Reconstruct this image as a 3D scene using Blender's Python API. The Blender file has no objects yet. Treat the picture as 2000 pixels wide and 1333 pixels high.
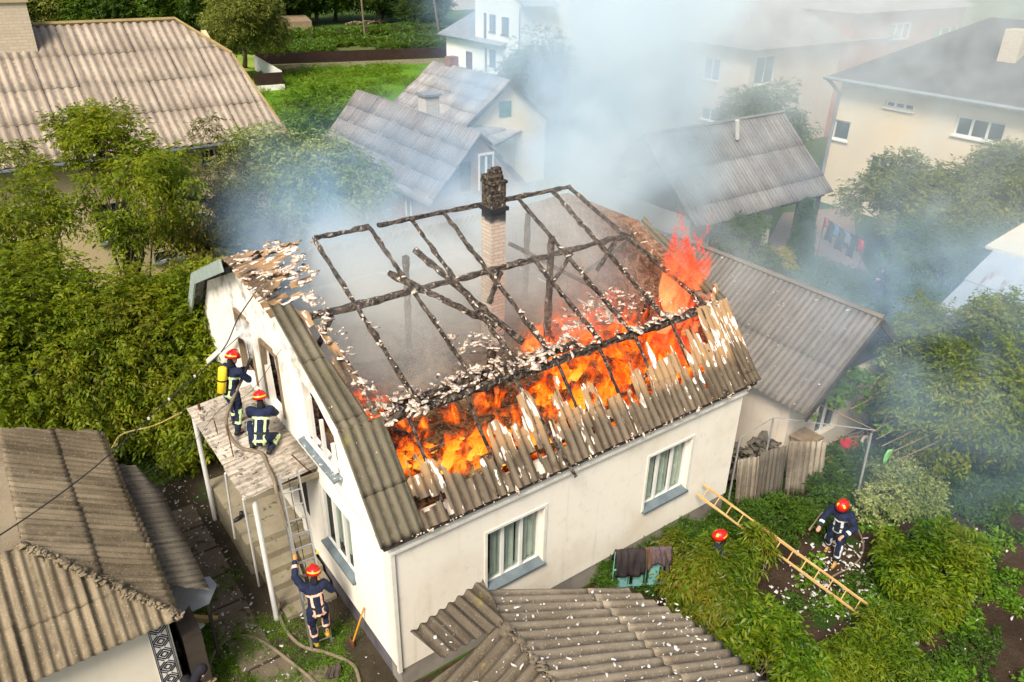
import bpy, bmesh, math, random
import numpy as np
from mathutils import Vector, Matrix
from mathutils.geometry import tessellate_polygon

random.seed(7)
RS = np.random.RandomState(11)
PI = math.pi
C = bpy.context.scene.collection
SC = bpy.context.scene

# ------------------------------------------------------------------ camera, world, sun, exposure
CAM = np.array([-4.0807, -8.6461, 12.1091])
YAW, PITCH, ROLL, FPX = 0.9337, 0.4847, 0.0206, 1506.1
_f = np.array([math.cos(YAW) * math.cos(PITCH), math.sin(YAW) * math.cos(PITCH), -math.sin(PITCH)])
_r = np.array([math.sin(YAW), -math.cos(YAW), 0.0])
_u = np.cross(_r, _f)
_cr, _sr = math.cos(ROLL), math.sin(ROLL)
RIGHT, UP, FWD = _cr * _r + _sr * _u, -_sr * _r + _cr * _u, _f
cam_d = bpy.data.cameras.new('camera')
cam = bpy.data.objects.new('camera', cam_d)
C.objects.link(cam)
m = Matrix.Identity(4)
for i in range(3):
    m[i][0], m[i][1], m[i][2], m[i][3] = RIGHT[i], UP[i], -FWD[i], CAM[i]
cam.matrix_world = m
cam_d.sensor_width = 36
cam_d.lens = 36 * FPX / 2000
cam_d.clip_end = 1500
SC.camera = cam

SUN_DIR = Vector((-0.62, -0.42, 0.86)).normalized()     # from the scene towards the sun
world = bpy.data.worlds.new("World")
SC.world = world
world.use_nodes = True
wn = world.node_tree
wn.nodes.clear()
sky = wn.nodes.new('ShaderNodeTexSky')
sky.sky_type = 'NISHITA'
sky.sun_disc = False
sky.sun_elevation = math.asin(SUN_DIR.z)
sky.sun_rotation = math.atan2(SUN_DIR.x, SUN_DIR.y)
sky.dust_density = 4
sky.air_density = 1.0
sky.ozone_density = 0.6
bg = wn.nodes.new('ShaderNodeBackground')
bg.inputs['Strength'].default_value = 0.11
wo = wn.nodes.new('ShaderNodeOutputWorld')
wn.links.new(sky.outputs[0], bg.inputs[0])
wn.links.new(bg.outputs[0], wo.inputs[0])
sun_d = bpy.data.lights.new('sun', 'SUN')
sun_d.energy = 3.3
sun_d.angle = math.radians(20)
sun_d.color = (1.0, 0.92, 0.79)
sun = bpy.data.objects.new('sun', sun_d)
sun.rotation_euler = SUN_DIR.to_track_quat('Z', 'Y').to_euler()
sun.location = (0, 0, 60)
C.objects.link(sun)
vs = SC.view_settings
vs.view_transform = 'Standard'
vs.look = 'None'
vs.exposure = 0.62
vs.gamma = 1
cy = SC.cycles
cy.max_bounces = 8
cy.diffuse_bounces = 2
cy.glossy_bounces = 2
cy.transmission_bounces = 3
cy.transparent_max_bounces = 12
cy.volume_bounces = 5
cy.use_denoising = True
cy.use_adaptive_sampling = True
cy.adaptive_threshold = 0.02
cy.volume_step_rate = 1.0
cy.volume_max_steps = 256
cy.sample_clamp_indirect = 4

# ------------------------------------------------------------------ surveying helpers (real places in metres)
def ray(px, py):
    d = RIGHT * ((px - 1000) / FPX) - UP * ((py - 666.5) / FPX) + FWD
    return d
def hit(px, py, ax, val):
    d = ray(px, py)
    return CAM + d * ((val - CAM[ax]) / d[ax])
def at(px, py, z=0.0): return hit(px, py, 2, z)
def atx(px, py, x): return hit(px, py, 0, x)
def aty(px, py, y): return hit(px, py, 1, y)

# ------------------------------------------------------------------ object helpers
def tag(o, label=None, cat=None, group=None, kind=None):
    if label: o['label'] = label
    if cat: o['category'] = cat
    if group: o['group'] = group
    if kind: o['kind'] = kind
    return o
def empty(name, label, cat, loc=(0, 0, 0), group=None, rz=0.0):
    o = bpy.data.objects.new(name, None)
    o.empty_display_size = 0.2
    o.location = [float(v) for v in loc]
    o.rotation_euler = (0, 0, rz)
    C.objects.link(o)
    return tag(o, label, cat, group)
def link(name, me, mat=None, parent=None, world=True):
    o = bpy.data.objects.new(name, me)
    if mat is not None:
        for mm in (mat if isinstance(mat, (list, tuple)) else [mat]):
            me.materials.append(mm)
    C.objects.link(o)
    if parent is not None:
        o.parent = parent
        if world:                      # mesh was written in world coordinates
            mw = Matrix.Identity(4)
            chain = []
            p = parent
            while p is not None:
                chain.append(p); p = p.parent
            for p in reversed(chain):
                mw = mw @ (Matrix.Translation(p.location) @ p.rotation_euler.to_matrix().to_4x4()) @ Matrix.Identity(4)
            # geometry is rewritten in the parent's space so that the object's own transform stays clean
            me.transform(mw.inverted())
    return o
def copy_tree(o, parent=None):
    c = o.copy(); C.objects.link(c)
    if parent is not None: c.parent = parent
    for ch in list(o.children): copy_tree(ch, c)
    return c

def vn(x, y, seed=0):
    """smooth value noise in [0,1] on numpy arrays"""
    x = np.asarray(x, float); y = np.asarray(y, float)
    xi = np.floor(x).astype(int); yi = np.floor(y).astype(int)
    xf = x - xi; yf = y - yi
    def h(a, b):
        n = (a * 374761393 + b * 668265263 + seed * 1442695041) & 0xffffffff
        n = ((n ^ (n >> 13)) * 1274126177) & 0xffffffff
        return ((n ^ (n >> 16)) & 0xffff) / 65535.0
    u = xf * xf * (3 - 2 * xf); v = yf * yf * (3 - 2 * yf)
    a = h(xi, yi) * (1 - u) + h(xi + 1, yi) * u
    b = h(xi, yi + 1) * (1 - u) + h(xi + 1, yi + 1) * u
    return a * (1 - v) + b * v

class MB:
    def __init__(s): s.v = []; s.f = []; s.m = []; s.mi = 0
    def quad(s, a, b, c, d):
        n = len(s.v); s.v += [tuple(map(float, p)) for p in (a, b, c, d)]; s.f.append((n, n + 1, n + 2, n + 3)); s.m.append(s.mi)
    def poly(s, pts):
        n = len(s.v); s.v += [tuple(map(float, p)) for p in pts]; s.f.append(tuple(range(n, n + len(pts)))); s.m.append(s.mi)
    def hexa(s, p):   # 8 points: bottom 4 ccw, top 4 ccw
        n = len(s.v); s.v += [tuple(map(float, q)) for q in p]
        for f in ((0, 3, 2, 1), (4, 5, 6, 7), (0, 1, 5, 4), (1, 2, 6, 5), (2, 3, 7, 6), (3, 0, 4, 7)):
            s.f.append(tuple(n + i for i in f)); s.m.append(s.mi)
    def box(s, c, d, rz=0.0):
        x, y, z = d[0] / 2, d[1] / 2, d[2] / 2; cs, sn = math.cos(rz), math.sin(rz)
        P = []
        for k in (-z, z):
            for (i, j) in ((-x, -y), (x, -y), (x, y), (-x, y)):
                P.append((c[0] + i * cs - j * sn, c[1] + i * sn + j * cs, c[2] + k))
        s.hexa(P)
    def bar(s, a, b, w, h, up=(0, 0, 1)):
        a = np.array(a, float); b = np.array(b, float); d = b - a; d /= np.linalg.norm(d) + 1e-12
        up = np.array(up, float)
        r = np.cross(d, up)
        if np.linalg.norm(r) < 1e-3: r = np.cross(d, (1, 0, 0))
        r /= np.linalg.norm(r); u = np.cross(r, d)
        P = []
        for e in (a, b):
            P += [e - r * w / 2 - u * h / 2, e + r * w / 2 - u * h / 2, e + r * w / 2 + u * h / 2, e - r * w / 2 + u * h / 2]
        n = len(s.v); s.v += [tuple(p) for p in P]
        for f in ((0, 1, 2, 3), (7, 6, 5, 4), (0, 4, 5, 1), (1, 5, 6, 2), (2, 6, 7, 3), (3, 7, 4, 0)):
            s.f.append(tuple(n + i for i in f)); s.m.append(s.mi)
    def rbar(s, a, b, w, h, seg=8, jit=0.012, up=(0, 0, 1), seed=0):
        """a rough timber: subdivided bar with worn, uneven faces"""
        rs = np.random.RandomState(seed + 5)
        a = np.array(a, float); b = np.array(b, float); d = b - a; d /= np.linalg.norm(d)
        r = np.cross(d, np.array(up, float)); r /= np.linalg.norm(r); u = np.cross(r, d)
        n0 = len(s.v)
        for i in range(seg + 1):
            e = a + (b - a) * i / seg
            sc = 1 - rs.rand() * 0.28
            for (p, q) in ((-.5, -.5), (0, -.56), (.5, -.5), (.55, 0), (.5, .5), (0, .56), (-.5, .5), (-.55, 0)):
                s.v.append(tuple(e + r * w * p * sc + u * h * q * sc + rs.randn(3) * jit))
        for i in range(seg):
            for k in range(8):
                p = n0 + i * 8 + k; q = n0 + i * 8 + (k + 1) % 8
                s.f.append((p, q, q + 8, p + 8)); s.m.append(s.mi)
        s.f.append(tuple(n0 + k for k in range(7, -1, -1))); s.m.append(s.mi)
        s.f.append(tuple(n0 + seg * 8 + k for k in range(8))); s.m.append(s.mi)
    def tube(s, pts, r, n=8, cap=True):
        pts = [np.array(p, float) for p in pts]
        rr = r if isinstance(r, (list, tuple, np.ndarray)) else [r] * len(pts)
        n0 = len(s.v); prev = None
        for i, p in enumerate(pts):
            d = pts[min(i + 1, len(pts) - 1)] - pts[max(i - 1, 0)]
            d /= np.linalg.norm(d) + 1e-9
            if prev is None:
                a = np.cross(d, (0, 0, 1))
                if np.linalg.norm(a) < .05: a = np.cross(d, (1, 0, 0))
            else:
                a = prev - d * np.dot(prev, d)
            a /= np.linalg.norm(a) + 1e-9; prev = a; b = np.cross(d, a)
            for k in range(n):
                t = 2 * PI * k / n
                s.v.append(tuple(p + (a * math.cos(t) + b * math.sin(t)) * rr[i]))
        for i in range(len(pts) - 1):
            for k in range(n):
                p = n0 + i * n + k; q = n0 + i * n + (k + 1) % n
                s.f.append((p, p + n, q + n, q)); s.m.append(s.mi)
        if cap:
            s.f.append(tuple(n0 + k for k in range(n))); s.m.append(s.mi)
            s.f.append(tuple(n0 + (len(pts) - 1) * n + k for k in range(n - 1, -1, -1))); s.m.append(s.mi)
    def wall(s, poly, holes, O, U, W, N, th):
        """solid wall: outline and holes in (u,w) metres, face at O + uU + wW, N outward, thickness inward"""
        O, U, W, N = [np.array(t, float) for t in (O, U, W, N)]
        rings = [poly] + holes
        tri = tessellate_polygon([[Vector((p[0], p[1], 0)) for p in r] for r in rings])
        flat = [p for r in rings for p in r]
        n0 = len(s.v)
        for off in (0, -th):
            for p in flat: s.v.append(tuple(O + U * p[0] + W * p[1] + N * off))
        k = len(flat); fr = np.dot(np.cross(U, W), N) > 0
        for t in tri:
            a, b, c = t
            ar = (flat[b][0] - flat[a][0]) * (flat[c][1] - flat[a][1]) - (flat[b][1] - flat[a][1]) * (flat[c][0] - flat[a][0])
            if abs(ar) < 1e-9: continue
            if (ar > 0) != fr: a, c = c, a
            s.f.append((n0 + a, n0 + b, n0 + c)); s.m.append(s.mi)
            s.f.append((n0 + k + c, n0 + k + b, n0 + k + a)); s.m.append(s.mi)
        i0 = 0
        for r in rings:
            L = len(r)
            for i in range(L):
                a = n0 + i0 + i; b = n0 + i0 + (i + 1) % L
                s.f.append((a, b, b + k, a + k)); s.m.append(s.mi)
            i0 += L
    def build(s, name, mat, parent=None, smooth=False, recalc=True):
        me = bpy.data.meshes.new(name)
        me.from_pydata(s.v, [], s.f)
        if any(s.m): me.polygons.foreach_set('material_index', s.m)
        if recalc:
            bm = bmesh.new(); bm.from_mesh(me); bmesh.ops.recalc_face_normals(bm, faces=bm.faces); bm.to_mesh(me); bm.free()
        if smooth: me.polygons.foreach_set('use_smooth', [True] * len(me.polygons))
        me.update()
        return link(name, me, mat, parent)

def npmesh(name, V, F, mat, parent=None, uv=None, smooth=False, midx=None):
    """V (n,3), F (m,k) all faces with k corners; uv (m*k,2)"""
    V = np.asarray(V, np.float32); F = np.asarray(F, np.int32)
    me = bpy.data.meshes.new(name)
    me.vertices.add(len(V)); me.vertices.foreach_set('co', V.ravel())
    k = F.shape[1]
    me.loops.add(F.size); me.loops.foreach_set('vertex_index', F.ravel())
    me.polygons.add(len(F)); me.polygons.foreach_set('loop_start', np.arange(len(F), dtype=np.int32) * k)
    me.polygons.foreach_set('loop_total', np.full(len(F), k, np.int32))
    if smooth: me.polygons.foreach_set('use_smooth', np.ones(len(F), bool))
    if midx is not None: me.polygons.foreach_set('material_index', np.asarray(midx, np.int32))
    if uv is not None:
        l = me.uv_layers.new(name='uv'); l.data.foreach_set('uv', np.asarray(uv, np.float32).ravel())
    me.update(calc_edges=True)
    return link(name, me, mat, parent)

# ------------------------------------------------------------------ materials
MATS = {}
class NT:
    def __init__(s, name):
        s.m = bpy.data.materials.new(name); s.m.use_nodes = True; s.t = s.m.node_tree; s.t.nodes.clear()
        s.out = s.n('ShaderNodeOutputMaterial')
    def n(s, k, **kw):
        o = s.t.nodes.new(k)
        for a, b in kw.items(): setattr(o, a, b)
        return o
    def l(s, a, b): s.t.links.new(a, b)
    def put(s, sock, v):
        if hasattr(v, 'is_output') or isinstance(v, bpy.types.NodeSocket): s.l(v, sock)
        else: sock.default_value = v
    def math(s, op, a, b=0.0, c=None, clamp=False):
        o = s.n('ShaderNodeMath', operation=op, use_clamp=clamp); s.put(o.inputs[0], a); s.put(o.inputs[1], b)
        if c is not None: s.put(o.inputs[2], c)
        return o.outputs[0]
    def noise(s, vec, scale, detail=4, rough=.55, dist=0.0):
        o = s.n('ShaderNodeTexNoise'); s.l(vec, o.inputs['Vector']); o.inputs['Scale'].default_value = scale
        o.inputs['Detail'].default_value = detail; o.inputs['Roughness'].default_value = rough; o.inputs['Distortion'].default_value = dist
        return o.outputs['Fac']
    def vor(s, vec, scale, feature='F1', out='Distance'):
        o = s.n('ShaderNodeTexVoronoi', feature=feature); s.l(vec, o.inputs['Vector']); o.inputs['Scale'].default_value = scale
        return o.outputs[out]
    def ramp(s, fac, stops, interp='LINEAR'):
        o = s.n('ShaderNodeValToRGB'); o.color_ramp.interpolation = interp; e = o.color_ramp.elements
        while len(e) > 1: e.remove(e[0])
        e[0].position = stops[0][0]; e[0].color = tuple(stops[0][1]) + (1,) if len(stops[0][1]) == 3 else stops[0][1]
        for p, c in stops[1:]:
            q = e.new(p); q.color = tuple(c) + (1,) if len(c) == 3 else c
        s.put(o.inputs[0], fac); return o.outputs[0]
    def step(s, fac, a, b):
        o = s.n('ShaderNodeMapRange'); o.interpolation_type = 'SMOOTHSTEP'; s.put(o.inputs['Value'], fac)
        s.put(o.inputs['From Min'], a); s.put(o.inputs['From Max'], b)
        return o.outputs[0]
    def mix(s, fac, a, b, mode='MIX'):
        o = s.n('ShaderNodeMix', data_type='RGBA', blend_type=mode); s.put(o.inputs[0], fac)
        for sock, v in ((o.inputs[6], a), (o.inputs[7], b)):
            if isinstance(v, (tuple, list)): sock.default_value = tuple(v) + (1,) if len(v) == 3 else v
            else: s.l(v, sock)
        return o.outputs[2]
    def coord(s, kind='Object', scale=None, rot=None):
        o = s.n('ShaderNodeTexCoord').outputs[kind] if kind != 'Position' else s.n('ShaderNodeNewGeometry').outputs['Position']
        if scale or rot:
            mp = s.n('ShaderNodeMapping'); s.l(o, mp.inputs[0])
            if scale: mp.inputs['Scale'].default_value = scale
            if rot: mp.inputs['Rotation'].default_value = rot
            o = mp.outputs[0]
        return o
    def bump(s, h, strength=.3, dist=.02):
        o = s.n('ShaderNodeBump'); s.l(h, o.inputs['Height']); o.inputs['Strength'].default_value = strength; o.inputs['Distance'].default_value = dist
        return o.outputs[0]
    def pbr(s, col, rough=.8, bump=None, metal=0.0, spec=.3, **kw):
        p = s.n('ShaderNodeBsdfPrincipled')
        if isinstance(col, (tuple, list)): p.inputs['Base Color'].default_value = tuple(col) + (1,) if len(col) == 3 else col
        else: s.l(col, p.inputs['Base Color'])
        s.put(p.inputs['Roughness'], rough); p.inputs['Metallic'].default_value = metal
        p.inputs['Specular IOR Level'].default_value = spec
        if bump is not None: s.l(bump, p.inputs['Normal'])
        for k, v in kw.items(): s.put(p.inputs[k.replace('_', ' ')], v)
        s.l(p.outputs[0], s.out.inputs['Surface'])
        return p

def mat_rough(name, c1, c2, scale=3, fine=30, bump=.3, rough=.85, c3=None, th=.62, spec=.2, dist=.01):
    if name in MATS: return MATS[name]
    t = NT(name); P = t.coord('Position')
    n1 = t.noise(P, scale, 5, .6); n2 = t.noise(P, fine, 4, .6)
    col = t.mix(t.step(n1, .3, .7), c1, c2)
    col = t.mix(t.math('MULTIPLY', n2, .35), col, (c1[0] * .55, c1[1] * .55, c1[2] * .55))
    if c3: col = t.mix(t.step(t.noise(P, scale * 2.3, 6, .65), th, th + .08), col, c3)
    t.pbr(col, rough, t.bump(n2, bump, dist), spec=spec)
    MATS[name] = t.m; return t.m

def mat_plaster(name, base, stain, amt=.5, soot=False):
    t = NT(name); P = t.coord('Position')
    big = t.noise(P, .55, 5, .6); fine = t.noise(P, 45, 3, .6); mid = t.noise(P, 4, 6, .65)
    col = t.mix(t.math('MULTIPLY', t.step(big, .45, .75), amt), base, stain)
    col = t.mix(t.math('MULTIPLY', t.step(mid, .52, .72), amt * .45), col, (stain[0] * .8, stain[1] * .78, stain[2] * .72))
    st = t.noise(t.coord('Position', (5, 5, .35)), 1, 4, .6)       # rain streaks run down the wall
    col = t.mix(t.math('MULTIPLY', t.step(st, .56, .74), amt * .35), col, (stain[0] * .7, stain[1] * .7, stain[2] * .68))
    if soot:
        s1 = t.noise(P, 2.2, 6, .7)
        sep = t.n('ShaderNodeSeparateXYZ'); t.l(P, sep.inputs[0])
        hi = t.step(sep.outputs[2], 3.7, 5.6)
        col = t.mix(t.math('MULTIPLY', t.math('MULTIPLY', t.step(s1, .47, .66), hi), .7), col, (.16, .13, .10))
    t.pbr(col, .9, t.bump(t.math('ADD', fine, t.math('MULTIPLY', mid, 1.5)), .35, .008), spec=.15)
    return t.m

def mat_slate(name, c1, c2, moss=(.24, .19, .06), mossamt=.3, wl=.17, burnt=False, speck=.5, ash=0.0, dark=None, shards=0.0):
    t = NT(name); P = t.coord('Position'); uv = t.n('ShaderNodeUVMap', uv_map='uv').outputs[0]
    mp = t.n('ShaderNodeMapping'); t.l(uv, mp.inputs[0]); mp.inputs['Scale'].default_value = (.5, 7, 1)
    streak = t.noise(mp.outputs[0], 1, 5, .6)
    big = t.noise(P, .7, 5, .6); fine = t.noise(P, 38, 4, .7); mid = t.noise(P, 7, 5, .65)
    col = t.mix(t.step(big, .32, .68), c1, c2)
    col = t.mix(t.math('MULTIPLY', t.step(streak, .42, .68), .55), col, tuple(v * .5 for v in c1))
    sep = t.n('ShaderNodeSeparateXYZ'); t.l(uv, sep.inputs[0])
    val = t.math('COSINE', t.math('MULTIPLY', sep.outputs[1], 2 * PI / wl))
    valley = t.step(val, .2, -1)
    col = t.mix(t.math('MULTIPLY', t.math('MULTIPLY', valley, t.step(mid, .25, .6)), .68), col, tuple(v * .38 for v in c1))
    # each sheet weathered a little differently
    sh = t.n('ShaderNodeVectorMath', operation='SNAP'); t.l(uv, sh.inputs[0]); sh.inputs[1].default_value = (1.6, 1.02, 1)
    wn_ = t.n('ShaderNodeTexWhiteNoise', noise_dimensions='2D'); t.l(sh.outputs[0], wn_.inputs['Vector'])
    col = t.mix(t.math('MULTIPLY', wn_.outputs['Value'], .16), col, tuple(v * .6 for v in c2))
    if mossamt: col = t.mix(t.math('MULTIPLY', t.step(t.noise(P, 2.4, 7, .72), .60, .74), mossamt), col, moss)
    if speck: col = t.mix(t.math('MULTIPLY', t.step(fine, .56, .7), speck), col, tuple(min(1, v * 1.75) for v in c2))
    if dark: col = t.mix(t.math('MULTIPLY', t.step(mid, .5, .7), .7), col, dark)
    if shards: col = t.mix(t.math('MULTIPLY', t.step(t.noise(P, 9, 3, .5), .72, .74), shards), col, (.8, .77, .73))
    if burnt:
        m2 = t.n('ShaderNodeMapping'); t.l(uv, m2.inputs[0]); m2.inputs['Scale'].default_value = (2.6, 9.5, 1)
        sp = t.noise(m2.outputs[0], 1, 3, .5)
        up = t.step(sep.outputs[0], 1.8, 0.7)
        thr = t.math('SUBTRACT', .645, t.math('MULTIPLY', up, .115))
        lt = t.math('MULTIPLY', t.step(t.math('SUBTRACT', sp, thr), 0, .02), .95)
        # bare scorched zone turns pale brown before it spalls
        col = t.mix(t.math('MULTIPLY', t.step(t.math('ADD', up, t.math('MULTIPLY', big, .35)), .38, 1.0), .85), col, (.36, .225, .115))
        col = t.mix(lt, col, t.mix(t.noise(P, 6, 3, .5), (.86, .80, .74), (.66, .50, .38)))
        so = t.noise(m2.outputs[0], .6, 4, .6)
        col = t.mix(t.math('MULTIPLY', t.step(so, .54, .66), .6), col, (.06, .035, .022))
    h = t.math('ADD', t.math('MULTIPLY', fine, 1.0), mid)
    t.pbr(col, .92, t.bump(h, .5, .012), spec=.12)
    return t.m

def mat_brick(name, c1, c2, mortar, scale=1.0, soot=0.0, axis='x'):
    t = NT(name); P = t.coord('Position')
    sep = t.n('ShaderNodeSeparateXYZ'); t.l(P, sep.inputs[0])
    cb = t.n('ShaderNodeCombineXYZ')
    t.l(t.math('ADD', sep.outputs[0], sep.outputs[1]), cb.inputs[0]); t.l(sep.outputs[2], cb.inputs[1])
    b = t.n('ShaderNodeTexBrick'); t.l(cb.outputs[0], b.inputs['Vector'])
    b.inputs['Scale'].default_value = scale; b.inputs['Color1'].default_value = c1 + (1,); b.inputs['Color2'].default_value = c2 + (1,)
    b.inputs['Mortar'].default_value = mortar + (1,); b.inputs['Brick Width'].default_value = .26; b.inputs['Row Height'].default_value = .085
    b.inputs['Mortar Size'].default_value = .008
    col = t.mix(t.math('MULTIPLY', t.noise(P, 9, 5, .6), .4), b.outputs['Color'], tuple(v * .5 for v in c1))
    if soot:
        s1 = t.math('ADD', t.noise(P, 2.5, 5, .6), t.math('MULTIPLY', t.step(sep.outputs[2], 6.3, 7.0), soot))
        col = t.mix(t.step(s1, .75, 1.0), col, (.02, .02, .022))
    t.pbr(col, .9, t.bump(t.math('ADD', t.math('MULTIPLY', b.outputs['Fac'], -1.5), t.noise(P, 30, 3, .6)), .5, .01), spec=.15)
    return t.m

def mat_leaf(name, cols, dead=None, deadamt=.0, trans=.35, rough=.5):
    """cols: list of greens, chosen leaf by leaf and varied clump by clump"""
    t = NT(name); g = t.n('ShaderNodeNewGeometry'); P = g.outputs['Position']
    rnd = g.outputs['Random Per Island']
    k = len(cols)
    f = t.math('ADD', t.math('MULTIPLY', rnd, .55), t.math('MULTIPLY', t.step(t.noise(P, .9, 3, .5), .3, .7), .45))
    col = t.ramp(f, [(i / (k - 1), c) for i, c in enumerate(cols)])
    if dead: col = t.mix(t.math('MULTIPLY', t.step(t.math('ADD', t.noise(P, .55, 3, .5), t.math('MULTIPLY', rnd, .25)), .62, .76), deadamt), col, dead)
    p = t.n('ShaderNodeBsdfPrincipled'); t.l(col, p.inputs['Base Color']); p.inputs['Roughness'].default_value = rough
    p.inputs['Specular IOR Level'].default_value = .25
    tr = t.n('ShaderNodeBsdfTranslucent'); t.l(t.mix(.5, col, (.35, .42, .02)), tr.inputs['Color'])
    mx = t.n('ShaderNodeMixShader'); mx.inputs[0].default_value = trans
    t.l(p.outputs[0], mx.inputs[1]); t.l(tr.outputs[0], mx.inputs[2]); t.l(mx.outputs[0], t.out.inputs['Surface'])
    return t.m

def mat_flat(name, col, rough=.6, metal=0.0, spec=.4, bump=0.0, var=.15):
    if name in MATS: return MATS[name]
    t = NT(name); P = t.coord('Object')
    n1 = t.noise(P, 12, 4, .6)
    c = t.mix(t.math('MULTIPLY', n1, var * 2), col, tuple(v * .55 for v in col))
    t.pbr(c, rough, t.bump(t.noise(P, 60, 3, .6), bump, .004) if bump else None, metal, spec)
    MATS[name] = t.m; return t.m

def mat_char(name, ash=.35):
    t = NT(name); P = t.coord('Position')
    v = t.vor(P, 16); n = t.noise(P, 11, 6, .7)
    col = t.mix(t.step(n, .4, .66), (.016, .013, .011), (.15, .115, .085))
    col = t.mix(t.math('MULTIPLY', t.step(t.noise(P, 7.5, 5, .65), .60, .64), ash * 2), col, (.62, .52, .43))
    t.pbr(col, .85, t.bump(t.math('ADD', v, n), .9, .03), spec=.3)
    return t.m

M = {}
M['wall'] = mat_plaster('cream_plaster', (.82, .765, .655), (.60, .51, .37), .55)
M['wall_gable'] = mat_plaster('white_plaster', (.88, .84, .75), (.66, .58, .44), .3, soot=True)
M['plinth'] = mat_rough('plinth_grey', (.09, .085, .10), (.16, .15, .16), 2, 25, .4)
M['plinth2'] = mat_rough('plinth_light', (.22, .20, .17), (.32, .29, .25), 2, 25, .4)
M['trim'] = mat_rough('white_trim', (.80, .78, .70), (.68, .64, .55), 3, 30, .1, .6)
M['frame_white'] = mat_flat('white_window_paint', (.78, .77, .72), .5, var=.12)
M['sill'] = mat_rough('grey_blue_sill', (.17, .215, .23), (.11, .14, .155), 3, 40, .15, .55, (.35, .36, .35), .66)
M['char'] = mat_char('charred_timber', .28)
M['charash'] = mat_char('charred_timber_ash', .7)
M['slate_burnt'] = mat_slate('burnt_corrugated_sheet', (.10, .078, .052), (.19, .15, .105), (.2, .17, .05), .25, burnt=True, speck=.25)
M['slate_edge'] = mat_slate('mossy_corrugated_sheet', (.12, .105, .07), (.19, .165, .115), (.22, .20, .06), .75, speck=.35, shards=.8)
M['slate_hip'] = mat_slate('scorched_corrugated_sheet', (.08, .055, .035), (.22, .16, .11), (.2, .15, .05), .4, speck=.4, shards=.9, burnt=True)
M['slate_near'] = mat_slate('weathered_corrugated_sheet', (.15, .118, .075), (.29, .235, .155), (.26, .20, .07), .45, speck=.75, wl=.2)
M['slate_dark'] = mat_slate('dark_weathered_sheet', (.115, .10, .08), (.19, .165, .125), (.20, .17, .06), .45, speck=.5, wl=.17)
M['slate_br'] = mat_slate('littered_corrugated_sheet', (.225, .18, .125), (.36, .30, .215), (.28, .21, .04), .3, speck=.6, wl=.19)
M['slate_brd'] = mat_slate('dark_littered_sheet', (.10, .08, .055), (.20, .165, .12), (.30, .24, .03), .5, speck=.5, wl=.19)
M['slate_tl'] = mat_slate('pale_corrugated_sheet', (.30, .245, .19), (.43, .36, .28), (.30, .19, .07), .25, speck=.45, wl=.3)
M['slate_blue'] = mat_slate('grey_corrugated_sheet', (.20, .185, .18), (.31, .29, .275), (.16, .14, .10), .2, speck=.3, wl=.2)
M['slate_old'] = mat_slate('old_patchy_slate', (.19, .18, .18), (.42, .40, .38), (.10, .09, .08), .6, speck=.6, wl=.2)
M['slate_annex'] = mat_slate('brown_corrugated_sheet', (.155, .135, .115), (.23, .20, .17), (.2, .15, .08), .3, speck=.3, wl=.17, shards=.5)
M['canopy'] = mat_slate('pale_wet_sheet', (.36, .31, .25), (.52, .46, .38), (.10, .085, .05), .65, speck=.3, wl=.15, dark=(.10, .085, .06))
M['glass_dark'] = mat_flat('dark_window_glass', (.035, .05, .06), .12, spec=.8, var=.2)
M['wood'] = mat_rough('grey_brown_timber', (.20, .145, .09), (.30, .22, .14), 4, 40, .4)
M['wood_dark'] = mat_rough('dark_boards', (.045, .035, .028), (.08, .065, .05), 3, 30, .4)
M['wood_yellow'] = mat_rough('yellow_ladder_wood', (.52, .33, .12), (.62, .42, .18), 5, 50, .2, .6)
M['steel_white'] = mat_flat('white_pipe_paint', (.72, .71, .68), .5, var=.2)
M['rust'] = mat_rough('rusty_steel', (.16, .06, .03), (.10, .045, .03), 20, 60, .4)
M['alu'] = mat_flat('aluminium', (.62, .62, .62), .35, .85, .5, var=.1)
M['zinc'] = mat_rough('zinc_sheet', (.30, .32, .34), (.22, .24, .26), 1.5, 30, .1, .45, (.42, .42, .42), .7, .5)
M['gutter'] = mat_flat('grey_gutter_metal', (.18, .20, .22), .45, .5)
M['concrete'] = mat_rough('mossy_concrete', (.22, .19, .13), (.31, .27, .19), 1.8, 25, .4, .9, (.09, .085, .05), .58)
M['bark'] = mat_rough('bark', (.13, .10, .07), (.21, .17, .12), 6, 30, .7, .95, dist=.02)
M['stripe'] = mat_flat('reflective_tape_yellow', (.62, .72, .42), .35, spec=.6, var=.1)
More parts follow.
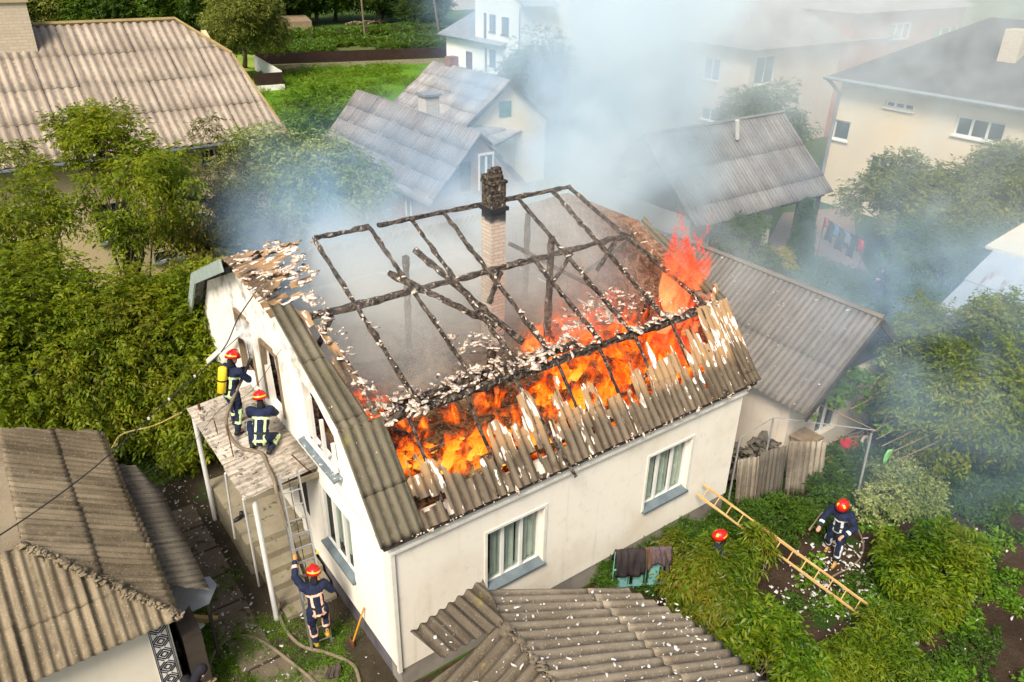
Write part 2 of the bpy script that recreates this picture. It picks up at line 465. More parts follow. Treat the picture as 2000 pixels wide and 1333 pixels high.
# ------------------------------------------------------------------ corrugated sheeting
def corrugated(name, mat, parent, poly, down, wl=.17, amp=.022, course=1.6, du=.4, thick=.012, jit=.003, limits=None, hole=None, seed=0, lift=.014, sheet=1.02, sub=6, sag=.01):
    """poly: planar convex outline (world points); down: direction the corrugations run, sheets lap down that way."""
    poly = [np.array(p, float) for p in poly]
    N = np.zeros(3)
    for i in range(len(poly)):
        a, b = poly[i], poly[(i + 1) % len(poly)]
        N += np.cross(a, b)
    N /= np.linalg.norm(N)
    if N[2] < 0: N = -N
    U = np.array(down, float); U -= N * np.dot(U, N); U /= np.linalg.norm(U)
    V = np.cross(N, U)
    O = poly[0]
    uv = np.array([[np.dot(p - O, U), np.dot(p - O, V)] for p in poly])
    u0m, v0m = uv[:, 0].min(), uv[:, 1].min(); u1m, v1m = uv[:, 0].max(), uv[:, 1].max()
    def lim(v):
        lo, hi = np.full(v.shape, np.inf), np.full(v.shape, -np.inf)
        for i in range(len(uv)):
            a, b = uv[i], uv[(i + 1) % len(uv)]
            if abs(b[1] - a[1]) < 1e-9:
                m_ = np.abs(v - a[1]) < 1e-6
                for q in (a, b):
                    lo = np.where(m_, np.minimum(lo, q[0]), lo); hi = np.where(m_, np.maximum(hi, q[0]), hi)
                continue
            t = (v - a[1]) / (b[1] - a[1]); ok = (t >= -1e-9) & (t <= 1 + 1e-9)
            u = a[0] + t * (b[0] - a[0])
            lo = np.where(ok, np.minimum(lo, u), lo); hi = np.where(ok, np.maximum(hi, u), hi)
        return lo, hi
    rs = np.random.RandomState(seed + 31)
    Vs, Fs, UVs = [], [], []; nb = 0
    nc = max(1, int(math.ceil((u1m - u0m - 1e-6) / course)))
    step = wl / sub
    spc = max(1, int(round(sheet / wl)))           # waves per sheet
    sw = spc * wl
    ns = int(math.ceil((v1m - v0m) / sw))
    for s in range(ns):
        va, vb = v0m + s * sw, min(v0m + (s + 1) * sw + wl * .5, v1m)
        if vb - va < .02: continue
        nv = max(2, int(round((vb - va) / step)) + 1)
        v = np.linspace(va, vb, nv)
        vl = np.clip(v, v0m + 1e-6, v1m - 1e-6)
        lo, hi = lim(vl)
        if limits is not None:
            l2, h2 = limits(v - v0m); lo = np.maximum(lo, u0m + l2); hi = np.minimum(hi, u0m + h2)
        for k in range(nc):
            ua, ub = u0m + k * course, min(u0m + (k + 1) * course + .12, u1m)
            if ub - ua < .03: continue
            joff = rs.randn() * jit; tilt = rs.randn() * jit; sh = rs.randn() * jit * 1.5
            nu = max(2, int(math.ceil((ub - ua) / du)) + 1)
            g = np.linspace(ua, ub, nu)
            Ug = np.clip(g[:, None], lo[None, :], np.maximum(hi, lo)[None, :])
            if (Ug.max(0) - Ug.min(0)).max() < 1e-3: continue
            Vg = np.broadcast_to(v[None, :], Ug.shape)
            fr = (Ug - ua) / (ub - ua)
            h = amp * np.cos(2 * PI * Vg / wl) + lift * fr + joff + tilt * (Vg - va) / sw + (s % 2) * .004
            h = h + sag * (vn(Ug * .7 + seed, Vg * .7, seed) - .5) * 2
            if k == nc - 1 or True: Ug2 = Ug + sh * (fr > .99)
            P = O + Ug2[..., None] * U + Vg[..., None] * V + h[..., None] * N
            Q = P - N * thick
            n = nu * nv
            idx = np.arange(n).reshape(nu, nv)
            a, b, c, d = idx[:-1, :-1], idx[1:, :-1], idx[1:, 1:], idx[:-1, 1:]
            F = np.stack([a, b, c, d], -1).reshape(-1, 4)
            area_ok = ((Ug[1:, :-1] - Ug[:-1, :-1]) + (Ug[1:, 1:] - Ug[:-1, 1:]) > 1e-3)
            if hole is not None:
                cu = (Ug[:-1, :-1] + Ug[1:, 1:]) / 2 - u0m; cv = (Vg[:-1, :-1] + Vg[1:, 1:]) / 2 - v0m
                area_ok &= ~hole(cu, cv)
            F = F[area_ok.reshape(-1)]
            if len(F) == 0: continue
            uvc = np.stack([Ug2 - u0m, Vg - 0], -1).reshape(-1, 2)
            Vs += [P.reshape(-1, 3), Q.reshape(-1, 3)]
            e = [[idx[-1, i], idx[-1, i] + n, idx[-1, i + 1] + n, idx[-1, i + 1]] for i in range(nv - 1)]
            e += [[idx[0, i], idx[0, i + 1], idx[0, i + 1] + n, idx[0, i] + n] for i in range(nv - 1)]
            e += [[idx[i, 0], idx[i, 0] + n, idx[i + 1, 0] + n, idx[i + 1, 0]] for i in range(nu - 1)] + [[idx[i, -1], idx[i + 1, -1], idx[i + 1, -1] + n, idx[i, -1] + n] for i in range(nu - 1)]
            e = np.array(e) if hole is None else np.array(e)[:0].reshape(-1, 4)
            FF = np.concatenate([F, F[:, ::-1] + n, e.astype(int)])
            uv2 = np.concatenate([uvc, uvc])
            UVs.append(uv2[FF].reshape(-1, 2)); Fs.append(FF + nb); nb += 2 * n
    if not Fs: return None
    return npmesh(name, np.concatenate(Vs), np.concatenate(Fs), mat, parent, np.concatenate(UVs), smooth=True)

def flakes(name, mat, parent, pts, size, seed=0, flat=.25, normal=None, aspect=2.2):
    """broken shards of sheet: little irregular slabs lying at pts (n,3)"""
    rs = np.random.RandomState(seed); V, F = [], []; nb = 0
    for p in pts:
        s = size * (.35 + rs.rand() ** 2 * 1.5); w = s / (1 + rs.rand() * (aspect - 1)); a = rs.rand() * 2 * PI
        e1 = np.array([math.cos(a), math.sin(a), rs.randn() * flat]); e1 /= np.linalg.norm(e1)
        e2 = np.array([-math.sin(a), math.cos(a), rs.randn() * flat]); n = np.cross(e1, e2); n /= np.linalg.norm(n)
        k = 5; ang = np.sort(rs.rand(k) * 2 * PI)
        pts2 = [np.array(p) + e1 * math.cos(t) * s / 2 * (.7 + rs.rand() * .5) + e2 * math.sin(t) * w / 2 * (.7 + rs.rand() * .5) for t in ang]
        th = .008 + s * .04
        V += [q + n * th for q in pts2] + [q - n * th * .5 for q in pts2]
        for i in range(1, k - 1): F.append([nb, nb + i, nb + i + 1])
        for i in range(k):
            j = (i + 1) % k; F.append([nb + i, nb + k + i, nb + k + j]); F.append([nb + i, nb + k + j, nb + j])
        nb += 2 * k
    return npmesh(name, np.array(V), np.array(F), mat, parent)

# ------------------------------------------------------------------ windows
def window(parent, O, U, N, w, h, bars=(), zbars=(), frame=.06, depth=.12, mat='frame_white', sill=True, glass='glass_dark', sillm='sill', name='window', sillover=.06, bottom=None, inner=False, sillw=.1):
    """O: lower left corner of the opening on the wall face; U along the wall; N outward."""
    O, U, N = [np.array(t, float) for t in (O, U, N)]; Z = np.array([0, 0, 1.])
    b = MB(); B = O - N * depth
    def bar(a, c, t): b.bar(a, c, t, .05, N)
    b.bar(B + Z * frame / 2, B + U * w + Z * frame / 2, frame, .05, N); b.bar(B + Z * (h - frame / 2), B + U * w + Z * (h - frame / 2), frame, .05, N)
    b.bar(B + U * frame / 2 + Z * frame, B + U * frame / 2 + Z * (h - frame), frame, .052, N); b.bar(B + U * (w - frame / 2) + Z * frame, B + U * (w - frame / 2) + Z * (h - frame), frame, .052, N)
    for x in bars: b.bar(B + U * w * x + Z * frame, B + U * w * x + Z * (h - frame), frame * 1.15, .056, N)
    for z in zbars: b.bar(B + U * frame + Z * h * z, B + U * (w - frame) + Z * h * z, frame * .8, .046, N)
    fr = b.build(name, M[mat] if isinstance(mat, str) else mat, parent)
    g = MB(); G = B - N * .02
    g.hexa([G, G + U * w, G + U * w - N * .008, G - N * .008] + [p + Z * h for p in (G, G + U * w, G + U * w - N * .008, G - N * .008)])
    g.build('pane', M[glass], fr)
    if sill:
        s = MB(); S = O - U * sillover - N * depth
        k = (sillw + depth)
        S = O - N * (depth - .03) ; k -= .03
        s.hexa([S + U * .004, S + U * (w - .004), S + U * (w - .004) + N * k - Z * .03, S + U * .004 + N * k - Z * .03,
                S + U * .004 + Z * .06, S + U * (w - .004) + Z * .06, S + U * (w - .004) + N * k + Z * .008, S + U * .004 + N * k + Z * .008])
        if sillover: s.hexa([O - U * sillover + N * .003 - Z * .045, O + U * (w + sillover) + N * .003 - Z * .045, O + U * (w + sillover) + N * sillw - Z * .045, O - U * sillover + N * sillw - Z * .045,
                O - U * sillover + N * .003 + Z * .010, O + U * (w + sillover) + N * .003 + Z * .010, O + U * (w + sillover) + N * (sillw + .004) + Z * .004, O - U * sillover + N * (sillw + .004) + Z * .004])
        s.build('sill', M[sillm], fr)
    return fr

# ------------------------------------------------------------------ ground sheets
def sheet_poly(name, pts, z, mat, sub=0):
    b = MB(); b.poly([(p[0], p[1], z) for p in pts])
    o = b.build(name, mat); o['kind'] = 'structure'
    if o.data.polygons[0].normal.z < 0: o.data.flip_normals()
    return o
tg = NT('ground_grass_and_soil'); Pg = tg.coord('Position')
gcol = tg.mix(tg.step(tg.noise(Pg, .12, 5, .6), .35, .6), (.045, .085, .012), (.075, .13, .02))
gcol = tg.mix(tg.step(tg.noise(Pg, .5, 6, .65), .55, .72), gcol, (.09, .075, .04))
gcol = tg.mix(tg.math('MULTIPLY', tg.noise(Pg, 9, 5, .7), .6), gcol, (.02, .035, .006))
tg.pbr(gcol, .95, tg.bump(tg.noise(Pg, 14, 5, .7), .6, .05), spec=.1)
g_obj = sheet_poly('ground', [(-150, -120), (420, -120), (420, 460), (-150, 460)], 0, tg.m)

ty = NT('trodden_yard_soil'); Pg = ty.coord('Position')
c_ = ty.mix(ty.step(ty.noise(Pg, .8, 5, .65), .35, .65), (.042, .032, .018), (.085, .068, .042))
c_ = ty.mix(ty.step(ty.noise(Pg, 1.3, 5, .6), .58, .64), c_, (.045, .085, .012))
c_ = ty.mix(ty.math('MULTIPLY', ty.noise(Pg, 14, 5, .7), .6), c_, (.022, .017, .010))
ty.pbr(c_, .9, ty.bump(ty.noise(Pg, 18, 5, .7), .7, .04), spec=.25)
sheet_poly('yard', [(-6, -6), (.4, -6), (.4, 12), (-6, 12)], .004, ty.m)
tr = NT('garden_soil'); Pg = tr.coord('Position')
c_ = tr.mix(tr.step(tr.noise(Pg, .7, 5, .65), .35, .65), (.035, .022, .014), (.07, .046, .03))
c_ = tr.mix(tr.step(tr.noise(Pg, 1.1, 6, .7), .54, .60), c_, (.03, .06, .010))
tr.pbr(c_, .95, tr.bump(tr.noise(Pg, 12, 6, .75), .9, .08), spec=.15)
sheet_poly('garden_soil', [(.4, -12), (26, -12), (26, 3.5), (9.2, 4.5), (9.2, -.02), (.4, -.02)], .004, tr.m)
tl = NT('lawn_grass'); Pg = tl.coord('Position')
c_ = tl.mix(tl.step(tl.noise(Pg, .16, 4, .6), .35, .62), (.095, .215, .012), (.15, .28, .02))
c_ = tl.mix(tl.step(tl.noise(Pg, .35, 6, .7), .62, .74), c_, (.20, .22, .05))
c_ = tl.mix(tl.math('MULTIPLY', tl.noise(tl.coord('Position', (5, 3, 5)), 1, 5, .7), .55), c_, (.035, .10, .006))
tl.pbr(c_, .95, tl.bump(tl.noise(Pg, 5, 6, .75), .9, .12), spec=.1)
sheet_poly('lawn', [(17, 30), (39, 31), (41.5, 65), (22.4, 69.4), (14.5, 60)], .006, tl.m)
tf = NT('field_grass'); Pg = tf.coord('Position')
c_ = tf.mix(tf.step(tf.noise(Pg, .2, 5, .6), .35, .62), (.13, .20, .03), (.24, .30, .05))
tf.pbr(c_, .95, tf.bump(tf.noise(Pg, 4, 6, .75), .9, .12), spec=.1)
sheet_poly('meadow', [(10, 71), (60, 64), (90, 92), (20, 105)], .004, tf.m)
tv = NT('potato_rows'); Pg = tv.coord('Position', None, (0, 0, .10))
wv = tv.n('ShaderNodeTexWave', bands_direction='Y'); tv.l(Pg, wv.inputs['Vector']); wv.inputs['Scale'].default_value = .9; wv.inputs['Distortion'].default_value = 3.0; wv.inputs['Detail'].default_value = 3; wv.inputs['Detail Scale'].default_value = 2
c_ = tv.mix(tv.step(tv.math('ADD', wv.outputs['Fac'], tv.math('MULTIPLY', tv.noise(Pg, .5, 5, .7), .6)), .45, .9), (.16, .11, .065), (.045, .12, .015))
tv.pbr(c_, .95, tv.bump(tv.noise(Pg, 4, 6, .75), .9, .15), spec=.1)
sheet_poly('vegetable_plot', [at(430, 104), at(560, 110), at(880, 92), at(880, 66), at(700, 78), at(430, 96)], .010, tv.m)
sheet_poly('potato_patch', [at(430, 88), at(600, 80), at(865, 62), at(860, 52), at(640, 62), at(430, 72)], .010, tv.m)
tp = NT('red_brick_paving'); Pg = tp.coord('Position')
b_ = tp.n('ShaderNodeTexBrick'); tp.l(Pg, b_.inputs['Vector']); b_.inputs['Scale'].default_value = 1.6
b_.inputs['Color1'].default_value = (.30, .16, .11, 1); b_.inputs['Color2'].default_value = (.22, .115, .085, 1); b_.inputs['Mortar'].default_value = (.30, .27, .22, 1); b_.inputs['Mortar Size'].default_value = .03
c_ = tp.mix(tp.math('MULTIPLY', tp.noise(Pg, 2, 5, .6), .5), b_.outputs['Color'], (.17, .13, .09))
tp.pbr(c_, .9, tp.bump(tp.noise(Pg, 20, 4, .6), .4, .02), spec=.2)
sheet_poly('brick_courtyard', [(20.0, 5.2), (21.4, 3.6), (24.4, 5.6), (27.8, 8.6), (33, 12.0), (29, 13.4), (23.5, 10.4)], .012, tp.m)
sheet_poly('back_lawn', [(22.4, 1.8), (31, .5), (33, 9), (28.4, 7.9), (25.0, 5.4)], .010, tl.m)
# worn concrete slabs of the yard path
pm = mat_rough('yard_slabs', (.13, .105, .07), (.19, .155, .11), 2.2, 30, .5, .9, (.06, .05, .03), .55)
bp_ = MB()
for i, (x, y) in enumerate([(-1.95, 6.9), (-1.9, 6.0), (-1.9, 5.1), (-1.92, 4.2), (-1.95, 3.3), (-1.9, 2.4), (-1.75, 1.5), (-1.2, .9)]):
    bp_.box((x, y, .012 + .004 * (i % 3)), (.72 - .05 * (i % 2), .84, .03), .05 * math.sin(i * 3))
o = bp_.build('path', pm); o['kind'] = 'structure'

# ------------------------------------------------------------------ the burning house
L, WD, Z0, H = 8.70, 9.9, .5, 3.3          # length, depth, underside of render, trim height
YR, ZR, ZK, YK, ZH = 4.95, 6.86, 5.10, 1.06, 6.33  # ridge, break of the mansard, half-hip eave
XO = .27                                   # verge overhang
house = empty('burning_house', 'white plastered house with burnt open roof, flames and charred rafters', 'house', (4.3, 4.9, 0))
W3 = [(3.05, 1.25, 1.40, 1.50)]
def upper_z(y): # roof underside profile
    y = min(y, WD - y)
    if y < YK: return 3.62 + (y + .17) / (YK + .17) * (ZK - 3.62)
    return ZK + (y - YK) / (YR - YK) * (ZR - ZK)
b = MB()
# long front wall, two windows
wins = [(1.86, 1.36, 1.30, 1.36), (5.88, 1.30, 1.30, 1.40)]     # x, sill z, width, height
b.wall([(0, Z0), (L, Z0), (L, H + .28), (0, H + .28)], [[(x, z), (x + w, z), (x + w, z + h), (x, z + h)] for x, z, w, h in wins], (0, 0, 0), (1, 0, 0), (0, 0, 1), (0, -1, 0), .34)
b.build('front_wall', M['wall'], house)
b = MB()
# gable wall with attic openings (u runs along +y)
prof = [(.345, Z0), (WD, Z0), (WD, 3.5), (WD - YK, ZK - .25), (6.6, 5.85), (5.9, 5.9), (5.2, 5.86), (4.6, 5.92), (3.5, 5.98), (YK, ZK - .2), (.345, 3.95)]
gh = [[(1.66, 1.28), (3.05, 1.28), (3.05, 2.73), (1.66, 2.73)],
      [(1.86, 3.68), (3.22, 3.66), (3.26, 4.9), (2.75, 4.82), (1.98, 4.4)],
      [(4.45, 3.42), (5.3, 3.42), (5.45, 4.86), (4.7, 4.9)],
      [(6.0, 3.42), (6.9, 3.42), (6.9, 4.95), (6.15, 4.98)],
      [(3.75, 1.05), (4.7, 1.05), (4.7, 3.0), (3.75, 3.0)]]
b.wall(prof, gh, (0, 0, 0), (0, 1, 0), (0, 0, 1), (-1, 0, 0), .13)
b.build('gable_wall', M['wall_gable'], house)
for (y0, y1, zz0, zz1) in ((1.80, 3.34, 3.60, 4.98), (4.38, 5.50, 3.36, 4.98), (5.92, 6.98, 3.36, 5.04)):
    b = MB()
    for (c_, d_) in (((.20, y0, (zz0 + zz1) / 2), (.12, .10, zz1 - zz0)), ((.20, y1, (zz0 + zz1) / 2), (.12, .10, zz1 - zz0)), ((.20, (y0 + y1) / 2, zz1 + .05), (.12, y1 - y0 + .1, .10))): b.box(c_, d_)
    b.build('charred_opening_lining', M['char'], house)
b = MB()
b.box((L / 2, WD - .17, (Z0 + H + .28) / 2), (L - .7, .34, H + .28 - Z0))
b.build('rear_wall', M['wall'], house)
trb_ = NT('burnt_brick_gable'); P = trb_.coord('Position')
bt = trb_.n('ShaderNodeTexBrick'); cbx = trb_.n('ShaderNodeCombineXYZ'); sp_ = trb_.n('ShaderNodeSeparateXYZ'); trb_.l(P, sp_.inputs[0]); trb_.l(sp_.outputs[1], cbx.inputs[0]); trb_.l(sp_.outputs[2], cbx.inputs[1]); trb_.l(cbx.outputs[0], bt.inputs['Vector'])
bt.inputs['Scale'].default_value = 1; bt.inputs['Color1'].default_value = (.36, .19, .11, 1); bt.inputs['Color2'].default_value = (.22, .11, .07, 1); bt.inputs['Mortar'].default_value = (.30, .22, .16, 1); bt.inputs['Brick Width'].default_value = .26; bt.inputs['Row Height'].default_value = .085; bt.inputs['Mortar Size'].default_value = .01
nn_ = trb_.noise(P, 5, 6, .75, 1.0)
c_ = trb_.mix(trb_.step(nn_, .42, .62), bt.outputs['Color'], (.10, .055, .035))
c_ = trb_.mix(trb_.math('MULTIPLY', trb_.step(trb_.noise(P, 11, 5, .7), .56, .64), .8), c_, (.52, .36, .24))
trb_.pbr(c_, .95, trb_.bump(nn_, 1, .08), spec=.1); rb = trb_.m
b = MB()
rp = [(.345, 3.60), (WD - .345, 3.60), (WD - YK, ZK - .1), (6.3, ZH - .15), (3.7, ZH - .15), (YK, ZK - .1)]
b.wall(rp, [], (L, 0, 0), (0, 1, 0), (0, 0, 1), (1, 0, 0), .30)
b.build('far_gable', rb, house)
b = MB(); b.box((L - .16, WD / 2, (Z0 + 3.6) / 2), (.34, WD - .7, 3.6 - Z0)); b.build('end_wall', M['wall'], house)
b = MB()
b.box((L / 2, .20, Z0 / 2), (L - .06, .36, Z0 - .004)); b.build('front_plinth', M['plinth2'], house)
b = MB(); b.box((.22, WD / 2 + .19, Z0 / 2), (.36, WD - .42, Z0 - .004)); b.build('side_plinth', M['plinth'], house); b = MB(); b.box((L - .2, WD / 2 + .2, Z0 / 2), (.32, WD - .5, Z0 - .004))
b.build('side_plinth', M['plinth'], house)
b = MB()
b.box((L / 2, -.022, H + .14), (L + .05, .045, .25)); b.box((L / 2, -.05, H - .0), (L + .1, .05, .045))
b.box((-.022, 2.0, H - .02), (.045, 3.9, .05))
b.bar((-.012, -.012, Z0), (-.012, -.012, H - .03), .07, .07, (0, 1, 0))
b.build('wall_trim', M['trim'], house)
for x, z, w, h in wins:
    t = .055; b = MB()
    for (c, d) in (((x - t / 2, -.008, z + h / 2), (t, .018, h)), ((x + w + t / 2, -.008, z + h / 2), (t, .018, h)), ((x + w / 2, -.008, z + h + t / 2), (w + 2 * t, .016, t))): b.box(c, d)
    b.build('window_surround', M['trim'], house)

tgm = NT('clear_window_glass'); gl = tgm.n('ShaderNodeBsdfGlossy'); gl.inputs['Roughness'].default_value = .03
trn = tgm.n('ShaderNodeBsdfTransparent'); trn.inputs[0].default_value = (.85, .9, .88, 1); 
mx = tgm.n('ShaderNodeMixShader'); mx.inputs[0].default_value = .07; tgm.l(trn.outputs[0], mx.inputs[1]); tgm.l(gl.outputs[0], mx.inputs[2]); tgm.l(mx.outputs[0], tgm.out.inputs['Surface'])
M['glass'] = tgm.m
M['curtain'] = mat_rough('net_curtain', (.74, .72, .64), (.58, .56, .50), 3, 20, .1)
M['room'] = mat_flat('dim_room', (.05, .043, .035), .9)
def curtain(parent, O, U, N, w, h, cover=((0, .3), (.62, .8)), z0=.05):
    b = MB()
    O, U, N = [np.array(t, float) for t in (O, U, N)]
    for (a, c) in cover:
        k = int((c - a) * w / .03)
        for i in range(k):
            t0, t1 = a * w + i * .03, a * w + (i + 1) * .03
            o0 = math.sin(i * 1.3) * .02; o1 = math.sin((i + 1) * 1.3) * .02
            p0 = O + U * t0 - N * (.235 + o0) + np.array([0, 0, z0]); p1 = O + U * t1 - N * (.235 + o1) + np.array([0, 0, z0]); Z = np.array([0, 0, h - z0 - .05])
            b.quad(p0, p1, p1 + Z, p0 + Z)
    return b.build('curtain', M['curtain'], parent, recalc=False)
def near_window(O, U, N, w, h, bars, cov, dep=.15):
    f = window(house, O, U, N, w, h, bars, (), .055, dep, 'frame_white', True, 'glass', 'sill', sillw=.07, sillover=.03)
    # second inner casement, as in old double windows
    O_, U_, N_ = [np.array(t, float) for t in (O, U, N)]
    b = MB()
    for x in [0.03] + [q for q in bars] + [.97]:
        b.bar(O_ + U_ * w * x - N_ * .27 + np.array([0, 0, .03]), O_ + U_ * w * x - N_ * .27 + np.array([0, 0, h - .03]), .05, .03, N_)
    b.build('inner_casement', M['frame_white'], f)
    curtain(f, O, U, N, w, h, cov)
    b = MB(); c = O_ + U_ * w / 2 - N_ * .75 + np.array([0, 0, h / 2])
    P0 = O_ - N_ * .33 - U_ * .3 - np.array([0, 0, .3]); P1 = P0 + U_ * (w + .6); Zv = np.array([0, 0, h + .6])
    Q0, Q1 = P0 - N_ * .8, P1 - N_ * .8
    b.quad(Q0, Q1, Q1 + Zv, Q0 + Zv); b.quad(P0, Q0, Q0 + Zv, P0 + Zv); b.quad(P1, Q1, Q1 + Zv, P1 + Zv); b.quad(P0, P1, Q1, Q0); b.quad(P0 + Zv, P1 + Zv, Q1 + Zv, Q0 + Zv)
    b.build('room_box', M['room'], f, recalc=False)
    return f
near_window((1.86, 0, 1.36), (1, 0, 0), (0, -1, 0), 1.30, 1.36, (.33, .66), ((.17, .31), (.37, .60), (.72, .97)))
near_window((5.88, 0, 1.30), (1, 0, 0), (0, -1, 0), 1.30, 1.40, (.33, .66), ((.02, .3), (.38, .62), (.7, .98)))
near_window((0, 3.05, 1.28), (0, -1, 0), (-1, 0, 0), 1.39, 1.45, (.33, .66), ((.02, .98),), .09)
# attic window: frame posts and broken sill
b = MB()
for y, z1 in ((2.78, 4.8), (2.33, 4.55), (1.9, 4.3)):
    b.bar((-.05, y, 3.7), (-.05, y + .03, z1), .055, .06, (1, 0, 0))
b.bar((-.05, 3.2, 3.71), (-.05, 1.9, 3.71), .05, .07, (1, 0, 0))
fr = b.build('attic_window_frame', M['frame_white'], house)
b = MB(); b.hexa([(-.17, 1.76, 3.58), (.05, 1.76, 3.62), (.05, 3.36, 3.62), (-.17, 3.36, 3.58), (-.17, 1.76, 3.62), (.05, 1.76, 3.67), (.05, 3.36, 3.67), (-.17, 3.36, 3.62)])
b.build('sill', mat_rough('burnt_sill', (.18, .22, .235), (.12, .15, .17), 5, 30, .3, .6, (.6, .6, .58), .56), fr)
# balcony door frames
for (y0, y1, z1) in ((4.45, 5.4, 4.85), (6.0, 6.9, 4.95)):
    b = MB()
    for y in (y0, y1): b.bar((.02, y, 3.42), (.02, y + .04, z1 - .05), .08, .10, (1, 0, 0))
    b.bar((.02, y0, z1 - .05), (.02, y1 + .04, z1 - .07), .08, .08)
    b.build('door_frame', M['wood'], house)
b = MB(); b.bar((-.06, 6.3, 4.66), (-.35, 8.75, 2.85), .11, .05, (1, 0, 0)); b.build('loose_board', M['frame_white'], house)
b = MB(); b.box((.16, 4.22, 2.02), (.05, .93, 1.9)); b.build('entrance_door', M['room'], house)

# attic floor with rubble
n = 120; gx, gy = np.meshgrid(np.linspace(.33, L - .3, n), np.linspace(.33, WD - .33, n), indexing='ij')
hz = 3.42 + .22 * vn(gx * 2.2, gy * 2.2, 3) + .10 * vn(gx * 7, gy * 7, 5) + .05 * vn(gx * 17, gy * 17, 6)
hz += .35 * np.exp(-((gy - .55) / .35) ** 2) * vn(gx * 1.5, gy, 9)
idx = np.arange(n * n).reshape(n, n)
F = np.stack([idx[:-1, :-1], idx[1:, :-1], idx[1:, 1:], idx[:-1, 1:]], -1).reshape(-1, 4)
trb = NT('burnt_attic_rubble'); P = trb.coord('Position')
nn = trb.noise(P, 6, 6, .7, .6)
c_ = trb.mix(trb.step(nn, .38, .62), (.04, .024, .013), (.20, .12, .055))
c_ = trb.mix(trb.step(trb.noise(P, 14, 5, .7), .58, .66), c_, (.40, .28, .16))
trb.pbr(c_, .95, trb.bump(nn, 1, .06), spec=.1)
npmesh('attic_floor', np.stack([gx, gy, hz], -1).reshape(-1, 3), F, trb.m, house)

b = MB()
b.rbar((.42, 6.95, 4.2), (.42, 4.4, 4.2), .06, 1.55, 14, .02, seed=401)
b.build('charred_lining', M['char'], house)
def slope_pt(x, y):   # on the plane of the rafters, front half
    z = ZK + (y - YK) / (YR - YK) * (ZR - ZK) if y > YK else 3.62 + (y + .17) / (YK + .17) * (ZK - 3.62)
    return np.array([x, y, z])
# beams
b = MB(); b.rbar(slope_pt(1.2, YR) , slope_pt(2.35, YR), .08, .10, 8, .012, seed=1); b.build('ridge_beam', M['char'], house)
b = MB(); b.rbar(slope_pt(2.55, YR), slope_pt(7.6, YR), .075, .09, 30, .010, seed=2); b.build('ridge_beam', M['char'], house)
YP = 3.38
pz = slope_pt(0, YP)[2] - .12
b = MB(); b.rbar((.05, YP, pz), (8.2, YP, pz), .105, .115, 46, .012, seed=3); b.build('upper_purlin', M['char'], house)
b = MB(); b.rbar((.25, YK + .05, ZK - .12), (8.95, YK + .05, ZK - .12), .13, .14, 50, .016, seed=4); b.build('lower_purlin', M['charash'], house)
b = MB(); b.rbar((.9, 1.75, 4.75), (5.2, 1.72, 4.78), .2, .13, 30, .02, seed=5); b.build('fallen_beam', M['charash'], house)
for k, x in enumerate([1.17, 2.35, 3.3, 4.08, 5.25, 6.05, 7.05]):
    b = MB()
    top = slope_pt(x, YR if k != 4 else YP - .05)
    b.rbar(top, slope_pt(x + .02, YK), .068, .09, 26, .010, seed=10 + k); b.build('rafter', M['char'] if k % 2 else M['charash'], house)
for k, x in enumerate([8.2]):
    b = MB(); b.rbar(slope_pt(7.55, YR), slope_pt(8.3, YK), .075, .09, 22, .008, seed=30 + k); b.build('rafter', M['char'], house)
for k, (x, e) in enumerate([(.95, .1), (2.1, .25), (3.15, .5), (4.15, .0), (5.2, .35), (6.15, .3), (7.2, .45), (8.15, .2)]):
    b = MB(); b.rbar(slope_pt(x, YK) - [0, 0, .05], slope_pt(x + .05, -.05 + e) - [0, 0, .08], .045, .06, 10, .006, seed=50 + k); b.build('lower_rafter', M['char'], house)
for k, (x0, y0, x1, y1) in enumerate([(3.0, 4.3, 3.75, 1.6), (2.2, 3.9, 3.5, 2.1)]):
    b = MB(); p, q = slope_pt(x0, y0) - [0, 0, .12], slope_pt(x1, y1) - [0, 0, .05]
    b.rbar(p, q, .11, .11, 20, .014, seed=70 + k); b.build('collapsed_rafter', M['charash'], house)
for k, (x, y, z1) in enumerate([(3.42, 2.2, 4.95), (3.3, 5.3, 5.9), (5.8, 3.4, 6.45), (7.9, 2.4, 4.9), (8.5, 1.2, 5.0), (7.3, 6.2, 5.9)]):
    b = MB(); b.rbar((x, y, 3.5), (x + .03, y, z1), .13, .13, 14, .008, up=(1, 0, 0), seed=90 + k); b.build('attic_post', M['char'], house)
for k, (p, q) in enumerate([((.75, YP, 5.95), (.35, YP - .05, 5.35)), ((4.5, YP, 5.95), (4.2, YP, 5.3)), ((6.4, YP, 5.95), (5.9, YP, 5.35)), ((7.7, YP, 5.95), (7.2, YP, 5.35)), ((6.3, 5.6, 5.5), (8.3, 3.5, 4.2)), ((8.6, YP + .1, 5.95), (7.9, 4.6, 4.7))]):
    b = MB(); b.rbar(p, q, .09, .09, 8, .008, seed=110 + k); b.build('brace', M['char'], house)
rq = np.random.RandomState(44)
for k in range(26):
    x_, y_ = .8 + rq.rand() * 7.2, .8 + rq.rand() * 4.2; a_ = rq.rand() * PI; l_ = .3 + rq.rand() * .7
    b = MB(); z_ = 3.62 + rq.rand() * .25; b.rbar((x_ - l_ * math.cos(a_), y_ - l_ * math.sin(a_), z_), (x_ + l_ * math.cos(a_), y_ + l_ * math.sin(a_), z_ + rq.randn() * .18), .07 + rq.rand() * .06, .05, 6, .012, seed=500 + k)
    b.build('fallen_timber', M['charash' if k % 2 else 'char'], house)
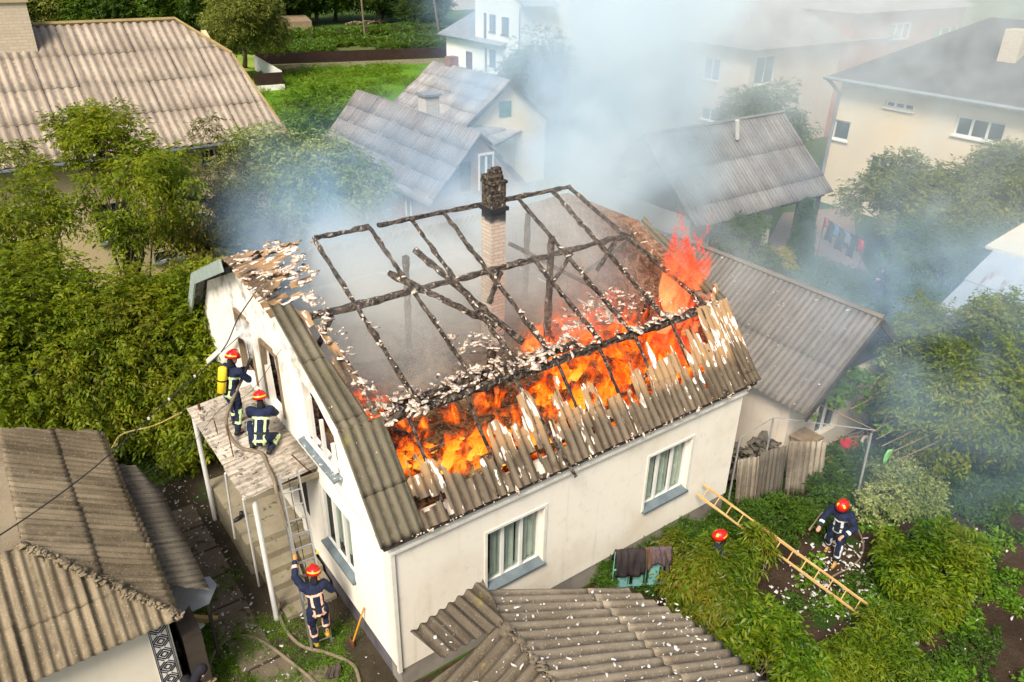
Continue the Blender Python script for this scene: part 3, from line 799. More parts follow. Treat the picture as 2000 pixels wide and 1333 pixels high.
# sheeting: lower front slope with ragged burnt top (u measured down from the break)
su = math.hypot(YK + .17, ZK - 3.62)
def ragged(v):
    w = np.round(v / .17)
    n1 = vn(w * .45, w * 0 + 3, 4); n2 = vn(w * 1.9, w * 0 + 8, 5); nf = vn(v * 22, v * 0, 6)
    n3 = vn(np.floor(v / .085) * 1.7, w * 0 + 2, 14)
    t = .30 + .42 * n1 + .55 * n2 * (n2 > .3) + .75 * (n3 - .35) * (n3 > .35) + .10 * nf
    x = v
    t = t + .45 * np.exp(-((x - 1.9) / .55) ** 2) - .30 * np.exp(-((x - 3.6) / .55) ** 2) - .55 * np.clip((x - 6.3) / 1.2, 0, 1) - .5 * np.clip((.75 - x) / .3, 0, 1)
    t = t + .3 * np.exp(-((x - 5.0) / .3) ** 2)
    t = np.clip(t, .0, 1.45)
    t = np.where(x < .62, 0, t); t = np.where(x > 8.25, .0, t)
    return t, np.full(v.shape, 9.)
def holes(u, v):
    d = vn(u * 3.2 + 11, v * 8.5, 21)
    lim_ = np.where((v < .6) | (v > 8.4), 2, .675 + .17 * np.clip(u - .8, 0, 1) + .05 * (v > 5.8))
    return d > lim_
P4 = [(-XO, YK, ZK), (L + XO, YK, ZK), (L + XO, -.17, 3.60), (-XO, -.17, 3.60)]
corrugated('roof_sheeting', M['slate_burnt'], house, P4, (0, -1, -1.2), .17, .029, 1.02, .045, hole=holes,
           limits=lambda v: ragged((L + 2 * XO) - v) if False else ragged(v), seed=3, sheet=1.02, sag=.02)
# verge strip still lying on the upper slope, left and right
def yz(y): return slope_pt(0, y)[2]
corrugated('verge_strip', M['slate_edge'], house, [(-XO, 3.72, yz(3.72)), (.12, 3.60, yz(3.6)), (.26, YK, ZK), (-XO, YK, ZK)], (0, -1, -.45), .17, .030, 1.3, .2, seed=8)
corrugated('verge_strip', M['slate_hip'], house, [(.12, 3.5, yz(3.5) + .01), (.42, 3.3, yz(3.3) + .01), (.60, YK + .1, ZK + .03), (.26, YK + .05, ZK + .03)], (0, -1, -.45), .17, .024, 1.3, .08, seed=9, hole=lambda u, v: vn(u * 5, v * 9, 3) > .52)
corrugated('verge_strip', M['slate_edge'], house, [(L - .02, 3.6, yz(3.6) - .06), (L + XO, 3.75, yz(3.75) - .06), (L + XO, YK, ZK), (L - .12, YK, ZK)], (0, -1, -.45), .17, .024, 1.3, .1, seed=10, hole=lambda u, v: (vn(u * 4, v * 9, 7) > .55))
corrugated('verge_strip', M['slate_burnt'], house, [(L + XO, YK + .4, yz(YK + .4) + .02), (L + XO, -.19, 3.63), (L - .25, -.19, 3.63), (L - .18, YK + .1, ZK + .05)][::-1], (0, -1, -1.2), .17, .024, 1.0, .1, seed=12)
corrugated('verge_strip', M['slate_edge'], house, [(-XO - .01, YK + .02, ZK + .03), (.52, YK + .02, ZK + .03), (.52, -.19, 3.64), (-XO - .01, -.19, 3.64)], (0, -1, -1.2), .17, .026, 1.0, .1, seed=13)
# half-hip at the left gable
corrugated('half_hip', M['slate_hip'], house, [(1.25, YR, ZR), (-XO, 3.75, ZH), (-XO, 6.2, ZH)], (-1, 0, -.35), .17, .024, .9, .07, seed=15, hole=lambda u, v: (vn(u * 3.5, v * 9, 17) > .62), sag=.05)
corrugated('half_hip', M['slate_hip'], house, [(-XO - .03, 3.5, ZH - .2), (.55, 3.6, ZH - .1), (.9, 4.6, ZH + .2), (-XO - .03, 5.6, ZH - .08)], (-1, 0, -.35), .17, .024, .7, .07, seed=16, hole=lambda u, v: (vn(u * 4.5, v * 8, 19) > .55), sag=.09)
def rear(y0, y1, z0, z1, x0, x1, nm, dn, se):
    corrugated(nm, M['slate_blue'], house, [(x0, y0, z0), (x1, y0, z0), (x1, y1, z1), (x0, y1, z1)], dn, .17, .024, 1.4, .3, seed=se)
rear(WD - YK, WD + .17, ZK, 3.6, -XO, L + XO, 'rear_sheeting', (0, 1, -1.2), 20)
corrugated('rear_sheeting', M['slate_hip'], house, [(.95, YR + .05, ZR - .02), (-XO, 6.2, ZH), (-XO, WD - YK, ZK), (.9, WD - YK, ZK)], (0, 1, -.45), .17, .024, 1.4, .3, seed=21)
b = MB()
b.bar((-XO - .03, 6.22, ZH - .14), (-XO - .03, WD - YK, ZK - .12), .04, .26, (0, 0, 1)); b.bar((-XO - .03, WD - YK, ZK - .12), (-XO - .03, WD + .17, 3.5), .04, .24, (0, 0, 1))
b.build('barge_board', mat_rough('pale_teal_board', (.36, .42, .38), (.27, .33, .30), 3, 20, .2), house)
b = MB()
b.box((L / 2, -.10, 3.53), (L + .4, .10, .05)); b.build('eaves_board', M['wood_dark'], house)
# chimney
ch = mat_brick('sooty_chimney_brick', (.66, .54, .42), (.50, .38, .28), (.26, .21, .17), 1.0, .9)
b = MB()
CX, CY = 5.12, 4.55
b.box((CX, CY, 5.15), (.38, .38, 3.4)); b.box((CX + .01, CY, 6.89), (.47, .46, .08)); 
st_ = b.build('chimney', ch, house)
b = MB()
b.box((CX, CY, 7.19), (.37, .38, .52)); b.box((CX, CY, 7.48), (.42, .43, .06)); b.box((CX - .02, CY + .03, 7.56), (.34, .34, .1)); b.box((CX + .02, CY, 7.66), (.22, .26, .10)); b.box((CX + .04, CY - .02, 7.74), (.18, .14, .06))
b.build('chimney_cap', M['char'], st_)
# ash, flakes and shards
M['shard'] = mat_rough('pale_broken_sheet', (.58, .47, .37), (.74, .66, .57), 9, 30, .3, .9, (.20, .12, .07), .50)
pts = []
rs = np.random.RandomState(5)
for i in range(520):
    x = .3 + rs.rand() * 5.0; pts.append((x, 1.74 + rs.randn() * .10, 4.88 + abs(rs.randn()) * .06))
for i in range(330):
    x = .3 + rs.rand() * 8.4; pts.append((x, YK + .05 + rs.randn() * .07, ZK + .0 + abs(rs.randn()) * .04))
for i in range(420):
    x = 5.2 + rs.rand() * 2.9; t = rs.rand(); pts.append((x + rs.randn() * .1, 1.9 + t * .9 + .25 * math.sin(x * 3), 4.75 + rs.rand() * .25 + t * .2))
for i in range(200):
    y = 1.1 + rs.rand() * 2.6; pts.append((.5 + rs.randn() * .09, y, yz(y) + .02 + rs.rand() * .06))
for i in range(80):
    pts.append((.55 + rs.rand() * .8, .9 + rs.rand() * .35, ZK - .1 + rs.rand() * .12))
for i in range(160):
    pts.append((2.7 + rs.rand() * 1.0, 1.9 + rs.rand() * .8, 5.05 + rs.rand() * .3))
flakes('ash_shards', M['shard'], house, pts[::3], .17, 3, .3, aspect=3.2)['kind'] = 'stuff'
hp = [(x_, y_, ZH + (x_ + XO) * .33 + .03 - .22 * max(0, abs(y_ - 4.95) - .6 - (x_ + XO) * 0) * (x_ + XO)) for x_, y_ in ((-XO + rs.rand() * 1.0, 3.8 + rs.rand() * 2.3) for _ in range(120))]
flakes('hip_shards', M['shard'], house, hp, .2, 4, .25, aspect=4)['kind'] = 'stuff'
pts = []
for x in (1.17, 2.35, 3.3, 4.08, 5.25, 6.05, 7.05, 8.1):
    for i in range(16):
        y = YK + rs.rand() ** 1.6 * 2.6; q = slope_pt(x, y); pts.append((q[0] + rs.randn() * .03, q[1], q[2] + .08))
flakes('ash_flakes', M['shard'], house, pts, .13, 7, .3, aspect=4)['kind'] = 'stuff'
pts = []
for i in range(420):
    x = rs.rand() * L; t = rs.rand() ** 2; pts.append((x, -.19 - rs.rand() * .05, 3.58 + rs.rand() * .05))
flakes('eaves_debris', M['shard'], house, pts[:90], .08, 8, .9)['kind'] = 'stuff'
# long splintered rafter tail pushed out through the sheeting
b = MB(); b.rbar(slope_pt(3.2, .95) - [0, 0, .1], (3.5, -.42, 3.52), .05, .05, 8, .006, seed=140); b.build('rafter_tail', M['char'], house)

# porch: canopy, posts, terrace, steps
CZ = 3.03
corrugated('porch_canopy', M['canopy'], house, [(-1.42, 2.93, CZ - .02), (-.003, 2.93, CZ + .12), (-.003, 6.62, CZ + .12), (-1.42, 6.62, CZ - .02)], (-1, 0, -.1), .14, .021, 2.0, .35, seed=33, sheet=.9, sag=.02)
b = MB(); b.box((-.72, 4.78, CZ - .10), (1.30, 3.55, .07)); b.box((-.70, 2.95, CZ - .04), (1.38, .05, .10)); b.build('canopy_slab', M['concrete'], house)
b = MB(); b.box((-.62, 5.6, .42), (1.22, 2.6, .84)); tz = b.build('terrace', M['concrete'], house)
b = MB()
for k in range(5):
    b.box((-.55, 4.12 - k * .32, (.84 - (k + 1) * .15) / 2), (1.05, .34 - .004 * k, .84 - (k + 1) * .15))
b.build('steps', M['concrete'], house)
for k, (p, q, r) in enumerate([((-1.24, 2.85, 0), (-1.24, 3.0, CZ - .06), .05), ((-1.32, 6.5, .0), (-1.32, 6.5, CZ - .06), .05)]):
    b = MB(); b.tube([p, q], r, 12); b.build('porch_post', M['steel_white'], house, smooth=False)
for k, (p, q) in enumerate([(at(459, 1052, .84), at(440, 925, CZ - .06)), (at(506, 1145, .1), at(475, 975, CZ - .06))]):
    b = MB(); b.tube([p, q], .022, 8); b.build('porch_pipe', M['steel_white'], house)
for k, (p0, p1) in enumerate([((456, 893), (437, 797)), ((425, 847), (418, 815))]):
    a = at(*p0, CZ + .05); t = a.copy(); h_ = .75 if k == 0 else .32; t[2] += h_; t[0] -= .02
    b = MB(); b.tube([a, t], .012, 6); b.build('steel_rod', M['rust'], house)
b = MB(); a = at(390, 800, CZ + .02); b.tube([a, a + [0, 0, .13]], .03, 8); b.build('pipe_stub', M['rust'], house)
pts = []
for i in range(240):
    pts.append((-rs.rand() * 1.38, 2.95 + rs.rand() * 3.6, CZ + .055 + rs.rand() * .01 - .0))
flakes('canopy_debris', mat_rough('canopy_litter', (.45, .40, .33), (.10, .08, .06), 9, 30, .2), house, [(p[0], p[1], CZ + .12 + p[0] * .098 + .012) for p in pts], .075, 18, .12)['kind'] = 'stuff'
b = MB()
b.bar((-.45, 2.98, 3.6), (-.2, 2.9, 3.18), .02, .02); b.build('bent_bracket', M['rust'], house)
# ------------------------------------------------------------------ neighbouring buildings
def boxwall(nm, parent, x0, x1, y0, y1, z0, z1, mat, openings_s=(), openings_w=(), gable=None, th=.25):
    """four plastered walls; openings on the -Y side (x,z,w,h) and on the -X side (y,z,w,h); gable = ('s'|'w', ridge_z)"""
    def pr(w, g, base):
        P = [(0, 0), (w, 0), (w, z1 - z0), (0, z1 - z0)]
        if g: P = [(0, 0), (w, 0), (w, z1 - z0), (w / 2, g - z0), (0, z1 - z0)]
        return P
    gs = gable[1] if gable and gable[0] == 's' else None
    gw = gable[1] if gable and gable[0] == 'w' else None
    b = MB()
    b.wall(pr(x1 - x0, gs, z0), [[(x - x0, z - z0), (x - x0 + w, z - z0), (x - x0 + w, z - z0 + h), (x - x0, z - z0 + h)] for x, z, w, h in openings_s], (x0, y0, z0), (1, 0, 0), (0, 0, 1), (0, -1, 0), th)
    b.build(nm, mat, parent)
    b = MB()
    b.wall([(th if not gw else th, 0), (y1 - y0, 0)] + pr(y1 - y0, gw, z0)[2:-1] + [(th, z1 - z0)] if not gw else
           [(th, 0), (y1 - y0, 0), (y1 - y0, z1 - z0), ((y1 - y0) / 2, gw - z0), (th, z1 - z0)],
           [[(y - y0, z - z0), (y - y0 + w, z - z0), (y - y0 + w, z - z0 + h), (y - y0, z - z0 + h)] for y, z, w, h in openings_w], (x0, y0, z0), (0, 1, 0), (0, 0, 1), (-1, 0, 0), th)
    b.build(nm, mat, parent)
    b = MB(); b.wall(pr(x1 - x0 - th, gs, z0), [], (x0 + th, y1 - .003, z0), (1, 0, 0), (0, 0, 1), (0, 1, 0), th); b.build(nm, mat, parent)
    b = MB(); b.box((x1 - th / 2 - .002, (y0 + y1) / 2, (z0 + z1) / 2), (th, y1 - y0 - 2 * th - .01, z1 - z0)); b.build(nm, mat, parent)
def wins_s(parent, lst, y0, bars=(.5,), **k):
    for x, z, w, h in lst: window(parent, (x, y0, z), (1, 0, 0), (0, -1, 0), w, h, bars, **k)
def wins_w(parent, lst, x0, bars=(.5,), **k):
    for y, z, w, h in lst: window(parent, (x0, y + w, z), (0, -1, 0), (-1, 0, 0), w, h, bars, **k)

# --- long pale house, upper left (ridge along X)
W_ = mat_plaster('ochre_plaster', (.56, .45, .27), (.42, .33, .19), .4)
tl = empty('long_house', 'ochre house with long pale corrugated roof and brick chimney behind the walnut trees', 'house', (-5, 27, 0))
EX, EY, EZ, RZ, RY = 6.75, 21.6, 4.95, 8.75, 27.4
boxwall('wall', tl, -16, EX - .55, EY + .6, 33, 0, EZ + .15, W_, [(3.7, 4.05, 1.1, .55), (-.4, 1.6, 1.2, 1.5), (1.3, .45, 1.9, .45)], [])
wins_s(tl, [(3.7, 4.05, 1.1, .55), (-.4, 1.6, 1.2, 1.5), (1.3, .45, 1.9, .45)], EY + .6, (.5,), mat='frame_white')
rx = atx(370, 38, 0)  # unused guide
RXR = 4.9
P_ = [(-16.5, RY, RZ), (RXR - .0, RY, RZ), (RXR + 1.55, RY - 1.9, RZ - 1.24), (EX + .25, EY, EZ), (-16.5, EY, EZ)]
corrugated('roof', M['slate_tl'], tl, P_, (0, -1, -.65), .30, .036, 1.65, .8, seed=40, sheet=1.2, sub=6, jit=.004)
corrugated('roof', M['slate_tl'], tl, [(RXR, RY, RZ), (RXR + 1.55, RY + 1.9, RZ - 1.24), (RXR + 1.55, RY - 1.9, RZ - 1.24)], (1, 0, -.8), .30, .036, 1.6, .8, seed=41)
b = MB(); b.quad((-16.5, RY, RZ), (RXR, RY, RZ), (RXR + 1.7, 33.2, EZ), (-16.5, 33.2, EZ)); b.quad((-16.5, RY, RZ - .03), (-16.5, 33.2, EZ - .03), (RXR + 1.7, 33.2, EZ - .03), (RXR, RY, RZ - .03)); b.build('roof', M['slate_tl'], tl)
b = MB(); b.tube([(-16.5, RY, RZ + .03), (RXR, RY, RZ + .03), (RXR + 1.55, RY - 1.9, RZ - 1.2)], .09, 6); b.tube([(RXR + 1.55, RY - 1.9, RZ - 1.2), (EX + .25, EY, EZ + .04)], .05, 6)
b.build('ridge_cap', mat_rough('lichen_ridge', (.26, .19, .08), (.36, .27, .13), 3, 30, .4), tl)
b = MB(); b.tube([(-16.5, EY - .07, EZ - .10), (EX + .3, EY - .07, EZ - .08)], .075, 8); b.tube([(EX + .3, EY - .07, EZ - .08), (EX + .35, EY + .2, EZ - .5), (EX - .3, EY + .55, EZ - .9), (EX - .35, EY + .55, .2)], .06, 8)
b.build('gutter', M['gutter'], tl)
b = MB(); b.wall([(0, 0), (10.8, 0), (10.8, .05), (5.6, 3.3), (0, .05)], [], (EX - .55, EY + .62, EZ), (0, 1, 0), (0, 0, 1), (1, 0, 0), .2); b.build('gable_wall', W_, tl)
ck = mat_brick('pale_block_chimney', (.62, .52, .38), (.54, .45, .33), (.46, .40, .3), .8, 0)
b = MB(); c0 = at(38, 75, 8.2); b.box((-1.75, 26.7, 8.8), (2.6, 1.0, 1.7)); 
cc = b.build('chimney', ck, tl); b = MB(); b.box((-1.75, 26.7, 9.70), (2.75, 1.15, .12)); b.build('chimney_cap', mat_rough('lichen_cap', (.42, .33, .18), (.5, .4, .25), 5, 30, .3), cc)
b = MB(); b.wall([(0, 0), (2.9, 0), (2.9, 1.3), (0, 1.3)], [], (-3.4, 31.5, 8.4), (1, 0, 0), (0, .85, .5), (0, -.5, .85), .05); b.build('rear_roof', M['slate_tl'], tl)

# --- shed lower left: hipped roof, big waves near the camera
sh = empty('garden_shed', 'cream shed with mossy corrugated hip roof and black and white ornament strip at its corner', 'shed', (-4.5, 4, 0))
s_ = .62
def K(x, y): return (x, y, 2.5 + s_ * min(-3.02 - x, y - 1.35, 2.2))
A_ = (-3.02, 1.35, 2.5)
hipT = (-3.02 - 1.75, 1.35 + 1.75, 2.5 + s_ * 1.75)
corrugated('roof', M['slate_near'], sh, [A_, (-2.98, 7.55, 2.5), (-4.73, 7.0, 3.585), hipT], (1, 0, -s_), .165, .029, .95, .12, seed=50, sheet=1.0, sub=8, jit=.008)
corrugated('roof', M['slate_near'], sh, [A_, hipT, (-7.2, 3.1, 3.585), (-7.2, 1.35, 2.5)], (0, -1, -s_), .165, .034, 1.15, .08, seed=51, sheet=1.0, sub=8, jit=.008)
b = MB(); b.quad((-4.73, 7.0, 3.56), hipT, (-7.2, 3.1, 3.56), (-7.2, 7.0, 3.56)); b.build('roof', M['slate_near'], sh)
b = MB(); b.quad((-2.98, 7.55, 2.49), (-4.73, 7.0, 3.56), (-7.2, 7.0, 3.56), (-7.2, 7.6, 2.49)); b.build('roof', M['slate_near'], sh)
pts = []
for i in range(300):
    t = rs.rand(); p = np.array(A_) * (1 - t) + np.array(hipT) * t; pts.append(p + rs.randn(3) * [.035, .035, .012] + [0, 0, .045])
flakes('hip_mortar', M['slate_near'], sh, pts, .11, 31, .4, aspect=1.6)['kind'] = 'stuff'
M['cream'] = mat_plaster('cream_render', (.70, .64, .52), (.52, .47, .38), .35)
b = MB(); b.box((-5.25, 1.85, 1.2), (4.1, .2, 2.4)); b.build('wall', M['cream'], sh)
b = MB(); b.box((-3.3, 4.6, 1.2), (.2, 5.4, 2.4)); b.build('wall', M['cream'], sh)
# ornament strip: black diamonds on white
orn = MB(); orn.mi = 0; ox0, ox1, oy = -3.53, -3.22, 1.742
orn.box(((ox0 + ox1) / 2, oy, 1.2), (ox1 - ox0, .012, 2.4)); orn.mi = 1
w_ = ox1 - ox0
for z in np.arange(.05, 2.4, .30):
    cx = (ox0 + ox1) / 2
    for r, t in ((.115, .022), (.06, .022)):
        for (sx, sz) in ((1, 1), (1, -1), (-1, 1), (-1, -1)):
            orn.bar((cx + sx * r, oy - .009, z), (cx, oy - .009, z + sz * r), .008, t, (0, 0, 1))
    for (sx, sz) in ((1, 1), (1, -1), (-1, 1), (-1, -1)):
        orn.bar((cx + sx * .125, oy - .0088, z + sz * .04), (cx + sx * .03, oy - .0088, z + sz * .135), .008, .018, (0, 0, 1))
for x in (ox0 + .012, ox0 + .035, ox1 - .012, ox1 - .035): orn.box((x, oy - .0085, 1.2), (.011, .008, 2.4))
orn.build('ornament_strip', [mat_flat('ornament_white', (.72, .70, .64), .7), mat_flat('ornament_black', (.02, .02, .025), .7)], sh)
# lean-to with its own sheets and a zinc flap
lt = empty('lean_to', 'low lean-to of thin grey corrugated sheets with a zinc flap beside the shed', 'lean-to', (-2.6, 4, 0))
corrugated('roof', M['slate_dark'], lt, [(-3.12, 2.55, 2.28), (-2.42, 2.2, 2.02), (-2.40, 5.3, 2.05), (-2.65, 6.45, 2.12), (-3.1, 6.6, 2.30)], (1, 0, -.3), .075, .012, 1.5, .3, seed=55, sheet=.9, sub=6)
b = MB(); q = [(-2.95, 3.25, 1.62), (-2.92, 2.35, 1.60), (-2.45, 2.38, 1.58), (-2.2, 2.75, 1.58), (-2.25, 3.0, 1.6)]
b.poly(q); b.poly([(p[0], p[1], p[2] - .02) for p in q][::-1]); n_ = len(q)
for i in range(n_): a_, c_ = q[i], q[(i + 1) % n_]; b.quad(a_, c_, (c_[0], c_[1], c_[2] - .02), (a_[0], a_[1], a_[2] - .02))
b.build('zinc_flap', M['zinc'], lt)
b = MB(); b.box((-2.9, 3.9, .85), (.3, 4.2, 1.5)); b.build('board_wall', M['wood_dark'], lt)
b = MB(); b.bar((-2.47, 2.45, 0), (-2.47, 2.45, 1.57), .06, .06); b.build('post', M['wood_dark'], lt)

# --- shed lower right, gable with ridge along Y
br = empty('near_shed', 'low shed with corrugated roof littered with white ash shards in front of the burning house', 'shed', (1.5, -4, 0))
RXb = .30; ra = (RXb, -2.62, 3.83)
fx = [(.54, -1.9, 3.72), (3.63, -1.9, 1.93), (4.45, -3.1, 1.62)]
rs_ = .578
def ze(x): return 3.86 - rs_ * (x - RXb)
corrugated('roof', M['slate_br'], br, [(RXb, -2.45, ze(RXb)), (.54, -1.9, ze(.54)), (3.55, -1.9, ze(3.55)), (4.35, -2.95, ze(4.35)), (4.38, -8, ze(4.38)), (RXb, -8, ze(RXb))], (1, 0, -rs_), .19, .030, 2.6, .25, lift=.004, thick=.006, seed=60, sheet=1.15, sub=7, jit=.003)
zl = lambda x: 3.84 - .62 * (RXb - x)
corrugated('roof', M['slate_brd'], br, [(RXb, -2.62, zl(RXb)), (-2.6, -2.62 + .55, zl(-2.6)), (-2.6, -8, zl(-2.6)), (RXb, -8, zl(RXb))], (-1, 0, -.62), .19, .034, 2.4, .2, lift=.006, thick=.008, seed=61, sheet=1.15, sub=7, jit=.004)
corrugated('hip_end', M['slate_brd'], br, [(RXb + .02, -2.66, 3.90), (.54, -1.88, 3.78), (-.70, -1.9, 3.66), (-.55, -2.5, 3.52)], (-.1, 1, -.1), .155, .032, 1.2, .1, seed=62, sheet=1.1, sub=8)
pts = []
for i in range(470):
    x = RXb + .05 + rs.rand() * 4.0; y = -2.0 - rs.rand() * 4.5; pts.append((x, y, ze(x) + .045 + rs.rand() * .01))
for i in range(110):
    x = RXb - rs.rand() * 1.9; y = -2.7 - rs.rand() * 2.5; pts.append((x, y, zl(x) + .045))
for i in range(24): pts.append((-.6 + rs.rand() * 1.0, -2.0 - rs.rand() * .5, 3.76))
M['ash'] = mat_rough('white_ash_flake', (.72, .70, .66), (.42, .39, .35), 9, 40, .1)
flakes('ash_shards', M['ash'], br, pts, .055, 61, .15)['kind'] = 'stuff'
pts = [(RXb + rs.randn() * .03, -2.65 - i * .035, 3.9) for i in range(80)]
flakes('ridge_mortar', M['slate_brd'], br, pts, .12, 63, .5, aspect=1.5)['kind'] = 'stuff'
b = MB(); b.box((1.2, -5.2, .75), (5.6, 5.6, 1.5)); b.build('wall', M['cream'], br)

# --- annex behind the right corner of the burning house
an = empty('annex', 'single storey cream annex with brown corrugated gable roof right of the burning house', 'outbuilding', (13, 3, 0))
ae, ar_, ax2 = 2.2, 4.12, 15.35
corrugated('roof', M['slate_annex'], an, [(13.0, -.5, ar_), (13.05, 7.6, ar_), (10.62, 7.6, ae), (10.62, -.5, ae)], (-1, 0, -.8), .17, .022, 1.6, .4, seed=70, sheet=1.1, jit=.004)
corrugated('roof', M['slate_annex'], an, [(13.0, -.5, ar_), (13.05, 7.6, ar_), (ax2, 7.6, ae), (ax2, -.5, ae)], (1, 0, -.8), .17, .022, 1.6, .8, seed=71)
b = MB(); b.tube([(13.0, -.52, ar_ + .03), (13.05, 7.6, ar_ + .03)], .07, 6); b.build('ridge_cap', M['slate_annex'], an)
A2 = mat_plaster('annex_plaster', (.66, .58, .47), (.50, .43, .34), .45)
b = MB()
b.wall([(0, 0), (4.1, 0), (4.1, 2.1), (0, 2.1)], [[(1.3, .55), (2.35, .55), (2.35, 1.75), (1.3, 1.75)]], (10.95, .12, 0), (1, 0, 0), (0, 0, 1), (0, -1, 0), .25); b.build('wall', A2, an)
window(an, (12.25, .12, .55), (1, 0, 0), (0, -1, 0), 1.05, 1.2, (.5,), sill=False)
b = MB(); b.wall([(.26, 0), (7.3, 0), (7.3, 2.25), (.26, 2.25)], [], (10.95, .12, 0), (0, 1, 0), (0, 0, 1), (-1, 0, 0), .25); b.build('wall', A2, an)
b = MB(); b.wall([(0, 0), (4.3, 0), (2.15, 1.78)], [], (10.85, .28, 2.16), (1, 0, 0), (0, 0, 1), (0, -1, 0), .06); b.build('gable_boards', M['wood_dark'], an)
b = MB(); b.bar((10.6, -.5, ae - .08), (13.0, -.5, ar_ - .08), .04, .16); b.bar((13.0, -.5, ar_ - .08), (ax2, -.5, ae - .08), .04, .16); b.build('barge_board', M['wood_dark'], an)

# --- barn with open porch, in haze
bn = empty('barn', 'hazy barn with grey corrugated roof and open porch at its right end', 'barn', (21, 12, 0))
corrugated('roof', M['slate_blue'], bn, [(17.2, 12.1, 5.5), (25.7, 12.1, 5.5), (25.7, 9.0, 2.75), (17.2, 9.0, 2.75)], (0, -1, -.89), .17, .022, 1.6, .6, seed=72, jit=.004)
corrugated('roof', M['slate_blue'], bn, [(17.2, 12.1, 5.5), (25.7, 12.1, 5.5), (25.7, 15.2, 2.75), (17.2, 15.2, 2.75)], (0, 1, -.89), .17, .022, 1.6, .8, seed=73)
b = MB(); b.tube([(17.2, 12.1, 5.53), (25.7, 12.1, 5.53)], .07, 6); b.build('ridge_cap', M['slate_blue'], bn)
B2 = mat_plaster('barn_plaster', (.55, .50, .42), (.42, .38, .31), .4)
boxwall('wall', bn, 17.6, 22.6, 9.6, 14.8, 0, 2.8, B2, [(18.8, .9, 1.5, 1.0), (21.4, .3, .7, 1.9)], [])
wins_s(bn, [(18.8, .9, 1.5, 1.0)], 9.6, (.5,)); wins_s(bn, [(21.4, .3, .7, 1.9)], 9.6, (), mat='wood_dark', sill=False)
for x, y in ((25.2, 9.3), (23.9, 9.35), (25.2, 14.6)):
    b = MB(); b.bar((x, y, 0), (x, y, 2.8), .13, .13); b.build('post', M['wood_dark'], bn)
b = MB(); b.bar((22.6, 9.3, 2.62), (25.5, 9.3, 2.62), .12, .14); b.bar((25.2, 9.4, 1.9), (24.2, 9.35, 2.6), .09, .09); b.build('porch_beam', M['wood_dark'], bn)
b = MB(); b.tube([aty(1440, 272, 11.3), aty(1440, 235, 11.3)], .09, 8); b.build('flue_pipe', M['trim'], bn)

# --- two cottages and their lean-to roof, mid left
def rough_roof(parent, nm, P, dn, mat, seed, course=.8, sheet=.6): return corrugated(nm, mat, parent, P, dn, .2, .02, course, .8, seed=seed, sheet=sheet, jit=.008, sag=.04, lift=.016)
M['brickc'] = mat_brick('red_brown_brick', (.30, .16, .13), (.24, .13, .11), (.3, .27, .25), 1, 0)
c1 = empty('brick_cottage', 'brick cottage with slate roof and white framed gable door just behind the burning house', 'cottage', (13.5, 23, 0))
x0, x1_, xr_, y0, y1, ez, rz_ = 11.2, 15.6, 13.4, 17.6, 28.6, 2.5, 5.05
rough_roof(c1, 'roof', [(xr_, y0 - .3, rz_), (xr_, y1, rz_), (x0 - .3, y1, ez - .1), (x0 - .3, y0 - .3, ez - .1)], (-1, 0, -1.1), M['slate_blue'], 80)
rough_roof(c1, 'roof', [(xr_, y0 - .3, rz_), (xr_, y1, rz_), (x1_ + .3, y1, ez - .1), (x1_ + .3, y0 - .3, ez - .1)], (1, 0, -1.1), M['slate_blue'], 81)
boxwall('wall', c1, x0, x1_, y0, y1, 0, ez - .1, M['brickc'], [(12.75, 2.05, .62, 1.6 - 1.1), (13.6, .3, .8, 2.0)], [(19.2, .9, .9, 1.2), (21.6, .9, .9, 1.2)], ('s', rz_ - .1))
wins_w(c1, [(19.2, .9, .9, 1.2), (21.6, .9, .9, 1.2)], x0)
b = MB(); b.bar((13.45, y0 - .02, 2.6), (13.45, y0 - .02, 4.1), .08, .05); b.bar((14.15, y0 - .02, 2.6), (14.15, y0 - .02, 4.1), .08, .05); b.bar((13.4, y0 - .02, 4.1), (14.2, y0 - .02, 4.1), .05, .10); b.box((13.8, y0 - .015, 3.3), (.12, .03, 1.4))
b.build('loft_door_frame', M['frame_white'], c1)
b = MB(); b.box((13.8, y0 - .01, 3.3), (.62, .015, 1.5)); b.box((12.8, y0 - .01, 3.3), (.5, .015, 1.2)); b.build('loft_glass', M['glass_dark'], c1)
b = MB(); b.box((13.9, 22.3, 4.95), (.7, .7, 1.5)); cc = b.build('chimney', mat_brick('white_chimney_brick', (.62, .58, .5), (.55, .5, .44), (.4, .38, .35), 1, 0), c1)
b = MB(); b.box((13.9, 22.3, 5.75), (.86, .86, .1)); b.build('chimney_cap', M['zinc'], cc)
c2 = empty('far_cottage', 'white walled cottage with old patchy slate roof beside the white house', 'cottage', (20, 28, 0))
xr_, y0, y1, ez, rz_ = 19.9, 24.6, 32.0, 3.3, 5.6
rough_roof(c2, 'roof', [(xr_, y0 - .3, rz_), (xr_, y1, rz_), (16.9, y1, ez), (16.9, y0 - .3, ez)], (-1, 0, -.77), M['slate_old'], 84)
rough_roof(c2, 'roof', [(xr_, y0 - .3, rz_), (xr_, y1, rz_), (22.9, y1, ez), (22.9, y0 - .3, ez)], (1, 0, -.77), M['slate_old'], 85)
boxwall('wall', c2, 17.3, 22.5, y0, y1 - .3, 0, ez, M['cream'], [], [(26, 1, 1, 1.3)], ('s', rz_ - .12))
b = MB(); b.box((19.75, y0 - .03, 4.15), (.75, .05, .75)); b.build('loft_shutter', mat_rough('teal_shutter', (.10, .26, .26), (.07, .2, .2), 3, 20, .2), c2)
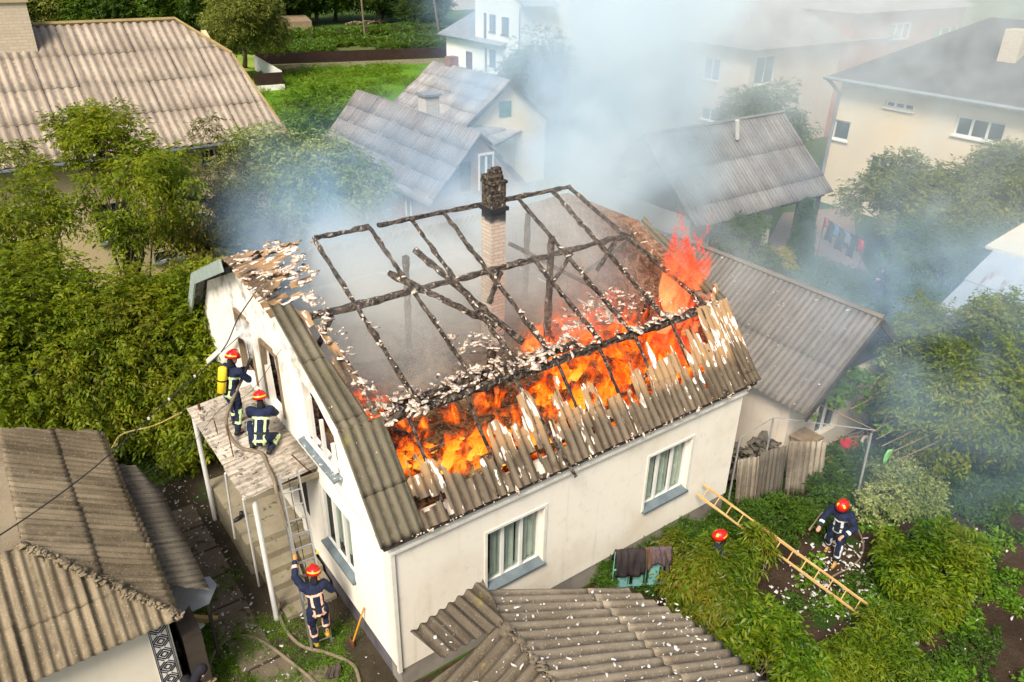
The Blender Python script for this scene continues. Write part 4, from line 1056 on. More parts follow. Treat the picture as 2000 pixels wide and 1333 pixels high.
b = MB(); b.bar((17.0, y0 - .32, ez + .0), (xr_, y0 - .32, rz_ - .08), .04, .16); b.bar((xr_, y0 - .32, rz_ - .08), (22.9, y0 - .32, ez), .04, .16); b.build('barge_board', M['wood_dark'], c2)
b = MB(); b.box((20.0, 30.1, 5.75), (.55, .55, .6)); b.build('chimney', M['brickc'], c2)
c3 = empty('slate_lean_to', 'small shed with dark speckled slate roof between the two cottages', 'shed', (19, 23, 0))
rough_roof(c3, 'roof', [at(907, 255, 3.5), at(988, 212, 3.5), at(1042, 243, 2.9), at(957, 290, 2.9)], (.45, -.9, -.2), M['slate_old'], 86)
b = MB(); b.box((19.3, 24.5, 1.35), (4.7, 1.15, 2.7), math.radians(34)); b.build('wall', M['cream'], c3)

# --- tall white house, top centre
wh = empty('white_house', 'tall white two storey house with brown window frames and grey metal roofed lean-to', 'house', (46, 56, 0))
WW = mat_plaster('bright_white_plaster', (.86, .84, .76), (.74, .72, .64), .2)
y_a, y_b = 57.9, 50.6
M['brown_frame'] = mat_flat('brown_window_frame', (.10, .04, .025), .5)
M['glass_blue'] = mat_flat('sky_lit_glass', (.10, .17, .26), .15, spec=.9, var=.2)
ow = [(51.85, 3.55, .75, 1.15), (53.7, 3.75, .75, 1.15), (55.2, 3.0, .45, 2.2), (53.7, .55, .75, 1.45), (55.2, .1, .45, 2.0)]
ow = []
def wpx(x, p0, p1):   # window rectangle on the plane x from two pixels (upper left, lower right)
    a, c = atx(p0[0], p0[1], x), atx(p1[0], p1[1], x); return (min(a[1], c[1]), min(a[2], c[2]), abs(a[1] - c[1]), abs(a[2] - c[2]))
def wpy(y, p0, p1):
    a, c = aty(p0[0], p0[1], y), aty(p1[0], p1[1], y); return (min(a[0], c[0]), min(a[2], c[2]), abs(a[0] - c[0]), abs(a[2] - c[2]))
big = [wpx(40, (955, 28), (968, 65)), wpx(40, (979, 33), (994, 71)), wpx(40, (955, 96), (968, 132))]
slim = [wpx(40, (944, 25), (950, 78)), wpx(40, (946, 93), (951, 143))]
boxwall('wall', wh, 40, 54.5, y_b, y_a, 0, 10.5, WW, [wpy(y_b, (1144, 38), (1160, 77)), wpy(y_b, (1148, -14), (1164, 3))], big + slim)
for r in big: window(wh, (40, r[0] + r[2], r[1]), (0, -1, 0), (-1, 0, 0), r[2], r[3], (.62,), mat='brown_frame', glass='glass_blue', sillm='brown_frame')
for r in slim: window(wh, (40, r[0] + r[2], r[1]), (0, -1, 0), (-1, 0, 0), r[2], r[3], (), mat='brown_frame', glass='wood_dark', sill=False)
for r in (wpy(y_b, (1144, 38), (1160, 77)), wpy(y_b, (1148, -14), (1164, 3))): window(wh, (r[0], y_b, r[1]), (1, 0, 0), (0, -1, 0), r[2], r[3], (.5,), mat='frame_white', glass='glass_blue', sill=False)
b = MB(); b.wall([(0, 0), (5.4, 0), (5.4, 2.95), (0, 2.95)], [], (40.05, 57.95, 0), (0, 1, 0), (0, 0, 1), (-1, 0, 0), .25); b.box((44.0, 63.2, 1.4), (7.4, .25, 2.8)); b.build('lean_to_wall', WW, wh)
b = MB(); z1 = 3.0; b.hexa([(39.5, 57.9, z1), (46.3, 57.9, 5.9), (46.3, 64.1, 5.9), (39.5, 64.1, z1), (39.5, 57.9, z1 + .06), (46.3, 57.9, 5.96), (46.3, 64.1, 5.96), (39.5, 64.1, z1 + .06)])
for k in range(12):
    y = 58.0 + k * .55; b.bar((39.5, y, z1 + .08), (46.3, y, 5.98), .05, .05)
b.build('metal_roof', M['zinc'], wh)
b = MB(); b.tube([(39.45, 57.9, z1 - .02), (39.45, 64.2, z1 - .04)], .07, 6); b.build('gutter', M['gutter'], wh); b = MB(); b.tube([(39.8, 50.5, 6.5), (39.8, 50.5, .2)], .06, 6); b.build('downpipe', M['gutter'], wh)
b = MB(); q = wpx(39.95, (909, 100), (921, 139)); b.box((40.02, q[0] + q[2] / 2, q[1] + q[3] / 2), (.06, q[2], q[3])); b.build('cellar_door', M['brown_frame'], wh)
b = MB(); a_ = aty(1003, 0, 49.6); b.hexa([(39.6, 49.6, 6.55), (43.6, 49.6, 6.5), (43.6, 52, 8.0), (39.6, 52, 8.0), (39.6, 49.6, 6.65), (43.6, 49.6, 6.6), (43.6, 52, 8.1), (39.6, 52, 8.1)]); b.build('porch_roof', M['zinc'], wh)
b = MB(); b.hexa([(39.2, 52.6, 3.05), (40, 52.6, 3.3), (40, 57.8, 3.3), (39.2, 57.8, 3.05), (39.2, 52.6, 3.1), (40, 52.6, 3.35), (40, 57.8, 3.35), (39.2, 57.8, 3.1)]); b.build('balcony_slab', M['zinc'], wh)

# --- cream buildings in the smoke
CF = mat_plaster('pinkish_render', (.62, .53, .44), (.52, .44, .36), .25)
cf = empty('smoky_building', 'cream two storey building with hipped roof half lost in the smoke', 'building', (42, 30, 0))
fx0, fx1, fy0, fy1, fz = 36.5, 50.5, 22.5, 36.5, 6.4
def px_s(p0, p1): return wpy(fy0, p0, p1)
def px_w(p0, p1): return wpx(fx0, p0, p1)
s1 = [px_s((1480, 112), (1510, 162))]
w1 = [px_w((1376, 112), (1402, 160)), px_w((1308, 96), (1332, 138)), px_w((1316, 194), (1328, 233)), px_w((1290, 186), (1300, 224)), px_w((1370, 208), (1400, 240))]
boxwall('wall', cf, fx0, fx1, fy0, fy1, 0, fz, CF, s1, w1)
for r in s1: window(cf, (r[0], fy0, r[1]), (1, 0, 0), (0, -1, 0), r[2], r[3], (.5,), sillm='frame_white', glass='glass_blue')
for r in w1: window(cf, (fx0, r[0] + r[2], r[1]), (0, -1, 0), (-1, 0, 0), r[2], r[3], (.5,), sillm='frame_white', glass='glass_blue')
def hip_roof(parent, x0, x1, y0, y1, z, zr, mat, nm='roof', inset=None):
    b = MB(); h = min(x1 - x0, y1 - y0) / 2 if inset is None else inset
    if x1 - x0 > y1 - y0: R0, R1 = (x0 + h, (y0 + y1) / 2, zr), (x1 - h, (y0 + y1) / 2, zr)
    else: R0, R1 = ((x0 + x1) / 2, y0 + h, zr), ((x0 + x1) / 2, y1 - h, zr)
    A, B_, C_, D = (x0, y0, z), (x1, y0, z), (x1, y1, z), (x0, y1, z)
    if x1 - x0 > y1 - y0: fs = [(A, B_, R1, R0), (B_, C_, R1), (C_, D, R0, R1), (D, A, R0)]
    else: fs = [(A, B_, R0), (B_, C_, R1, R0), (C_, D, R1), (D, A, R0, R1)]
    for f in fs: b.poly(f)
    b.poly([A, D, C_, B_])
    for (p, q) in ((A, B_), (B_, C_), (C_, D), (D, A)): pass
    return b.build(nm, mat, parent)
M['roof_grey'] = mat_rough('hazy_roof_sheets', (.16, .15, .145), (.24, .22, .205), 1.2, 14, .4)
hip_roof(cf, fx0 - .7, fx1 + .7, fy0 - .7, fy1 + .7, fz - .05, fz + 3.2, M['roof_grey'])
cg = empty('cream_block', 'tall plain cream block behind the smoky building', 'building', (70, 42, 0))
cb_s = [wpy(38, (1588, 15), (1604, 32))]
boxwall('wall', cg, 58.5, 75.5, 38, 54, 0, 9.5, CF, cb_s, [])
for r in cb_s: window(cg, (r[0], 38, r[1]), (1, 0, 0), (0, -1, 0), r[2], r[3], (.5,), glass='glass_blue')
hip_roof(cg, 58, 76, 37.4, 54.6, 9.5, 12, M['roof_grey'])
rbh = empty('red_brick_house', 'hazy red brick house with white and green windows', 'house', (62, 27, 0))
RB = mat_brick('red_brick', (.42, .14, .09), (.36, .12, .08), (.4, .3, .25), .8, 0)
yb_ = 22.0
gw = [wpy(yb_, (1741, 46), (1775, 78)), wpy(yb_, (1826, 55), (1866, 83))]
a_, c_ = aty(1671, 30, yb_), aty(1885, 20, yb_)
boxwall('wall', rbh, a_[0], c_[0], yb_, yb_ + 9, 0, a_[2] + .2, RB, gw, [])
window(rbh, (gw[0][0], yb_, gw[0][1]), (1, 0, 0), (0, -1, 0), gw[0][2], gw[0][3], (.33, .66), frame=.14, glass='glass_blue')
M['green_panel'] = mat_flat('green_panels', (.08, .24, .15), .5)
window(rbh, (gw[1][0], yb_, gw[1][1]), (1, 0, 0), (0, -1, 0), gw[1][2], gw[1][3], (.35, .7), frame=.1, glass='green_panel')
hip_roof(rbh, a_[0] - .6, c_[0] + .6, yb_ - .6, yb_ + 9.6, a_[2] + .15, a_[2] + 2.4, M['roof_grey'])
# --- cream house on the right
cr = empty('cream_house', 'cream two storey house with dark grey roof and white triple windows on the right', 'house', (37, 6, 0))
rx0, ry1, ry0, rz = 32.3, 13.7, -7, 6.2
CR = mat_plaster('warm_cream_render', (.76, .64, .46), (.64, .53, .38), .25)
wr = [(wpx(rx0, (1630, 233), (1654, 278)), ()), (wpx(rx0, (1730, 195), (1783, 220)), (.33, .66)), (wpx(rx0, (1870, 225), (1955, 283)), (.33, .66)), (wpx(rx0, (1700, 302), (1744, 358)), (.33, .66))]
boxwall('wall', cr, rx0, 42, ry0, ry1, 0, rz, CR, [], [r for r, _ in wr])
for r, bb in wr: window(cr, (rx0, r[0] + r[2], r[1]), (0, -1, 0), (-1, 0, 0), r[2], r[3], bb, sillm='frame_white', frame=.09, glass='glass_dark')
hip_roof(cr, rx0 - .65, 42.7, ry0 - .6, ry1 + .6, rz, rz + 2.9, mat_rough('dark_patched_roof', (.07, .068, .066), (.13, .125, .12), .8, 10, .5, .9, (.22, .2, .17), .66), inset=4.5)
b = MB(); b.tube([(rx0 - .68, ry0, rz - .02), (rx0 - .68, ry1 + .6, rz)], .09, 8); b.tube([(rx0 - .68, ry1 + .4, rz), (rx0 - .12, ry1 - .05, rz - .7), (rx0 - .12, ry1 - .05, .2)], .09, 8); b.build('gutter', M['zinc'], cr)
b = MB(); p_ = at(1965, 130, 7.4); b.box((p_[0] + .3, p_[1], 7.9), (.9, .8, 2.0)); b.build('chimney', ck, cr)
# --- rusty metal roof at the right edge
mr = empty('tin_roof_shed', 'tan shed with pale rust-streaked metal roof at the right edge of the garden', 'shed', (20, -1, 0))
tn = NT('rust_streaked_tin'); P = tn.coord('Position')
n1 = tn.noise(tn.coord('Position', (.35, 2.2, 1)), 1.6, 5, .6)
c_ = tn.mix(tn.step(tn.noise(P, 1.1, 5, .6), .35, .7), (.42, .44, .45), (.55, .56, .56))
c_ = tn.mix(tn.math('MULTIPLY', tn.step(n1, .58, .68), .8), c_, (.30, .12, .05))
tn.pbr(c_, .5, tn.bump(tn.noise(P, 8, 4, .6), .2, .02), metal=.35)
s3 = .42
def mz(x): return 2.5 + s3 * (x - 18.2)
b = MB()
for k, (xa, xb, ya, yb) in enumerate([(18.2, 19.75, .6, -1.0), (18.2, 19.75, -1.0, -2.6), (18.2, 19.75, -2.6, -4.6), (19.7, 21.2, .62, -.9), (19.7, 21.2, -.9, -2.5), (19.7, 21.2, -2.5, -4.6)]):
    o_ = .012 * (k % 2) + (.02 if k > 2 else 0)
    q = [(xa, ya, mz(xa) + o_), (xb, ya, mz(xb) + o_), (xb, yb, mz(xb) + o_), (xa, yb, mz(xa) + o_)]
    b.hexa([(p[0], p[1], p[2] - .01) for p in q] + q)
b.build('metal_roof', tn.m, mr)
b = MB(); b.hexa([(21.2, .9, mz(21.2)), (24.5, .9, mz(21.2) + .4), (24.5, -4.6, mz(21.2) + .4), (21.2, -4.6, mz(21.2)), (21.2, .9, mz(21.2) + .08), (24.5, .9, mz(21.2) + .5), (24.5, -4.6, mz(21.2) + .5), (21.2, -4.6, mz(21.2) + .08)])
b.build('upper_roof', mat_rough('ivory_sheet', (.66, .58, .42), (.58, .52, .4), 1, 10, .1, .6), mr)
b = MB(); b.box((21.6, -2.0, 1.22), (6.2, 4.9, 2.44)); b.build('wall', mat_plaster('tan_render', (.42, .29, .19), (.34, .24, .16), .4), mr)
b = MB(); b.bar((18.17, .65, mz(18.2) - .05), (18.17, -4.6, mz(18.2) - .05), .05, .14); b.build('eaves_board', M['wood_dark'], mr)
# --- brown fence round the lawn
fm = mat_rough('brown_metal_fence', (.032, .018, .014), (.045, .026, .02), 2, 20, .2, .55)
fn = empty('metal_fence', 'long dark brown metal fence on a concrete footing behind the lawn', 'fence', (31.8, 67.1, 0))
fa, fb = np.array([22.2, 69.7]), np.array([41.4, 65.2])
b = MB(); k = 12
for i in range(k):
    p, q = fa + (fb - fa) * i / k, fa + (fb - fa) * (i + 1) / k; b.bar((p[0], p[1], .98), (q[0], q[1], .98), .05, 1.05)
b.build('panel', fm, fn)
b = MB(); b.bar((fa[0], fa[1], .21), (fb[0], fb[1], .21), .22, .42); b.build('footing', M['concrete'], fn)
fl = empty('side_fence', 'short brown fence with white gate panel beside the long house', 'fence', (19.2, 60, 0))
b = MB(); b.bar((18.2, 58.6, .95), (20.6, 58.4, .95), .06, .95); b.build('panel', fm, fl)
b = MB(); b.bar((18.2, 58.55, .22), (20.65, 58.35, .22), .25, .42); b.build('footing', M['trim'], fl)
b = MB(); b.bar((20.6, 58.5, .8), (21.9, 69, .8), .06, 1.4); b.build('white_panel', M['frame_white'], fl)
for i, px in enumerate([(478, 82), (564, 78), (608, 80), (665, 76), (718, 72), (770, 70), (817, 66), (858, 62)]):
    p = at(*px); b = MB(); b.bar(p, p + [0, 0, 1.3], .14, .14)
    o = b.build('fence_post', M['wood_dark']); tag(o, 'dark wooden fence post standing in a row along the far potato patch', 'post', 'posts along the potato patch')
for (p, q, h_) in (((713, 76), (711, 0), 7.0), ((858, 70), (845, 0), 7)):
    p = at(*p); b = MB(); b.tube([p, p + [(0 if h_ else 0) - (.9 if q[0] == 845 else .1), .3, h_]], .13, 8)
    o = b.build('utility_pole', M['bark']); tag(o, 'thin wooden utility pole with whitened foot by the fence' if q[0] == 711 else 'leaning wooden pole left of the white house', 'pole')
b = MB(); p = at(550, 62); b.hexa([p + np.array(t) for t in ((0, 0, 0), (4.2, -.5, 0), (4.6, 2.5, 0), (.4, 3, 0), (0, 0, 1.2), (4.2, -.5, 1.2), (4.6, 2.5, 1.7), (.4, 3, 1.7))])
tag(b.build('hutch', M['wood']), 'low wooden hutch under the far trees', 'hutch')
b = MB(); p = at(682, 50)
for k in range(7): b.rbar(p + [k * .9 - .5, 0, .2 + .2 * (k % 2)], p + [k * .9 + 1.2, .6, .35], .3, .25, 4, .03, seed=k)
tag(b.build('plank_pile', M['wood']), 'pile of grey planks under the far trees', 'planks')
b = MB(); p = at(552, 142)
for k in range(12): a_ = rs.rand() * 2.6; b.bar(p + [-1.4 + rs.rand() * .6, -.5 + rs.rand(), .08 + .05 * k / 2], p + [1.2 + rs.rand(), -.4 + rs.rand() * 1.1, .1 + .05 * k / 2], .14, .05)
tag(b.build('board_pile', mat_rough('orange_boards', (.42, .24, .13), (.52, .33, .2), 3, 20, .2)), 'heap of orange brown boards on the lawn by the fence', 'boards')
b = MB()
p = at(905, 18); b.box((p[0], p[1], 1.2), (5, 3, 2.4)); b.box((p[0], p[1], 2.5), (5.6, 3.6, .15))
tag(b.build('far_hut', CF), 'small pale hut beyond the trees at the top edge', 'hut')
# ------------------------------------------------------------------ plants
def foliage(centres, radii, sprigs, k=5, spl=.28, ll=.11, lw=.045, droop=.5, seed=0, outward=None, spread=1.0):
    """sprays of leaflets in pairs along drooping stalks, gathered into clumps; returns V,F"""
    rs = np.random.RandomState(seed)
    centres = np.asarray(centres); radii = np.asarray(radii, float)
    n = len(centres) * sprigs
    ci = np.repeat(np.arange(len(centres)), sprigs)
    d = rs.randn(n, 3); d /= np.linalg.norm(d, axis=1)[:, None]
    r = rs.rand(n) ** .45
    P = centres[ci] + d * (r * radii[ci] * spread)[:, None] * [1, 1, .8]
    D = d + rs.randn(n, 3) * .5; D[:, 2] = D[:, 2] * .5 - droop
    if outward is not None:
        o = P - outward; o /= np.linalg.norm(o, axis=1)[:, None] + 1e-6; D += o * .8
    D /= np.linalg.norm(D, axis=1)[:, None]
    S = np.cross(D, [0, 0, 1.0]) + rs.randn(n, 3) * .15; S /= np.linalg.norm(S, axis=1)[:, None]
    t = (np.arange(k) + .6) / k
    sc = (.7 + rs.rand(n) * .6)
    base = P[:, None, :] + D[:, None, :] * (t[None, :, None] * (spl * sc)[:, None, None])
    base[:, :, 2] -= (t[None, :] ** 2) * (spl * sc)[:, None] * .25 * droop
    side = np.where(np.arange(k) % 2 == 0, 1.0, -1.0)
    ld = S[:, None, :] * side[None, :, None] * .9 + D[:, None, :] * .7 + rs.randn(n, k, 3) * .28
    ld[:, :, 2] -= droop * .5
    ld /= np.linalg.norm(ld, axis=2)[:, :, None]
    N = rs.randn(n, k, 3) * .45 + [0, 0, 1.0]
    W = np.cross(ld, N); W /= np.linalg.norm(W, axis=2)[:, :, None] + 1e-9
    L_ = (ll * (.65 + rs.rand(n, k) * .7))[:, :, None]; Wd = (lw * (.7 + rs.rand(n, k) * .6))[:, :, None]
    Nn = np.cross(W, ld)
    a = base; b_ = base + ld * L_ * .45 + W * Wd * .5 + Nn * Wd * .18; c = base + ld * L_; d_ = base + ld * L_ * .45 - W * Wd * .5 + Nn * Wd * .18
    c = c - Nn * L_ * .12
    V = np.stack([a, b_, c, d_], 2).reshape(-1, 3)
    F = np.arange(len(V)).reshape(-1, 4)
    return V, F

def blob_clumps(blobs, n, rs, shell=.55, gap=.0, seed=0):
    w = np.array([b[1] ** 2 for b in blobs]); w = w / w.sum()
    out = []
    while len(out) < n:
        i = rs.choice(len(blobs), p=w); c, r = np.array(blobs[i][0], float), blobs[i][1]
        fz = blobs[i][2] if len(blobs[i]) > 2 else .8
        d = rs.randn(3); d /= np.linalg.norm(d)
        p = c + d * r * (shell + (1 - shell) * rs.rand() ** .7) * [1, 1, fz]
        if gap and vn(p[0] * 1.3 + p[2], p[1] * 1.3 - p[2], seed) < gap: 
            if rs.rand() < .85: continue
        if p[2] < .15: p[2] = .15 + rs.rand() * .3
        out.append(p)
    return np.array(out)

def tree(name, label, cat, base, blobs, mat, n=60, cr=.45, sprigs=40, k=6, spl=.3, ll=.12, lw=.05, droop=.5, trunk=.14, seed=1, gap=.35, limbs=14, shell=.5, group=None, fork=.35, bark='bark', lean=None, parts=True):
    rs = np.random.RandomState(seed)
    base = np.array([base[0], base[1], 0.0])
    root = empty(name, label, cat, base, group)
    cl = blob_clumps(blobs, n, rs, shell, gap, seed)
    cen = np.average([b_[0] for b_ in blobs], axis=0, weights=[b_[1] ** 2 for b_ in blobs])
    V, F = foliage(cl, np.full(len(cl), cr) * (.7 + rs.rand(len(cl)) * .7), sprigs, k, spl, ll, lw, droop, seed, cen)
    V = V[:, :]; V[:, 2] = np.maximum(V[:, 2], .02)
    npmesh('crown', V, F, mat, root)
    b = MB()
    top = cen.copy(); fk = base + (top - base) * fork + [0, 0, 0]
    pts = [base - [0, 0, .05], base + (fk - base) * .5 + rs.randn(3) * .04 * trunk * 10 * [1, 1, 0], fk]
    b.tube(pts, [trunk * 1.15, trunk, trunk * .85], 8)
    main = [fk, fk + (top - fk) * .5 + rs.randn(3) * .15, top]
    b.tube(main, [trunk * .8, trunk * .5, trunk * .15], 7)
    order = rs.permutation(len(cl))[:limbs]
    for j in order:
        c = cl[j]; s_ = rs.rand() * .7; a = fk + (top - fk) * s_
        if c[2] < a[2] - .3: a = fk
        m1 = a + (c - a) * .45 + rs.randn(3) * .12 + [0, 0, -.05 * np.linalg.norm(c - a)]
        r0 = trunk * (.42 - .2 * s_)
        b.tube([a, m1, a + (c - a) * .8 + rs.randn(3) * .08, c], [r0, r0 * .7, r0 * .4, r0 * .15], 5, cap=False)
        for q in rs.permutation(len(cl))[:0]: pass
    # twigs out to the nearest clumps
    for j in range(len(cl)):
        if rs.rand() < .6:
            i = order[np.argmin(np.linalg.norm(cl[order] - cl[j], axis=1))]
            if np.linalg.norm(cl[i] - cl[j]) < 2.5 * cr * 2: b.tube([cl[i], (cl[i] + cl[j]) / 2 + rs.randn(3) * .06, cl[j]], [trunk * .08, trunk * .06, trunk * .03], 4, cap=False)
    b.build('trunk', M[bark], root, smooth=True, recalc=False)
    return root

LF = {}
LF['walnut'] = mat_leaf('walnut_leaves', [(.035, .065, .005), (.115, .17, .006), (.22, .27, .010), (.36, .36, .018)], (.15, .10, .015), .4, .45)
LF['walnut_brown'] = mat_leaf('browning_walnut_leaves', [(.045, .055, .008), (.085, .085, .012), (.13, .115, .015), (.17, .16, .02)], (.08, .045, .012), .8, .3)
LF['pale'] = mat_leaf('pale_blossom_leaves', [(.10, .14, .03), (.20, .26, .06), (.34, .38, .13), (.46, .46, .24)], None, 0, .3)
LF['bright'] = mat_leaf('bright_green_leaves', [(.045, .12, .008), (.09, .20, .012), (.15, .28, .02), (.20, .33, .03)], None, 0, .4)
LF['olive'] = mat_leaf('olive_leaves', [(.09, .11, .018), (.17, .19, .035), (.26, .27, .06)], None, 0, .3)
LF['dark'] = mat_leaf('dark_green_leaves', [(.012, .035, .006), (.03, .07, .010), (.055, .11, .014)], None, 0, .3)
LF['mid'] = mat_leaf('mid_green_leaves', [(.025, .06, .008), (.055, .12, .012), (.10, .18, .018)], None, 0, .35)
LF['peach'] = mat_leaf('peach_leaves', [(.04, .09, .006), (.09, .16, .008), (.16, .24, .012), (.22, .20, .015)], (.22, .10, .02), .35, .4, .4)
LF['orange'] = mat_leaf('yellow_green_leaves', [(.035, .085, .006), (.09, .16, .008), (.17, .23, .010), (.27, .24, .02)], None, 0, .4)
LF['peachb'] = mat_leaf('fresh_peach_leaves', [(.025, .07, .004), (.07, .15, .006), (.14, .25, .010), (.26, .36, .018)], (.25, .20, .02), .35, .4, .4)
LF['thuja'] = mat_leaf('thuja_scales', [(.02, .075, .015), (.035, .11, .02), (.05, .14, .025)], None, 0, .2)
LF['yellow'] = mat_leaf('golden_leaves', [(.30, .24, .02), (.42, .34, .03), (.30, .30, .04)], None, 0, .3)

def B(px, py, z, r, f=.8): return (at(px, py, z), r, f)
# walnuts left of the burning house
tree('walnut_tree', 'dense low walnut tree with drooping leaves filling the left edge above the shed', 'tree', at(120, 900)[:2],
     [B(60, 660, 3.2, 1.5), B(20, 780, 2.6, 1.2), B(170, 700, 2.9, 1.3), B(120, 820, 1.8, 1.1), B(240, 810, 1.6, .95), B(-60, 620, 4, 1.5), B(60, 560, 4.1, 1.1)],
     LF['walnut'], 190, .50, 44, 7, .30, .135, .058, .55, .13, 3, .25, 26)
tree('walnut_tree', 'walnut tree with overhanging branches touching the left wall of the burning house', 'tree', at(330, 800)[:2],
     [B(300, 650, 2.9, 1.4), B(370, 730, 2.1, 1.05), B(385, 600, 3.7, 1.0), B(290, 780, 1.6, 1.1), B(360, 830, 1.1, .8), B(230, 600, 3.7, 1.05), B(400, 660, 2.7, .75), B(372, 560, 4.3, .55), B(392, 610, 3.6, .5)],
     LF['walnut'], 190, .46, 44, 7, .30, .135, .058, .55, .12, 4, .22, 24)
tree('walnut_tree', 'tall open walnut tree with thin crown reaching up across the long pale roof', 'tree', at(255, 640)[:2],
     [B(215, 300, 6.4, 1.3, .9), B(160, 250, 6.9, .6), B(290, 390, 5.7, 1.3, .9), B(245, 440, 5.2, .55), B(150, 390, 5.4, .5), B(235, 215, 7.3, .35), B(340, 330, 6.1, .9)],
     LF['walnut'], 92, .36, 27, 7, .34, .15, .055, .5, .12, 5, .40, 34, fork=.2)
tree('walnut_tree', 'thin walnut tree with yellowish leaves before the ochre wall at the far left', 'tree', at(150, 640)[:2],
     [B(60, 390, 5.1, 1.0, .9), B(20, 320, 5.6, .8), B(30, 500, 4.2, .8), B(0, 450, 4.7, .9), B(105, 440, 4.9, .45)],
     LF['walnut'], 58, .36, 24, 7, .34, .15, .055, .5, .10, 6, .40, 26, fork=.2)
tree('walnut_tree', 'scorched brownish walnut tree between the long house and the burning house', 'tree', at(330, 640)[:2],
     [B(400, 400, 4.9, 1.3, .95), B(470, 450, 4.2, 1.15), B(360, 440, 4.7, .75), B(405, 240, 6.7, .3), B(440, 330, 5.4, .7), B(520, 470, 3.9, .8), B(390, 520, 3.9, .9)],
     LF['walnut_brown'], 115, .38, 32, 7, .30, .12, .045, .6, .12, 7, .28, 30, fork=.25)
tree('chestnut_tree', 'pale green leafy tree with creamy leaf tips left of the brick cottage', 'tree', at(600, 470)[:2],
     [B(500, 310, 4.9, 1.3), B(560, 360, 4.4, 1.5), B(640, 350, 4.3, 1.6), B(600, 430, 3.6, 1.5), B(690, 400, 3.7, 1.4), B(560, 290, 5.0, 1.0), B(510, 400, 3.7, 1.3), B(650, 290, 5.0, .6), B(710, 340, 4.3, .9)],
     LF['pale'], 230, .46, 38, 6, .26, .13, .05, .55, .13, 8, .3, 26)
tree('round_bush', 'bright green rounded bush left of the brick cottage roof', 'bush', at(625, 292)[:2], [B(620, 235, 3.2, 2.0, 1.0), B(580, 262, 2.3, 1.5), B(655, 265, 2.3, 1.3)],
     LF['bright'], 110, .6, 40, 5, .3, .16, .08, .2, .1, 9, .15, 10)
tree('willow_tree', 'olive green feathery tree standing right of the long pale roof', 'tree', at(478, 132)[:2], [(np.array([19.5, 63.5, 6.2]), 2.9, 1.05), (np.array([21.4, 64, 4.2]), 2.0), (np.array([17.9, 63.5, 4.5]), 1.9), (np.array([20.2, 63.0, 8.2]), 1.6)],
     LF['olive'], 190, .8, 48, 5, .4, .24, .08, .5, .22, 10, .25, 18)
# trees along the top of the picture
rs = np.random.RandomState(77)
for i, (px, py, r, h, lf, lb) in enumerate([
    (100, 60, 5.0, 7, 'olive', 'olive brown bushy tree behind the ridge of the long pale roof'),
    (205, 62, 4.5, 6, 'mid', 'green bush behind the flat end of the long roof'),
    (270, 60, 6.5, 8, 'dark', 'dark green tree behind the long roof, left of the willow'),
    (350, 62, 6.5, 8, 'mid', 'mid green tree behind the hip of the long roof'),
    (415, 70, 6.0, 9, 'dark', 'dark tree directly left of the willow'),
    (560, 52, 6.5, 9, 'dark', 'dark leafy tree right of the willow at the top edge'),
    (620, 46, 6.5, 10, 'mid', 'green tree over the planks at the top edge'),
    (655, 40, 5.5, 10, 'dark', 'dark tree behind the leaning trunk at the top edge'),
    (740, 46, 6.0, 10, 'dark', 'dark tree behind the utility pole'),
    (795, 44, 4.6, 7.5, 'bright', 'rounded bright green tree left of the far hut'),
    (830, 52, 2.6, 4.5, 'dark', 'small bluish dark tree at the edge of the far lane'),
    (480, 30, 7.5, 11, 'dark', 'tall dark tree behind the willow at the top edge')]):
    p = at(px, py); 
    bl = [(p + [0, 0, h * .62], r * .62, .9)] + [(p + [rs.randn() * r * .45, rs.randn() * r * .3, h * (.35 + rs.rand() * .45)], r * .42, .9) for _ in range(5)]
    tree('far_tree', lb, 'tree', p[:2], bl, LF[lf], 150, 1.15, 34, 5, .8, .42, .2, .3, .3, 100 + i, .2, 8, group='trees along the top edge')
tree('garden_tree', 'blue green tree in the smoke before the white house', 'tree', at(1040, 205)[:2], [B(1010, 160, 2.6, 2.0), B(1060, 110, 5.0, 1.7, 1.1), B(1100, 150, 3.5, 2.3), B(1180, 140, 3.7, 2.2), B(1050, 175, 2.4, 2.2), B(1000, 140, 3.4, 1.0)],
     LF['mid'], 120, .75, 40, 5, .4, .22, .1, .3, .18, 21, .3, 16)
tree('fruit_tree', 'hazy fruit tree between the barn roof and the smoky building', 'tree', at(1470, 285)[:2], [B(1450, 225, 2.8, 1.6), B(1500, 205, 3.4, 1.5), B(1540, 240, 2.6, 1.1), B(1400, 240, 2.4, 1.2)],
     LF['mid'], 70, .6, 36, 5, .35, .2, .09, .3, .12, 22, .3, 14)
tree('young_tree', 'small bluish tree before the barn wall', 'tree', at(1430, 520)[:2], [B(1430, 450, 2.2, .75), B(1475, 440, 2.3, .5), B(1400, 460, 1.9, .6), B(1460, 480, 1.3, .6)],
     LF['mid'], 46, .3, 30, 5, .2, .13, .06, .3, .06, 23, .3, 14)
tree('golden_bush', 'small golden yellow bush beside the thuja', 'bush', at(1520, 535)[:2], [B(1523, 513, .8, .55), B(1505, 500, .9, .4)], LF['yellow'], 26, .22, 30, 5, .12, .07, .04, .1, .03, 24, 0, 4)
tree('courtyard_bush', 'green shrub between the annex roof and the brick courtyard', 'bush', at(1600, 585)[:2], [B(1490, 520, .8, .6), B(1610, 575, .6, .5), B(1665, 600, .5, .45), B(1550, 560, .6, .45)], LF['mid'], 50, .3, 30, 5, .2, .12, .06, .2, .05, 25, .2, 8)
